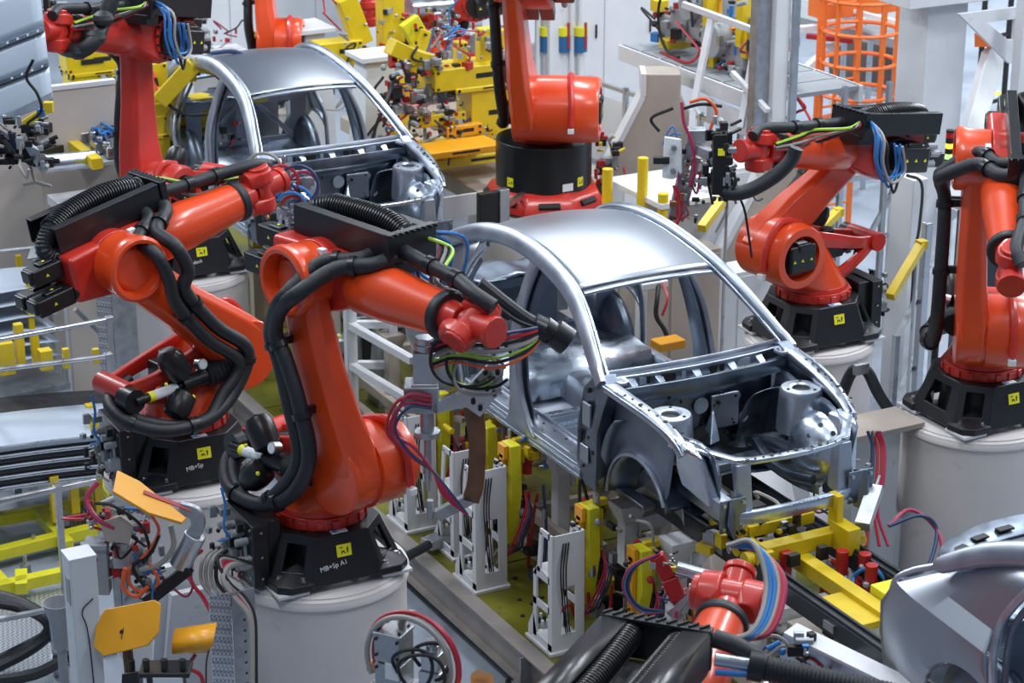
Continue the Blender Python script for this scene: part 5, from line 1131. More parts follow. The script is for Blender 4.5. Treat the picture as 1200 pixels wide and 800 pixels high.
# duct and hoses left of the front pedestal
p = pd(272, 690, 13.0); t = thing('cable_duct', (p.x, p.y, 0), 'upright diamond-plate cable duct against the front pedestal', 'duct')
MB().box((p.x - .02, p.y - .10, p.z / 2), (.10, .012, p.z)).box((p.x + .03, p.y - .09, p.z / 2), (.012, .13, p.z)).build('tread_face', 'tread_plate', t)
MB().box((p.x + .04, p.y + .05, p.z / 2), (.012, .14, p.z)).build('perforated_face', 'galvanised', t)
m = MB()
for k in range(14): m.cyl((p.x + .046, p.y + .05, p.z - .12 - k * .07), (p.x + .048, p.y + .05, p.z - .12 - k * .07), .008, n=6)
m.build('perforations', 'ink', t, kind='stuff')
hs = thing('pedestal_hoses', pd(290, 700, 13.0), 'grey and red hoses running from the connection box down the front pedestal', 'hoses')
for j, (m, r_) in enumerate((('hose_grey', .020), ('hose_red', .011), ('hose_magenta', .010), ('hose_grey', .012), ('ink', .012))):
    o = j * 3
    MB().tube([pd(285 + o, 660, 13.15), pd(268 - o, 664 - o, 13.05), pd(262 + o * .4, 680, 13.0), pd(275 + o, 700, 12.98), pd(292 + o * .5, 722, 12.96), pd(295 + o * .4, 760, 12.95), pd(295 + o * .4, 830, 12.94)], r_, 8, 6).build('hose', m, hs)
hs = thing('pedestal_hoses', pd(240, 700, 13.2), 'grey and dark red hoses hanging behind the diamond-plate duct', 'hoses')
for j, (m, x0) in enumerate((('hose_grey', 250), ('hose_grey', 244), ('hose_red', 226), ('ink', 256), ('hose_grey', 238))):
    MB().tube([pd(x0 + 10, 645, 13.4), pd(x0, 655, 13.3), pd(x0 - 2, 680, 13.3), pd(x0 + 12, 700, 13.25), pd(x0 + 24, 722, 13.2)], .013, 7, 6).build('hose', m, hs)
# white base panels between the two left pedestals
for i, (px, py, w, lab) in enumerate(((205, 660, .10, 'grey-white sloping base panel below the parked weld gun'), (225, 690, .12, 'white upright panel between the two left pedestals'))):
    p = pd(px, py, 14.2); t = MB().hull([(p.x + a, p.y + b * w, z) for a in (-.03, .03) for b in (-1.2, 1.2) for z in (0, p.z)] + [(p.x, p.y + 2.4 * w, 0), (p.x, p.y - 2.4 * w, 0)]).build('plinth', 'white_paint', bev=.004)
    tag(t, lab, 'panel')
# bucket behind the post
p = pd(68, 705, 13.3); t = thing('funnel', p, 'dark funnel-shaped cup behind the white square post', 'cup')
MB().cyl(p - V((0, 0, .3)), V((p.x, p.y, 0)), .03, n=10).build('stem', 'grey_paint', t); MB().lathe([(.0, -.14), (.05, -.14), (.09, .0), (.095, .0), (.055, -.15), (.05, -.3)], p, (0, 0, 1), 20).build('cup', 'grey_paint', t)
# ---------------------------------------------------------------- bottom centre: tool with ring of hoses
F = frame(pd(480, 770, 11.4), (gx * .9 - gy * .43).normalized(), (gy * .9 + gx * .43).normalized(), AZv)
tb = thing('weld_gun_head', F.translation, 'silver boxed weld gun head ringed by red and grey hoses at the lower edge', 'weld gun')
MB(F).box((-.09, 0, .06), (.15, .15, .16)).box((-.09, 0, .135), (.16, .16, .02)).box((-.09, 0, -.10), (.15, .15, .14)).build('gearbox', 'galvanised', tb, bev=.006)
MB(F).box((.13, .02, .01), (.10, .10, .10)).cyl((.13, .02, .06), (.13, .02, .10), .04, n=18).cyl((.13, .02, .10), (.13, .02, .125), .035, n=18).box((.13, .02, -.10), (.12, .12, .12)).build('servo', 'aluminium', tb, bev=.005)
MB(F).hull([(-.2, -.1, -.16), (.3, -.1, -.2), (.3, .1, -.2), (-.2, .1, -.16), (-.2, -.1, -.25), (.3, -.1, -.3), (.3, .1, -.3), (-.2, .1, -.25)]).build('cradle', 'galvanised', tb, bev=.006)
MB(F).box((-.06, -.078, -.06), (.08, .006, .09)).build('label', 'label_white', tb)
b = MB(F)
for x in (-.15, -.03):
    for z in (.11, .02, -.05): b.cyl((x, -.075, z), (x, -.085, z), .008, n=8)
for x in (-.15, -.03, .1, .16):
    for y in (-.05, .05): b.cyl((x, y, .14 if x < 0 else .06), (x, y, .155 if x < 0 else .07), .009, n=8)
b.build('screws', 'ink', tb, kind='stuff')
MB(F).tube([(-.05, .02, .14), (-.05, .02, .19), (-.02, .02, .23), (.03, .0, .25)], .022, 10, 5, .08, .012).build('conduit', 'hose_grey', tb)
for j, (m, rr, r_, c) in enumerate((('hose_grey', .24, .015, (.02, .0, .0)), ('hose_red', .26, .011, (.03, .02, .0)), ('hose_magenta', .25, .009, (.05, .03, .0)))):
    MB(F).tube([V(c) + V((rr * math.cos(a), -.05, rr * 1.05 * math.sin(a))) for a in [-.5 + k * 4.1 / 12 for k in range(13)]], r_, 8, 3).build('hose', m, tb)
for j, (rr, c) in enumerate(((.11, (.07, -.1, .0)), (.10, (.15, -.05, .04)), (.13, (.12, -.1, -.04)))):
    MB(F).tube([V(c) + V((rr * math.cos(a), .03 * math.sin(2 * a), rr * math.sin(a))) for a in [-1.2 + k * 5. / 10 for k in range(11)]], .010, 7, 3).build('hose', 'ink', tb)
MB(F).box((-.2, -.03, -.08), (.05, .05, .05)).build('copper_fitting', 'copper', tb, bev=.005)
F = frame(pd(565, 797, 11.2), gx, gy, AZv); t = thing('yellow_plate', F.translation, 'yellow and cream plate corner at the lower edge beside the hose-ringed gun', 'plate')
MB(F).hull([(-.12, 0, -.06), (-.02, 0, -.01), (.06, 0, -.04), (.1, .1, -.1), (-.1, .1, -.1), (-.1, 0, -.2), (.1, 0, -.2)]).build('plate', 'yellow_orange', t, bev=.004); MB(F).hull([(-.06, .06, .0), (-.02, .06, .04), (.05, .06, .0), (-.06, .12, -.1), (.06, .12, -.1)]).build('cream_part', 'cream_paint', t)
# ---------------------------------------------------------------- top left: body panel held by a gripper, yellow jigs
F = frame(pd(20, 60, 14.5), (_rt * .93 + _up * .36).normalized(), (_up * .97 - _rt * .12).normalized(), (0, 0, 0)); F.col[2].xyz = F.col[0].xyz.cross(F.col[1].xyz).normalized()
t = thing('body_side_sheet', F.translation, 'pale blue body panel in the top left corner held up by a gripper', 'body panel')
for i, (y0, y1) in enumerate(((-.40, -.17), (-.15, .06), (.08, .40))):
    MB(F).grid([[(x, y0 + (y1 - y0) * j / 5 , .004 * math.sin(j / 5 * 3.14) - .02 * (x + .1) ** 2) for j in range(6)] for x in [-.4 + .6 * k / 8 for k in range(9)]]).build('panel_field', 'panel_sheet', t, solid=.006)
for y in (-.16, .07): 
    f_ = MB(F).box((-.1, y, .01), (.6, .03, .03)).build('stiffener', 'steel_dark', t, bev=.004)
    m = MB(F)
    for k in range(4): m.cyl((-.05 + k * .07, y, .025), (-.05 + k * .07, y, .03), .008, n=8)
    m.build('rivets', 'label_white', f_, kind='stuff')
MB(F).hull([(-.2, -.42, .01), (.16, -.40, .01), (.20, -.34, .01), (-.2, -.38, .01), (-.2, -.42, -.02), (.16, -.40, -.02)]).build('lower_edge', 'steel', t)
F = frame(pd(22, 170, 14.3), gx, gy, AZv); t = thing('panel_gripper', F.translation, 'dark cluttered gripper below the pale panel at the left edge', 'gripper')
MB(F).bar((-.2, 0, .1), (.1, 0, -.1), .08, .08).bar((-.15, .05, -.05), (.12, .05, -.02), .05, .05).build('arm', 'black_paint', t, bev=.006)
MB(F).hull([(.04, -.05, .02), (.14, -.05, -.02), (.12, -.05, -.14), (.06, .05, .02), (.13, .05, -.1)]).build('bracket', 'aluminium', t); MB(F).bar((.02, .04, .12), (.18, .04, .22), .06, .05).box((.20, .04, .24), (.06, .05, .07)).build('yellow_clamp', 'yellow', t, bev=.005)
clutter(t, F, (.34, .2, .34), 60, 11, ('galvanised', 'ink', 'ink', 'grey_paint', 'black_paint'), hoses=6)
MB(F).box((.155, .02, .21), (.05, .05, .05)).build('blue_cap', 'hose_blue', t, bev=.005)
for i, (px, py) in enumerate(((52, 150), (58, 178))):
    a = pd(px - 16, py + 4, 19.8); b = pd(px + 36, py - 10, 20.6); t = thing('black_cross_arm', a, ['upper slotted black arm at left between gripper and connector tray', 'lower slotted black arm at left above the silver roller'][i], 'arm')
    MB().bar(a, b, .10, .09).build('arm', 'black_paint', t, bev=.006)
    for k in range(4): q = a.lerp(b, .15 + .22 * k); MB().box(q + V((.0, 0, .046)), (.05, .07, .006)).build('slot', 'ink', t)
a = pd(50, 192, 19.5); b = pd(112, 186, 19.9); t = thing('silver_roller', a, 'horizontal silver cylinder below the black slotted arms at upper left', 'cylinder'); MB().cyl(a, b, .08, n=20).build('tube', 'steel_bright', t); MB().cyl(a, a.lerp(b, .03), .09, n=20).build('end_ring', 'aluminium', t)
# dark head of the upper left robot (hoses at its wrist)
t = thing('robot_tool_head', pd(66, 40, 17.6), 'black tool head with looped hoses on the wrist of the upper left robot', 'tool')
F = frame(pd(66, 30, 17.6), gx, gy, AZv); clutter(t, F, (.24, .2, .42), 46, 17, ('ink', 'black_paint', 'grey_paint', 'galvanised'), hoses=5)
MB().tube([pd(66, 50, 17.5), pd(80, 58, 17.3), pd(98, 58, 17.2), pd(112, 46, 17.2), pd(120, 28, 17.3), pd(128, 8, 17.3), pd(134, -12, 17.3)], .062, 12, 6).build('hose', 'rubber', t)
for x, y in ((92, 60), (112, 44), (121, 22)): MB().sph(pd(x, y, 17.22), .085, 12, (1, 1, .8)).build('hose_joint', 'rubber', t)
# connector tray
F = T(pd(88, 172, 20.2)); t = thing('connector_tray', F.translation, 'yellow angled tray full of silver connectors and blue wires at upper left', 'tray')
MB(F).box((.0, 0, 0), (1.3, .10, .10)).build('yellow_beam', 'yellow', t, bev=.006); MB(F).box((.0, .28, -.02), (1.2, .5, .03)).build('tray_plate', 'grey_paint', t)
for k in range(6): MB(F).box((-.5 + k * .2, .14 + .05 * (k % 2), .06), (.14, .14, .10)).cyl((-.5 + k * .2, .14, .11), (-.5 + k * .2, .14, .15), .035, n=8).build('connector', 'aluminium', t, bev=.01)
for j in range(9):
    rr = random.Random(j); MB(F).tube([(-.5 + rr.random() * 1.0, .1 + rr.random() * .3, .08 + rr.random() * .1) for _ in range(5)], .014, 6, 5).build('cable', rr.choice(('hose_blue', 'hose_navy', 'ink', 'hose_red', 'hose_blue')), t)
def jig(px, py, d, lab, spec, m='yellow', cl=None, legs=None, name='fixture_jig'):
    """spec: list of (part, x, y, z, sx, sy, sz[, material, ry]) in metres about the anchor, world aligned"""
    F = T(pd(px, py, d)); t = thing(name, F.translation, lab, 'jig', None)
    for s_ in spec:
        nm, x, y, z, a, b, c = s_[:7]; mm = s_[7] if len(s_) > 7 and s_[7] else m; rx = s_[8] if len(s_) > 8 else 0
        o_ = MB(F).box((x, y, z), (a, b, c), 0, rx).build(nm, mm, t, bev=.012)
        if rx == 0 and max(b, c) > .24 and mm != 'ink':
            q = MB(F)
            for u_ in (-1, 1):
                for w_ in (-1, 1): q.cyl((x + a / 2, y + u_ * (b / 2 - .035), z + w_ * (c / 2 - .03)), (x + a / 2 + .012, y + u_ * (b / 2 - .035), z + w_ * (c / 2 - .03)), .014, n=6).cyl((x + u_ * (a / 2 - .03), y - b / 2, z + w_ * (c / 2 - .03)), (x + u_ * (a / 2 - .03), y - b / 2 - .012, z + w_ * (c / 2 - .03)), .012, n=6)
            if b > .3: q.box((x + a / 2, y + b * .1, z + c * .05), (.004, b * .3, min(.05, c * .3)))
            q.build('bolts', 'ink', o_, kind='stuff')
    if cl:
        for (c, sz, n, sd, hh) in cl: clutter(t, F @ T(c), sz, n, sd, hoses=hh)
    return t, F
jig(105, 100, 24.5, 'yellow welding jig column behind the upper left robot arm', [('head_beam', 0, .05, .30, .3, .66, .24), ('cap', 0, .05, .16, .34, .62, .05), ('column', 0, -.08, -.15, .3, .36, .62), ('slot', .16, .0, .30, .01, .25, .06, 'ink'), ('rib', .1, .22, -.12, .2, .05, .5), ('arm', .1, .42, -.2, .3, .2, .7), ('foot', 0, 0, -.5, .5, .8, .1), ('stand', 0, 0, -1.3, .4, .5, 1.6, 'cream_paint')], cl=[((.25, .35, .1), (.25, .35, .25), 16, 21, 4)])
jig(200, 160, 21.6, 'yellow welding jig beside the far car door, left of the A-pillar', [('column', 0, -.2, -.2, .26, .30, .9), ('head_beam', .0, .05, .22, .24, .8, .30), ('cap', 0, -.1, .05, .3, .56, .05), ('upper_post', 0, -.14, .5, .16, .24, .5), ('arm', .05, .26, -.02, .2, .34, .12), ('lower_arm', .05, .18, -.2, .2, .3, .1), ('foot', .1, .1, -.4, .3, .3, .25, 'yellow_orange'), ('stand', 0, 0, -1.1, .4, .5, 1.2, 'cream_paint')], cl=[((.2, .45, -.1), (.2, .3, .5), 24, 22, 3)])
t, F = jig(236, 88, 21.0, 'yellow jointed clamp arm reaching over the far car roof edge', [('joint_block', -.10, -.1, .0, .12, .14, .14), ('cylinder_block', .3, .2, .0, .14, .12, .1, 'grey_paint')])
MB(F).bar((-.2, -.35, -.25), (-.05, -.05, .10), .12, .16).bar((-.05, -.05, .12), (.05, .15, .06), .12, .14).bar((.05, .15, .08), (.28, .30, -.12), .06, .10).box((.32, .38, -.2), (.1, .26, .06)).build('jointed_arm', 'yellow', t, bev=.01)
MB(F).bar((.0, .05, .12), (.2, .22, -.1), .05, .06).build('black_cylinder', 'black_paint', t); MB(F).hull([(-.1, -.1, .14), (.1, .1, .18), (.15, .15, .10), (-.2, -.15, .06), (.0, .1, .2)]).build('silver_cover', 'steel_bright', t)
MB(F).tube([(-.3, -.35, -.05), (-.28, -.3, -.25), (-.1, -.15, -.38), (.1, .05, -.36)], .016, 6).build('hose', 'ink', t); MB(F).tube([(.0, .1, .2), (.15, .3, .22), (.28, .42, .1), (.32, .45, -.1), (.25, .4, -.25)], .022, 7).build('hose', 'hose_navy', t)
MB(F).tube([(-.35, -.35, .0), (-.3, -.34, -.15), (-.22, -.26, -.22)], .025, 7).build('hose', 'hose_orange', t)
clutter(t, F @ T((.25, .3, -.1)), (.2, .2, .15), 14, 8, hoses=2)
# sensor and cable head in front of the far car (black box, coloured loops)
F = frame(pd(325, 215, 18.2), gx, gy, AZv); t = thing('robot_gun', F.translation, 'black motor box with red and blue hose loops before the far car engine bay', 'weld gun')
MB(F).box((-.12, 0, -.02), (.26, .2, .16)).box((-.12, 0, .1), (.2, .16, .1)).build('motor_box', 'black_paint', t, bev=.012); MB(F).bar((-.26, 0, .1), (-.22, 0, -.3), .05, .05).box((.06, .05, -.0), (.1, .1, .3)).build('bracket', 'aluminium', t, bev=.006)
for j, (m, c, rr) in enumerate((('hose_grey', (-.1, -.05, .12), .15), ('hose_red', (.05, -.1, .05), .13), ('hose_blue', (.14, -.1, -.14), .15), ('hose_blue', (.12, -.12, -.16), .12), ('hose_red', (.13, -.1, -.18), .10), ('hose_magenta', (.22, -.08, -.0), .12), ('ink', (.05, -.1, -.1), .14), ('hose_navy', (.18, -.1, .02), .16))):
    MB(F).tube([V(c) + V((rr * math.cos(a), 0, rr * math.sin(a))) for a in [-.9 + k * 3.6 / 8 for k in range(9)]], .014, 7, 3).build('hose', m, t)
clutter(t, F @ T((.1, .05, -.1)), (.4, .2, .5), 44, 31, ('galvanised', 'ink', 'aluminium', 'grey_paint', 'steel_bright', 'copper'), hoses=4)
# ---------------------------------------------------------------- top centre tooling
P_ = pd(545, 200, 22.6)
slab = thing('tooling_table', (P_.x, P_.y, 0), 'long grey-beige machine table under the yellow tooling beyond the far car', 'table')
MB().box((P_.x - 1.0, P_.y + .55, P_.z - .10), (3.4, 1.5, .16)).build('table_top', 'fixture_beige', slab, bev=.01)
MB().box((P_.x + .72, P_.y + .3, P_.z - .12), (.03, 2.1, .22)).build('edge_plate', 'white_paint', slab, bev=.004)
for dx, dy in ((.5, .0), (.5, 1.1), (-1.5, .2), (-2.4, .9)): MB().box((P_.x + dx, P_.y + dy, (P_.z - .2) / 2), (.3, .3, P_.z - .2)).build('leg', 'white_paint', slab, bev=.01)
jig(553, 178, 22.6, 'large yellow C-shaped welding jig standing right of the far car', [
    ('base_plate', 0, -.1, 0, .60, 1.2, .10), ('base_rim', .0, -.1, .09, .5, 1.1, .06), ('column', -.0, .12, .40, .36, .42, .70), ('head_beam', -.0, .0, .82, .40, 1.0, .22), ('cap', 0, .05, .70, .44, .66, .05),
    ('upper_arm', .0, .15, 1.05, .12, .16, .42), ('upper_arm', .0, -.12, 1.0, .12, .12, .30), ('wing', .05, .38, 1.0, .10, .10, .5, None, .4), ('elbow_block', .0, -.55, .98, .22, .30, .22, None, -.35), ('elbow_block', .05, -.78, 1.12, .18, .30, .16, None, -.5), ('lower_arm', .1, -.42, .42, .14, .55, .12), ('lower_arm', .1, -.62, .16, .16, .34, .10), ('orange_block', .15, -.2, .30, .2, .4, .12, 'yellow_orange'), ('hook', .1, -.85, .30, .22, .16, .14)],
    cl=[((.1, -.75, .80), (.3, .6, .5), 70, 41, 8), ((.15, -.55, .45), (.25, .7, .45), 60, 42, 6), ((.1, -.9, .12), (.25, .4, .4), 30, 43, 4), ((.15, .0, 1.1), (.2, 1.0, .35), 40, 44, 4), ((.22, .0, .2), (.12, .6, .3), 24, 45, 3)])
t, F = jig(525, 172, 21.9, 'flat orange-yellow plate lying at the foot of the large yellow jig', [('plate', 0, .0, -.02, .4, 1.0, .07, 'yellow_orange'), ('stop', .0, -.5, .05, .2, .1, .1)], name='orange_plate')
jig(430, 60, 24.0, 'yellow jig with drooping arms at the top centre, left of the C-shaped jig', [
    ('upright', 0, .28, .15, .20, .26, 1.0), ('arm', 0, -.15, .35, .16, .22, .55, None, .35), ('block', 0, -.35, .05, .26, .50, .22), ('block', .05, -.1, -.05, .22, .3, .18), ('orange_block', .1, .30, -.35, .2, .26, .6, 'yellow_orange'), ('lower', .05, .5, -.45, .18, .3, .2), ('lower', .0, .45, -.8, .18, .2, .5)],
    cl=[((.12, .75, .05), (.25, .6, .7), 70, 51, 9), ((.15, .0, .05), (.2, .8, .8), 60, 52, 7), ((.2, .4, -.35), (.2, .6, .5), 40, 53, 5)])
jig(480, 70, 23.6, 'small yellow clamp with a pale cylinder above the white stand at top centre', [('hook', 0, -.1, .0, .14, .2, .2, None, .5), ('hook', .05, .1, .18, .16, .16, .30, None, -.4), ('disc', .0, .05, .32, .1, .22, .24, 'yellow_lime', .5), ('block', .05, -.2, -.2, .22, .24, .14)], cl=[((.1, .2, .1), (.2, .5, .6), 36, 54, 5)])
jig(312, 60, 27.0, 'orange block and fittings beyond the far car roof at top left', [('orange_block', 0, .0, 0, .2, .22, .5, 'yellow_orange'), ('bench', .0, -.7, .05, .4, .8, .08, 'white_paint'), ('leg', .0, -.8, -.4, .3, .4, .9, 'white_paint')], cl=[((0, -.65, .3), (.2, .6, .4), 18, 55, 4)])
def white_stand(px, py0, d, w, lab, flare=True):
    p = pd(px, py0, d); t = thing('white_stand', (p.x, p.y, 0), lab, 'stand')
    MB().hull([(p.x + a * w / 2, p.y + b * w / 2, z) for a in (-1, 1) for b in (-1, 1) for z in (p.z - .5, p.z - .03)] + [(p.x + a * w * .7, p.y + b * w * .7, z) for a in (-1, 1) for b in (-1, 1) for z in (0, p.z - .9)]).build('column', 'white_paint', t, bev=.01)
    MB().box((p.x, p.y, p.z - .02), (w * 1.5, w * 1.5, .05)).build('top_plate', 'white_paint', t, bev=.004)
    m = MB().box((p.x + w * .5, p.y, p.z - .3), (.01, w * .5, .3)).build('access_cover', 'white_paint', t, bev=.003)
white_stand(438, 62, 22.8, .30, 'cream-white stand with a flared foot right of the far car roof')
white_stand(353, 30, 25.5, .40, 'cream-white stand at the top, beyond the far car roof')
q = thing('hanging_cable', pd(455, 110, 21.5), 'single black cable looping down in front of the cream-white stand', 'cable'); MB().tube([pd(462, 92, 21.8), pd(455, 112, 21.5), pd(448, 130, 21.4), pd(440, 150, 21.4), pd(437, 170, 21.4)], .018, 7).build('cable', 'ink', q)
# white lockers and wall units far behind
def cabinet(px, py1, d, w, dp, h, lab, m='white_paint', vents=0, doors=2):
    p = pd(px, py1, d); z0 = max(0, p.z); t = thing('cabinet', (p.x, p.y, z0), lab, 'cabinet')
    MB().box((p.x - dp / 2, p.y, z0 + h / 2), (dp, w, h)).build('body', m, t, bev=.01)
    for k in range(doors): 
        dr = MB().box((p.x + .008, p.y - w / 2 + (k + .5) * w / doors, z0 + h / 2), (.02, w / doors - .02, h - .06)).build('door', m, t, bev=.004)
        MB().box((p.x + .025, p.y - w / 2 + (k + .85) * w / doors, z0 + h * .5), (.02, .02, .16)).build('handle', 'ink', dr)
    for k in range(vents): MB().box((p.x + .022, p.y, z0 + h * (.3 + .5 * k / max(1, vents))), (.012, w * .7, h * .03)).build('vent_slat', 'grey_paint', t)
    return t
cabinet(272, 92, 30, 1.3, .5, 3.2, 'tall white cabinet at the top, right of the upper left robot head', doors=2)
cabinet(545, 62, 31, 3.2, .5, 3.4, 'wide white cabinet wall behind the yellow tooling at top centre', doors=4)
cabinet(542, 34, 27, .55, .4, .42, 'white ventilation unit with grey slats at top centre', vents=7, doors=1)
cabinet(735, 235, 27, 2.2, .3, 3.6, 'pale panelled cabinet wall right of the black drum robot', doors=3)
cabinet(400, 60, 33, 4., .5, 3.2, 'far white cabinet row behind the red and yellow machines', doors=5)
t = thing('control_box', pd(683, 70, 26.5), 'red and blue control box beside valve pipes at the top', 'box'); p = pd(683, 62, 26.5)
MB().box((p.x, p.y, p.z + .1), (.3, .30, .75)).build('red_case', 'cabinet_red', t, bev=.01); MB().box((p.x, p.y, p.z - .32), (.3, .30, .2)).box((p.x - .02, p.y - .17, p.z + .1), (.3, .06, .8)).build('blue_case', 'valve_blue', t, bev=.01); MB().cyl((p.x + .15, p.y, p.z + .15), (p.x + .2, p.y, p.z + .15), .07, n=12).build('lens', 'aluminium', t); MB().box((p.x, p.y, (p.z - .4) / 2), (.1, .1, p.z - .4)).build('post', 'aluminium', t)
t = thing('valve_manifold', pd(655, 55, 26), 'row of white pipes with green and blue valves behind the big robot', 'valves')
for k in range(6):
    p = pd(630 + k * 10, 75, 26.0); MB().cyl((p.x, p.y, 0), (p.x, p.y, p.z + 2), .035, n=10).build('pipe', 'white_paint', t)
    if k % 2: MB().cyl((p.x, p.y, p.z + .15), (p.x, p.y, p.z + .34), .08, n=12).build('blue_valve', 'valve_blue', t); MB().cyl((p.x, p.y, p.z + .34), (p.x, p.y, p.z + .44), .085, n=12).build('green_collar', 'yellow_lime', t); MB().box((p.x + .08, p.y + .02, p.z + .35), (.02, .03, .3)).build('red_lever', 'cabinet_red', t)
# silver duct pipes at the top centre
for i, (a, b, d, r_) in enumerate((((478, 10), (522, 7), 25, .10), ((560, 52), (590, 44), 24, .12))):
    p = pd(*a, d); q = pd(*b, d + .4); t = thing('duct_pipe', p, ['horizontal silver pipe at the very top centre', 'thick silver pipe end left of the big robot arm'][i], 'pipe'); MB().cyl(p, q, r_, n=20).build('pipe', 'aluminium', t); MB().cyl(q, q + (q - p).normalized() * .04, r_ * 1.1, n=20).build('flange', 'aluminium', t)
# cable clutter beside the drum robot
t = thing('valve_stack', pd(712, 215, 21.2), 'stack of black, red and yellow connectors at the right of the black drum base', 'connectors')
clutter(t, frame(pd(712, 212, 21.2), gx, gy, AZv), (.24, .3, .95), 60, 61, ('ink', 'grey_paint', 'red_clamp', 'yellow', 'galvanised', 'black_paint'), hoses=6)
# box and rail at left of drum pedestal
p = pd(572, 245, 20.2); t = thing('junction_box', p, 'black and silver junction box on the pedestal left of the drum robot', 'box'); MB().box(p, (.08, .2, .32)).build('case', 'black_paint', t, bev=.006); MB().box(p + V((.02, .14, .0)), (.08, .1, .36)).build('silver_side', 'aluminium', t, bev=.006); MB().bar(p + V((0, .15, 0)), V((p4.x, p4.y, p.z)), .05, .05).build('bracket', 'aluminium', t)
# ---------------------------------------------------------------- mezzanine with drive unit
dk0 = pd(727, 52, 22.8); DF = frame(dk0, V((.955, -.05, 0)).normalized(), V((.05, .955, 0)).normalized(), AZv)
ang = V((pd(897, 99, 20.6) - dk0)); ang.z = 0; ang.normalize(); DF = frame(dk0, ang, V((-ang.y, ang.x, 0)), AZv)
ln = (pd(897, 99, 20.6) - dk0).length
mz = thing('mezzanine', dk0, 'grey steel walkway deck on white supports at upper right with railing', 'platform')
for k in range(7): MB(DF).box((ln * (k + .5) / 7, .55, -.02), (ln / 7 - .02, 1.1, .04)).build('deck_plate', 'grey_paint', mz)
MB(DF).box((ln / 2, 0, -.08), (ln, .05, .16)).box((ln / 2, 1.1, -.08), (ln, .05, .16)).build('edge_channel', 'white_paint', mz, bev=.004)
MB(DF).box((ln * .82, -.02, -.30), (.9, .03, .22)).build('hanging_plate', 'white_paint', mz)
rl = thing('mezzanine_railing', DF @ V((ln * .4, 0, 0)), 'pale grey sloping handrail with slanted posts in front of the upper right walkway', 'railing')
def c2(px, py, d): return pd(px, py, d)
for a, b, r_ in (((800, 5), (912, 46), .035), ((870, 25), (905, 60), .0), ((845, 165), (952, 200), .03), ((818, 120), (905, 128), .0), ((858, 85), (900, 130), .03)):
    if r_: MB().bar(c2(*a, 20.8), c2(*b, 20.4), r_ * 1.6, r_ * 1.6).build('rail', 'white_paint', rl, bev=.004)
for a, b in (((834, 20), (812, 130)), ((887, 42), (868, 150)), ((812, 125), (818, 135)), ((812, 128), (810, 165))): MB().bar(c2(*a, 20.7), c2(*b, 20.7), .06, .06).build('post', 'white_paint', rl, bev=.004)
F = DF @ T((ln * .45, .45, .0)); t = thing('drive_unit', F.translation, 'machine drive of grey motors and yellow brackets standing on the walkway', 'machine')
for x, z, s_, m in ((-.75, .22, (.4, .3, .24), 'grey_paint'), (-.45, .30, (.26, .34, .28), 'grey_paint'), (-.15, .45, (.3, .4, .5), 'grey_paint'), (.5, .2, (.34, .36, .26), 'grey_paint'), (.1, .18, (.5, .3, .2), 'galvanised'), (-.5, .55, (.16, .2, .2), 'white_paint'), (.7, .5, (.4, .3, .2), 'galvanised')): MB(F).box((x, 0, z), s_).build('motor_block', m, t, bev=.03)
for x, z, s_ in ((.05, .45, (.08, .18, .5)), (.12, .2, (.12, .12, .4)), (.62, .60, (.10, .16, .6)), (-.92, .42, (.14, .14, .12)), (-.6, .1, (.16, .3, .1)), (.68, .35, (.10, .1, .3))): MB(F).box((x, -.15, z), s_).build('yellow_bracket', 'yellow', t, bev=.01)
MB(F).cyl((-.5, -.2, .3), (-.5, .2, .3), .16, n=20).cyl((-.2, -.3, .55), (-.2, .1, .55), .14, n=20).cyl((.25, -.3, .3), (.25, .1, .3), .17, n=20).build('gear_housing', 'grey_paint', t, bev=.01)
MB(F).tube([(-.35 + .32 * math.cos(k * .5), -.32, .38 + .36 * math.sin(k * .5)) for k in range(11)], .014, 7, 3).build('cable_loop', 'ink', t)
MB(F).box((.28, -.1, .42), (.5, .1, .03)).bar((.1, -.1, .44), (.1, -.1, .9), .03, .03).bar((.45, -.1, .44), (.45, -.1, .9), .03, .03).build('orange_guard', 'yellow_orange', t)
clutter(t, F @ T((-.1, -.15, .4)), (1.7, .3, .7), 90, 71, ('ink', 'grey_paint', 'black_paint', 'galvanised', 'cabinet_red', 'hose_blue'), hoses=9)
clutter(t, F @ T((1.0, -.1, .3)), (.5, .3, .5), 30, 72, ('ink', 'grey_paint', 'black_paint', 'cabinet_red'), hoses=4)
# A-shaped supports
def a_support(top, foot_l, foot_r, w, lab, hn=.22):
    """neck point and the two feet, as world points; plate profile in the plane through them"""
    U = (foot_r - foot_l); U.z = 0; U.normalize(); z0 = top.z
    t = thing('a_shaped_support', (top.x, top.y, 0), lab, 'support')
    xl = (foot_l - top).dot(U); xr = (foot_r - top).dot(U)
    MB().prism([(-w / 2, 0), (-w / 2, hn), (w / 2, hn), (w / 2, 0), (xr, -z0), (xr - w * 1.1, -z0), (w * .05, -z0 * .35), (-w * .05, -z0 * .35), (xl + w * 1.1, -z0), (xl, -z0)], top, U, AZv, -.17, .17).build('frame_plate', 'fixture_beige', t, bev=.02)
    MB().bar(top + U * (-w / 2 - .02), top + U * (xl) - AZv * z0, .36, .05, U).bar(top + U * (-w / 2 - .02) + AZv * hn, top + U * (-w / 2 - .02), .36, .05, U).build('white_flange', 'white_paint', t)
    return t
n1 = pd(776, 108, 21.6); a_support(n1, n1 - gx * 1.25, n1 + gx * 1.1, .34, 'cream A-shaped support carrying the upper right walkway')
n2 = pd(914, 205, 19.8); a_support(n2, n2 - gx * 1.1, n2 + gx * .9, .34, 'white A-shaped support with a long slanting leg behind the car roof')
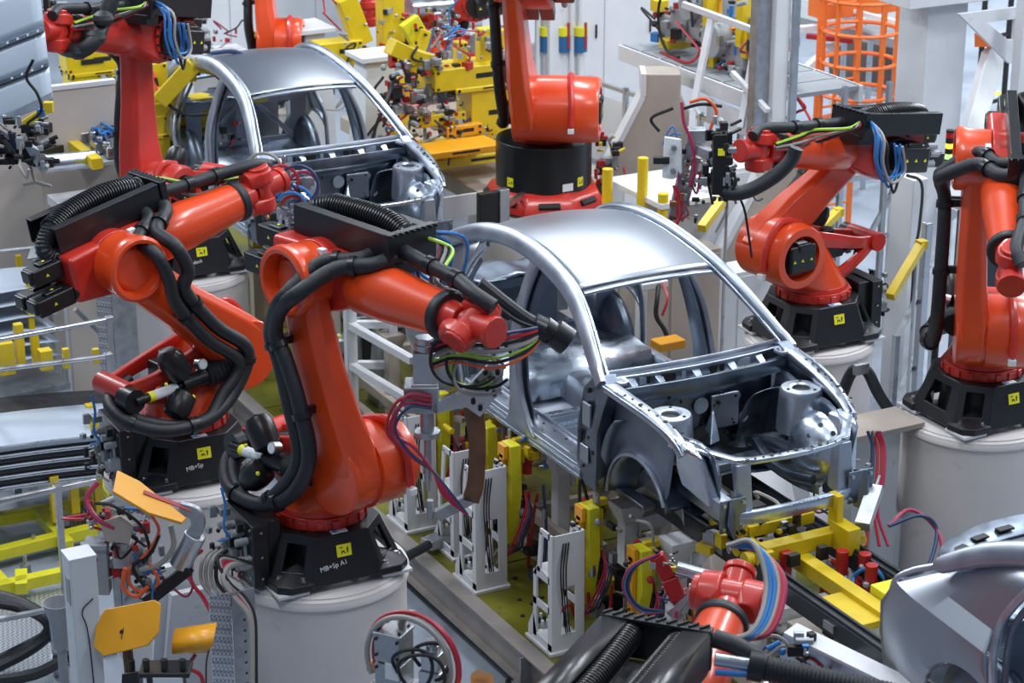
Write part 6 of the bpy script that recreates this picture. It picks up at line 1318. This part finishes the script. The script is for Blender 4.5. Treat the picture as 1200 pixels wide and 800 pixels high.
def col(px, py0, py1, d, w, lab, m='white_paint', dp=None, zb=0.):
    a = pd(px, py0, d); t = thing('steel_column', (a.x, a.y, zb), lab, 'column'); MB().box((a.x, a.y, (a.z + zb) / 2), (dp or w, w, a.z - zb)).build('column', m, t, bev=.01)
    return t, a
t, a = col(914, -20, 0, 20.2, .16, 'white box column with a grey aluminium strip right of the walkway'); MB().box((a.x + .1, a.y + .12, a.z / 2), (.06, .06, a.z)).build('aluminium_strip', 'aluminium', t); MB().box((a.x - .05, a.y - .16, a.z / 2 + .3), (.12, .14, a.z - .6)).build('side_box', 'galvanised', t)
t, a = col(1097, -30, 0, 20.5, .46, 'broad white portal column at the upper right', dp=.42)
t2_ = thing('portal_beam', pd(1150, 0, 20), 'white portal head beam with a triangular corner plate and triangular hole', 'beam')
b0 = pd(1068, 4, 20.3); MB().box((b0.x, b0.y + 1.5, b0.z + .18), (.46, 3.4, .36)).build('beam', 'white_paint', t2_, bev=.01)
MB().frameplate([(0, 0), (.80, 0), (.80, -.52), (.62, -.52)], [(.33, -.11), (.66, -.11), (.66, -.30), (.60, -.30)], pd(1122, 16, 20.2), AY, AZv, -.02, .02).build('corner_plate', 'white_paint', t2_, bev=.003)
t, a = col(1203, -10, 0, 20.2, .12, 'white column cut by the right edge of the picture')
t = thing('portal_brace', pd(1140, 150, 21.2), 'white diagonal brace beside the portal column', 'brace'); MB().bar(pd(1165, 60, 21.6), pd(1112, 250, 20.9), .18, .2, gy).build('tube', 'white_paint', t, bev=.01); MB().hull([pd(1142, 38, 21.4), pd(1164, 55, 21.4), pd(1142, 55, 21.4), pd(1142, 38, 21.7), pd(1164, 55, 21.7), pd(1142, 55, 21.7)]).build('orange_end', 'cage_orange', t)
# orange caged ladder
lc = thing('caged_ladder', pz(1000, 330, 0), 'orange caged ladder between the column and the portal at upper right', 'ladder')
base = pd(1003, 140, 24.0); RR = .40
for zz in (-.04, .30, .64, .98, 1.32):
    MB().tube([(base.x + RR * math.cos(a), base.y + RR * math.sin(a), base.z + zz) for a in [k * 2 * math.pi / 24 for k in range(25)]], .022, 6, 2).build('hoop', 'cage_orange', lc)
for k in range(7):
    a = -1.9 + k * .62; x, y = base.x + RR * math.cos(a), base.y + RR * math.sin(a); MB().bar((x, y, base.z - .1), (x, y, base.z + 1.7), .045, .02).build('cage_strap', 'cage_orange', lc)
for s_ in (-.25, .25):
    x, y = base.x - .38, base.y + s_ ; MB().bar((x, y, .0), (x, y, base.z + 1.7), .06, .03).build('stile', 'cage_orange', lc)
for k in range(14): z = .3 + k * .28; MB().cyl((base.x - .38, base.y - .25, z), (base.x - .38, base.y + .25, z), .014, n=6).build('rung', 'cage_orange', lc)
# things behind the ladder
p = pd(1022, 105, 27.); t = thing('conveyor_screen', p, 'grey-brown conveyor side panel behind the orange ladder', 'panel'); MB().bar(pd(975, 70, 27.5), pd(1075, 92, 26.0), .1, .62).build('panel', 'screen_brown', t, bev=.01); MB().bar(pd(975, 98, 27.2), pd(1075, 118, 25.9), .14, .06).build('white_rail', 'white_paint', t)
MB().bar(pd(975, 120, 27.2), pd(1075, 138, 25.9), .1, .12).build('bumper', 'label_white', t)
p = pd(960, 20, 25.5); t = thing('grey_gantry', p, 'dark grey platform with white lamp strips behind the top of the orange ladder', 'platform'); MB().bar(pd(930, 5, 26), pd(1080, 40, 25.), 1.2, .08).build('deck', 'grey_paint', t); MB().bar(pd(938, -3, 24.9), pd(1060, 28, 24.1), .05, .04).build('lamp_strip', 'label_white', t)
MB().box(pd(1000, 0, 24.6), (.3, 1.0, .3)).build('orange_box', 'cage_orange', t, bev=.01); MB().bar(pd(930, 35, 24.5), pd(1015, 25, 24.5), .12, .06).bar(pd(935, 90, 24.3), pd(985, 45, 24.5), .08, .08).build('bracket', 'white_paint', t); MB().bar(pd(945, 42, 24.4), pd(1000, 48, 24.3), .08, .05).build('red_bracket', 'cabinet_red', t)
# fences right
def fence(x0, y0, x1, y1, h, lab, n=4, rails=(.3, 1.1, 1.9), m='aluminium', panel=None, diag=False):
    t = thing('fence', (x0, y0, 0), lab, 'fence'); a = V((x0, y0, 0)); b = V((x1, y1, 0))
    for k in range(n + 1):
        p = a.lerp(b, k / n); MB().box((p.x, p.y, h / 2), (.05, .05, h)).build('post', m, t, bev=.003)
    for z in rails: MB().bar((x0, y0, z), (x1, y1, z), .04, .04).build('rail', m, t)
    if diag: MB().bar((x0, y0, rails[0]), (x1, y1, rails[-1]), .04, .04).build('diagonal', m, t)
    if panel:
        for k in range(n): p = a.lerp(b, (k + .06) / n); q = a.lerp(b, (k + .94) / n); MB().bar((p.x, p.y, h * .5), (q.x, q.y, h * .5), .012, h * .82).build('panel', panel, t)
    return t
a = pz(975, 400, 0); b = pz(1075, 385, 0); fence(a.x, a.y, b.x, b.y, 2.5, 'aluminium safety fence between the right robot and the white column', 2, (.4, 1.0, 1.6, 2.1), diag=True)
a = pz(690, 290, 0); b = pz(860, 365, 0); fence(a.x, a.y, b.x, b.y, 1.9, 'aluminium fence with white panels seen beyond the car roof and windscreen', 4, (.2, 1.0, 1.85), panel='white_paint')
a = pz(860, 420, 0); b = pz(715, 470, 0)
a = pz(1040, 560, 0); b = pz(1090, 440, 0); fence(a.x, a.y, b.x, b.y, 1.25, 'low silver safety rail between the two right pedestals', 1, (.6, 1.2))
a = pz(980, 230, 0); b = pz(1070, 205, 0); fence(a.x, a.y, b.x, b.y, 2.2, 'far aluminium fence below the orange ladder', 3, (.4, 1.2, 2.1))
a = pz(1140, 200, 0); b = pz(1200, 180, 0); fence(a.x, a.y, b.x, b.y, 2.6, 'far thin black fence at the right edge of the bright floor', 2, (.8, 1.6, 2.4), 'ink')
p = pz(1068, 400, 0); t, a_ = col(1067, 205, 0, 19.2, .16, 'pale panel column behind the right robot with a black cable', dp=.3); MB().tube([pd(1062, 205, 18.9), pd(1080, 215, 18.9), pd(1078, 260, 18.9), pd(1072, 300, 18.9), pd(1068, 360, 18.9)], .014, 6).build('cable', 'ink', t)
t, a_ = col(1087, 260, 0, 18.6, .07, 'narrow aluminium fence post left of the far right robot', 'aluminium')
# windscreen view: white boards and posts beyond the car
for i, (px, py, d, w, h) in enumerate(((772, 400, 18.8, 1.0, 1.7), (850, 395, 19.6, .9, 1.3), (800, 350, 20.5, 1.5, 1.9))):
    p = pd(px, py, d); t = thing('base_cabinet', (p.x, p.y, 0), ['beige base cabinet seen through the windscreen opening', 'white base cabinet beyond the far A-pillar', 'white board farther behind the windscreen opening'][i], 'cabinet'); MB().box((p.x, p.y, h / 2), (.3, w, h)).build('body', 'fixture_beige' if i == 0 else 'white_paint', t, bev=.01)
    for k in range(2): MB().box((p.x + .155, p.y - w / 4 + k * w / 2, h / 2), (.012, w / 2 - .03, h - .08)).build('door', 'fixture_beige' if i == 0 else 'white_paint', t, bev=.003)
t = thing('cable_drop', pd(775, 350, 18.), 'black and red cables hanging from a white bracket behind the windscreen opening', 'cables'); MB().box(pd(765, 333, 18.), (.1, .24, .06)).build('bracket', 'white_paint', t, bev=.01); q_ = pd(762, 333, 18.1); MB().box((q_.x - .05, q_.y - .05, q_.z / 2), (.07, .07, q_.z)).build('post', 'white_paint', t); MB().tube([pd(772, 330, 18.), pd(770, 350, 17.9), pd(769, 370, 17.9), pd(778, 385, 17.9), pd(784, 400, 17.9)], .02, 7).build('cable', 'ink', t); MB().tube([pd(776, 330, 18.), pd(782, 350, 17.9), pd(776, 370, 17.9)], .012, 7).build('cable', 'hose_red', t); MB().box(pd(783, 402, 17.8), (.16, .24, .07)).build('yellow_block', 'yellow_orange', t, bev=.01)
# far side fixtures behind the roof
F = T(pd(785, 225, 18.8)); t = thing('white_bracket_stand', F.translation, 'white stand with yellow posts and a black valve behind the car roof', 'stand')
MB(F).box((0, .1, 0), (.7, .8, .05)).box((0, .1, -.12), (.08, .7, .2)).box((-.05, .1, -.95), (.4, .4, 1.7)).build('stand_plate', 'white_paint', t, bev=.006)
for x, y, h in ((-.1, -.55, .5), (.05, -.3, .6), (.3, -.25, .35)): MB(F).cyl((x, y, -.25), (x, y, h - .25), .045, n=12).build('yellow_post', 'yellow', t)
MB(F).box((-.1, -.75, -.22), (.5, .5, .08)).build('yellow_plate', 'yellow_orange', t, bev=.01)
clutter(t, F @ T((.1, .3, .12)), (.3, .4, .2), 20, 81, ('ink', 'black_paint', 'galvanised'), hoses=3)
# guns carried by R5
F = frame(pd(842, 190, 16.4), gx, gy, AZv); t = thing('wrist_tool', F.translation, 'black valve-studded tool on the wrist of the right robot', 'tool')
clutter(t, F, (.22, .2, .62), 60, 91, ('ink', 'black_paint', 'grey_paint', 'galvanised', 'ink'), hoses=6)
MB(F).box((.0, -.02, .0), (.10, .12, .46)).build('mount_block', 'black_paint', t, bev=.01); MB(F).box((.01, -.09, .10), (.05, .012, .05)).build('sticker', 'sticker_yellow', t)
MB(F).tube([(.02, 0, -.18), (.08, -.05, -.22), (.22, -.06, -.20), (.40, -.05, -.10), (.52, -.04, .02), (.56, -.04, .12)], .055, 12, 5).build('hose', 'rubber', t)
F = frame(pd(805, 200, 16.9), gx, gy, AZv); t = thing('tall_weld_gun', F.translation, 'tall silver weld gun with a white plate, left of the red robot wrist at right', 'weld gun'); MB().bar(F @ V((.06, 0, .18)), pd(842, 185, 16.4), .07, .07).build('mount_arm', 'galvanised', t, bev=.005)
MB(F).bar((.02, 0, .22), (-.14, 0, -.55), .07, .07).bar((.08, .03, .1), (-.04, .03, -.4), .06, .05).build('gun_frame', 'galvanised', t, bev=.005)
MB(F).bar((-.10, 0, -.35), (-.18, 0, -.80), .09, .06).build('electrode_arm', 'brown_copper', t, bev=.005)
MB(F).hull([(-.18, -.06, .28), (-.05, -.06, .26), (-.04, -.06, .0), (-.10, -.06, -.06), (-.19, -.06, -.04), (-.18, -.03, .28), (-.05, -.03, .26), (-.04, -.03, .0), (-.19, -.03, -.04)]).build('white_plate', 'label_white', t, bev=.01)
for z in (.2, .02): MB(F).cyl((-.11, -.06, z), (-.11, -.10, z), .022, n=12).build('bush', 'galvanised', t)
MB(F).box((-.2, -.06, .10), (.12, .06, .05)).build('black_clamp', 'ink', t, bev=.004); MB(F).box((.06, 0, .28), (.14, .13, .1)).build('servo', 'galvanised', t, bev=.008)
for j, (m, pts) in enumerate((('hose_magenta', [(-.06, -.08, .55), (-.04, -.1, .4), (.02, -.1, .25), (.05, -.1, .05), (.02, -.08, -.1)]), ('hose_orange', [(.0, -.08, .55), (.12, -.1, .58), (.2, -.1, .48), (.16, -.1, .35), (.2, -.08, .22)]), ('ink', [(-.05, -.08, .5), (.08, -.1, .54), (.24, -.08, .52)]), ('hose_red', [(-.1, -.05, -.1), (-.05, -.1, -.3), (-.12, -.08, -.5)]), ('ink', [(-.22, -.05, .32), (-.28, -.05, .42), (-.12, -.06, .50)]))): MB(F).tube(pts, .013, 7, 6).build('hose', m, t)
clutter(t, F @ T((.0, -.02, -.12)), (.22, .14, .6), 50, 92, ('galvanised', 'ink', 'aluminium', 'copper', 'grey_paint'), hoses=4)
# stack light and yellow beams, cabinet at right
p = pd(1111, 192, 18.5); t = thing('stack_light', (p.x, p.y, 0), 'slim stack light with red, yellow and green tiers left of the far right robot', 'lamp')
MB().cyl((p.x, p.y, 0), (p.x, p.y, p.z), .03, n=10).build('pole', 'ink', t)
for k, m in enumerate(('ink', 'lamp_green', 'ink', 'lamp_yellow', 'ink', 'lamp_red')): MB().cyl((p.x, p.y, p.z + .045 * k), (p.x, p.y, p.z + .045 * (k + 1) - .003), .034, n=14).build('tier', m, t)
MB().cyl((p.x, p.y, p.z + .27), (p.x, p.y, p.z + .29), .034, n=14).build('cap', 'ink', t)
for i, (a, b, d, d2, lab) in enumerate((((1043, 348), (1080, 286), 17.6, 17.9, 'sloping yellow safety bar right of the right robot'), ((962, 268), (982, 248), 18.6, 18.8, 'short yellow bar end above the shoulder hoses of the right robot'), ((822, 268), (856, 222), 18.2, 18.6, 'yellow slanting beam behind the weld gun at right centre'), ((920, 300), (945, 250), 19, 19.4, 'thin yellow strip against the slanting white leg'))):
    t = thing('yellow_bar', pd(*a, d), lab, 'bar'); MB().bar(pd(*a, d), pd(*b, d2), .075, .07).build('bar', 'yellow', t, bev=.006); MB().box(pd(*b, d2), (.08, .08, .07)).build('end_cap', 'yellow', t, bev=.006); q_ = pd(*b, d2); MB().cyl((q_.x - .05, q_.y, 0), (q_.x - .05, q_.y, q_.z), .015, n=8).build('thin_post', 'aluminium', t)
p = pd(1163, 348, 17.6); t = thing('glazed_cabinet', (p.x, p.y, 0), 'blue-grey cabinet with a glass door between the two right robots', 'cabinet'); MB().box((p.x - .1, p.y, p.z / 2 + .35), (.3, .42, p.z + .7)).build('body', 'steel_dark', t, bev=.01); MB().box((p.x + .06, p.y, p.z / 2 + .5), (.02, .34, p.z + .2)).build('glass_door', 'glass_dark', t); MB().box((p.x - .1, p.y, p.z + .72), (.36, .48, .05)).build('white_top', 'white_paint', t)
# hose hung on the R5 pedestal, ledge between pedestals
t = thing('hung_hose', pd(1005, 435, 16.2), 'pair of black hoses hung on a clip on the right robot pedestal', 'hoses')
for k in range(2): MB().tube([pd(985 + 4 * k, 462, 16.3), pd(994 + 4 * k, 440, 16.25), pd(1003 + 4 * k, 430, 16.2), pd(1015 + 4 * k, 436, 16.2), pd(1028 + 4 * k, 462, 16.2), pd(1048 + 4 * k, 492, 16.2), pd(1060, 505 + 4 * k, 16.3)], .032, 9, 6).build('hose', 'rubber', t)
MB().box(pd(1009, 432, 16.15), (.04, .12, .08)).build('clip', 'galvanised', t, bev=.004)
p = pd(1025, 497, 15.9); t = thing('ledge_plate', p, 'beige shelf plate bridging the two right pedestals', 'shelf'); MB().box(p, (.35, .62, .04)).build('plate', 'fixture_beige', t, bev=.004); MB().box((p.x - .05, p.y, p.z / 2), (.2, .4, p.z)).build('support', 'white_paint', t, bev=.004)
t = thing('red_hose_drop', pd(1025, 560, 15.4), 'red and blue hoses with connectors hanging at the front corner of the centre car', 'hoses')
q_ = pd(1024, 505, 15.4); MB().cyl((q_.x, q_.y, 0), (q_.x, q_.y, q_.z), .02, n=8).build('pole', 'galvanised', t)
for j, (m, o) in enumerate((('hose_red', 0), ('hose_red', .03), ('hose_navy', -.03), ('hose_magenta', .05))): MB().tube([pd(1022, 505, 15.4) + gx * o, pd(1028, 525, 15.4) + gx * o, pd(1027, 560, 15.3) + gx * o, pd(1020, 600, 15.2) + gx * o, pd(1015, 640, 15.1) + gx * o * 3], .012, 7, 5).build('hose', m, t)
clutter(t, frame(pd(995, 560, 15.1), gx, gy, AZv), (.28, .15, .4), 30, 95, ('galvanised', 'ink', 'grey_paint'), hoses=2)
MB().box(pd(978, 545, 15.), (.03, .05, .55)).build('slotted_bar', 'galvanised', t, bev=.003)
for i, (x, w) in enumerate(((905, .9), (985, .8))):
    p = pd(x, 610, 16.4); t = thing('plinth', (p.x, p.y, 0), ['white plinth block behind the lower bumper beam', 'white sloped plinth under the front corner of the centre car'][i], 'plinth'); MB().hull([(p.x + a * .3, p.y + b * w / 2, z) for a in (-1, 1) for b in (-1, 1) for z in (0, .55)] + [(p.x - .2, p.y + b * w * .3, 1.0) for b in (-1, 1)]).build('plinth', 'white_paint', t, bev=.01)
# ---------------------------------------------------------------- yellow clamp carriage in front of the car
def ypart(F, nm, t, c, s_, m='yellow', rx=0, rz=0): return MB(F).box(c, s_, rz, rx).build(nm, m, t, bev=.007)
F = T(pz(945, 655, 1.30)); yc = thing('clamp_carriage', F.translation, 'bright yellow clamp carriage lying across the black rails in front of the car', 'clamp')
X0 = pz(880, 650, 1.30) - pz(945, 655, 1.30)
ypart(F, 'cross_beam', yc, (-.12, .05, .05), (.10, .62, .10)); ypart(F, 'cross_beam', yc, (-.32, .0, .12), (.09, .50, .08)); ypart(F, 'side_block', yc, (-.16, -.28, .02), (.26, .12, .14)); ypart(F, 'side_block', yc, (-.02, .30, .08), (.20, .10, .18))
ypart(F, 'upright_plate', yc, (-.1, .28, .24), (.10, .05, .22)); ypart(F, 'upright_plate', yc, (-.30, -.30, .2), (.08, .06, .2)); ypart(F, 'spine', yc, (.30, .02, -.05), (1.1, .10, .10)); ypart(F, 'end_plate', yc, (.62, -.12, -.06), (.42, .34, .05)); ypart(F, 'end_block', yc, (.70, .20, .0), (.30, .24, .10), 'yellow_lime'); ypart(F, 'foot', yc, (.88, .06, -.22), (.08, .12, .34))
for x, y in ((-.26, -.36), (-.10, -.40), (-.02, .38)): MB(F).cyl((x, y, .04), (x, y + .06, .04), .05, n=16).build('roller', 'yellow', yc, bev=.006)
for x, y in ((-.26, -.40), (-.10, -.44)): MB(F).cyl((x, y, .04), (x, y - .01, .04), .022, n=12).build('roller_hub', 'steel', yc)
for x, y, z, s_ in ((-.36, -.16, .16, (.10, .12, .22)), (-.5, -.1, .06, (.1, .3, .10)), (-.2, .02, .12, (.04, .06, .06)), (.0, -.1, .02, (.05, .08, .08)), (.68, -.26, -.1, (.10, .12, .10)), (.0, .12, .02, (.05, .07, .09))): MB(F).box((x, y, z), s_).build('black_sensor', 'ink', yc, bev=.006)
MB(F).bar((.05, .38, .16), (-.15, .62, .30), .10, .07).cyl((-.15, .62, .30), (-.22, .70, .34), .012, n=8).build('silver_cylinder', 'galvanised', yc, bev=.006)
for x, y in ((.1, .2), (.35, .24), (-.05, -.12), (.2, .3)): MB(F).cyl((x, y, -.12), (x, y, .06), .04, n=12).build('red_cylinder', 'red_clamp', yc, bev=.006)
clutter(yc, F @ T((-.38, -.15, .05)), (.4, .5, .25), 36, 101, ('ink', 'black_paint', 'ink', 'yellow', 'galvanised'), hoses=3); clutter(yc, F @ T((.2, .3, -.15)), (.5, .3, .3), 30, 102, ('ink', 'red_clamp', 'cream_paint', 'grey_paint'), hoses=4)
for k in range(2): MB(F).tube([(.1, .55, .15), (.05 + .1 * k, .75, .2), (.2, .85, .1), (.35, .78 - .1 * k, -.05), (.3, .6, -.1)], .013, 7).build('hose', 'hose_navy' if k else 'hose_magenta', yc)
# red clamp with cylinder left of R7's wrist, yellow bits below
F = frame(pd(780, 672, 13.2), gx, gy, AZv); t = thing('red_clamp', F.translation, 'dark red clamp arm with a silver air cylinder beside the lower robot wrist', 'clamp'); q_ = F.translation; MB().box((q_.x, q_.y + .06, (q_.z + .2) / 2), (.07, .07, q_.z - .35)).build('post', 'white_paint', t)
MB(F).bar((-.06, 0, .12), (.02, 0, -.02), .07, .09).bar((.02, 0, -.02), (.08, 0, -.16), .09, .10).build('red_arm', 'red_clamp', t, bev=.01); MB(F).cyl((.06, -.02, .05), (.26, -.04, -.0), .04, n=16).build('air_cylinder', 'steel_bright', t); MB(F).bar((-.02, .0, .04), (.06, -.02, .04), .03, .03).build('brass_nut', 'yellow', t)
MB(F).bar((.02, -.04, -.24), (.16, -.04, -.10), .07, .05).bar((.1, -.08, -.22), (.2, -.06, -.06), .03, .03).build('silver_valves', 'aluminium', t, bev=.004); MB(F).box((.2, .02, -.22), (.12, .1, .16)).build('yellow_block', 'yellow_orange', t, bev=.006)
for j, m in enumerate(('hose_navy', 'ink', 'hose_blue', 'hose_magenta')): MB(F).tube([(-.04, -.02, .14), (-.18 - .008 * j, -.03, .06), (-.22 - .01 * j, -.03, -.08), (-.15, -.03, -.2 - .01 * j), (.0, -.02, -.24)], .009, 6).build('hose', m, t)
clutter(t, F @ T((-.02, .0, .10)), (.16, .1, .12), 12, 104, hoses=1); clutter(t, F @ T((.1, .0, -.2)), (.24, .14, .2), 20, 105, ('label_white', 'ink', 'hose_magenta', 'galvanised'), hoses=3)
# cream plates near the rails
F = T(pz(850, 625, .9)); t = thing('cream_cover', pz(830, 625, .9), 'beige rounded cover between the rails left of the yellow carriage', 'cover'); p = pz(828, 660, .9); MB().hull([(p.x + a, p.y + b, z) for a, b in ((-.35, -.15), (.3, -.15), (-.35, .15), (.3, .15)) for z in (.45, .95)] + [(p.x, p.y, 1.1)]).build('cover', 'fixture_beige', t, bev=.02)
# steel plate with red bead, lower right
a = pd(928, 752, 12.4); t = thing('steel_plate', a, 'steel plate with a white edge and a red outlined recess at the lower right', 'panel')
e1 = (pd(1050, 812, 11.9) - a); U = e1.normalized(); Vv = (AZv * .94 - gy * .3).normalized()
MB().prism([(-.06, .04), (-.02, .08), (1.1, .08), (1.1, -.7), (.05, -.7), (-.07, -.1)], a, U, Vv, -.02, .02).build('plate', 'steel', t, bev=.01); MB().bar(a + Vv * .09 - U * .02, a + U * 1.1 + Vv * .09, .11, .02, Vv).build('white_edge', 'white_paint', t)
Nn = U.cross(Vv).normalized(); sgn = -1 if Nn.dot(CAM - a) < 0 else 1
MB().tube([a + U * x + Vv * y + Nn * .023 * sgn for x, y in ((.12, -.6), (.10, -.1), (.14, -.04), (.2, -.03), (.34, -.10), (.7, -.22))], .009, 6, 6).build('red_bead', 'cabinet_red', t)
t = thing('valve_block', pd(930, 790, 12.2), 'silver fittings with dark red hoses at the lower edge near the steel plate', 'fittings'); clutter(t, frame(pd(925, 780, 12.2), gx, gy, AZv), (.3, .2, .3), 26, 107, ('galvanised', 'ink', 'aluminium', 'hose_blue'), hoses=5)
for k in range(3):
    p = pz(935 + 22 * k, 735 + 16 * k, 1.0); t = thing('cream_block', p, ['cream block under the black rail, left one', 'cream block under the black rail, middle one', 'cream block under the black rail, right one'][k], 'block'); MB().box((p.x, p.y + .1, .85), (.22, .22, .3)).build('block', 'cream_paint', t, bev=.01); MB().box((p.x, p.y + .1, .35), (.14, .14, .7)).build('stand', 'white_paint', t)
# front pedestal cable plug and tray passing to the deck
t = thing('cable_channel', pz(520, 632, .4), 'grey cable channel with a black hose crossing from the front pedestal to the deck', 'channel'); MB().bar(pz(500, 638, .42), pz(536, 622, .42), .12, .07).build('channel', 'galvanised', t, bev=.004); MB().tube([pz(470, 655, .5), pz(490, 645, .45), pz(502, 638, .44)], .035, 9).build('hose', 'rubber', t)
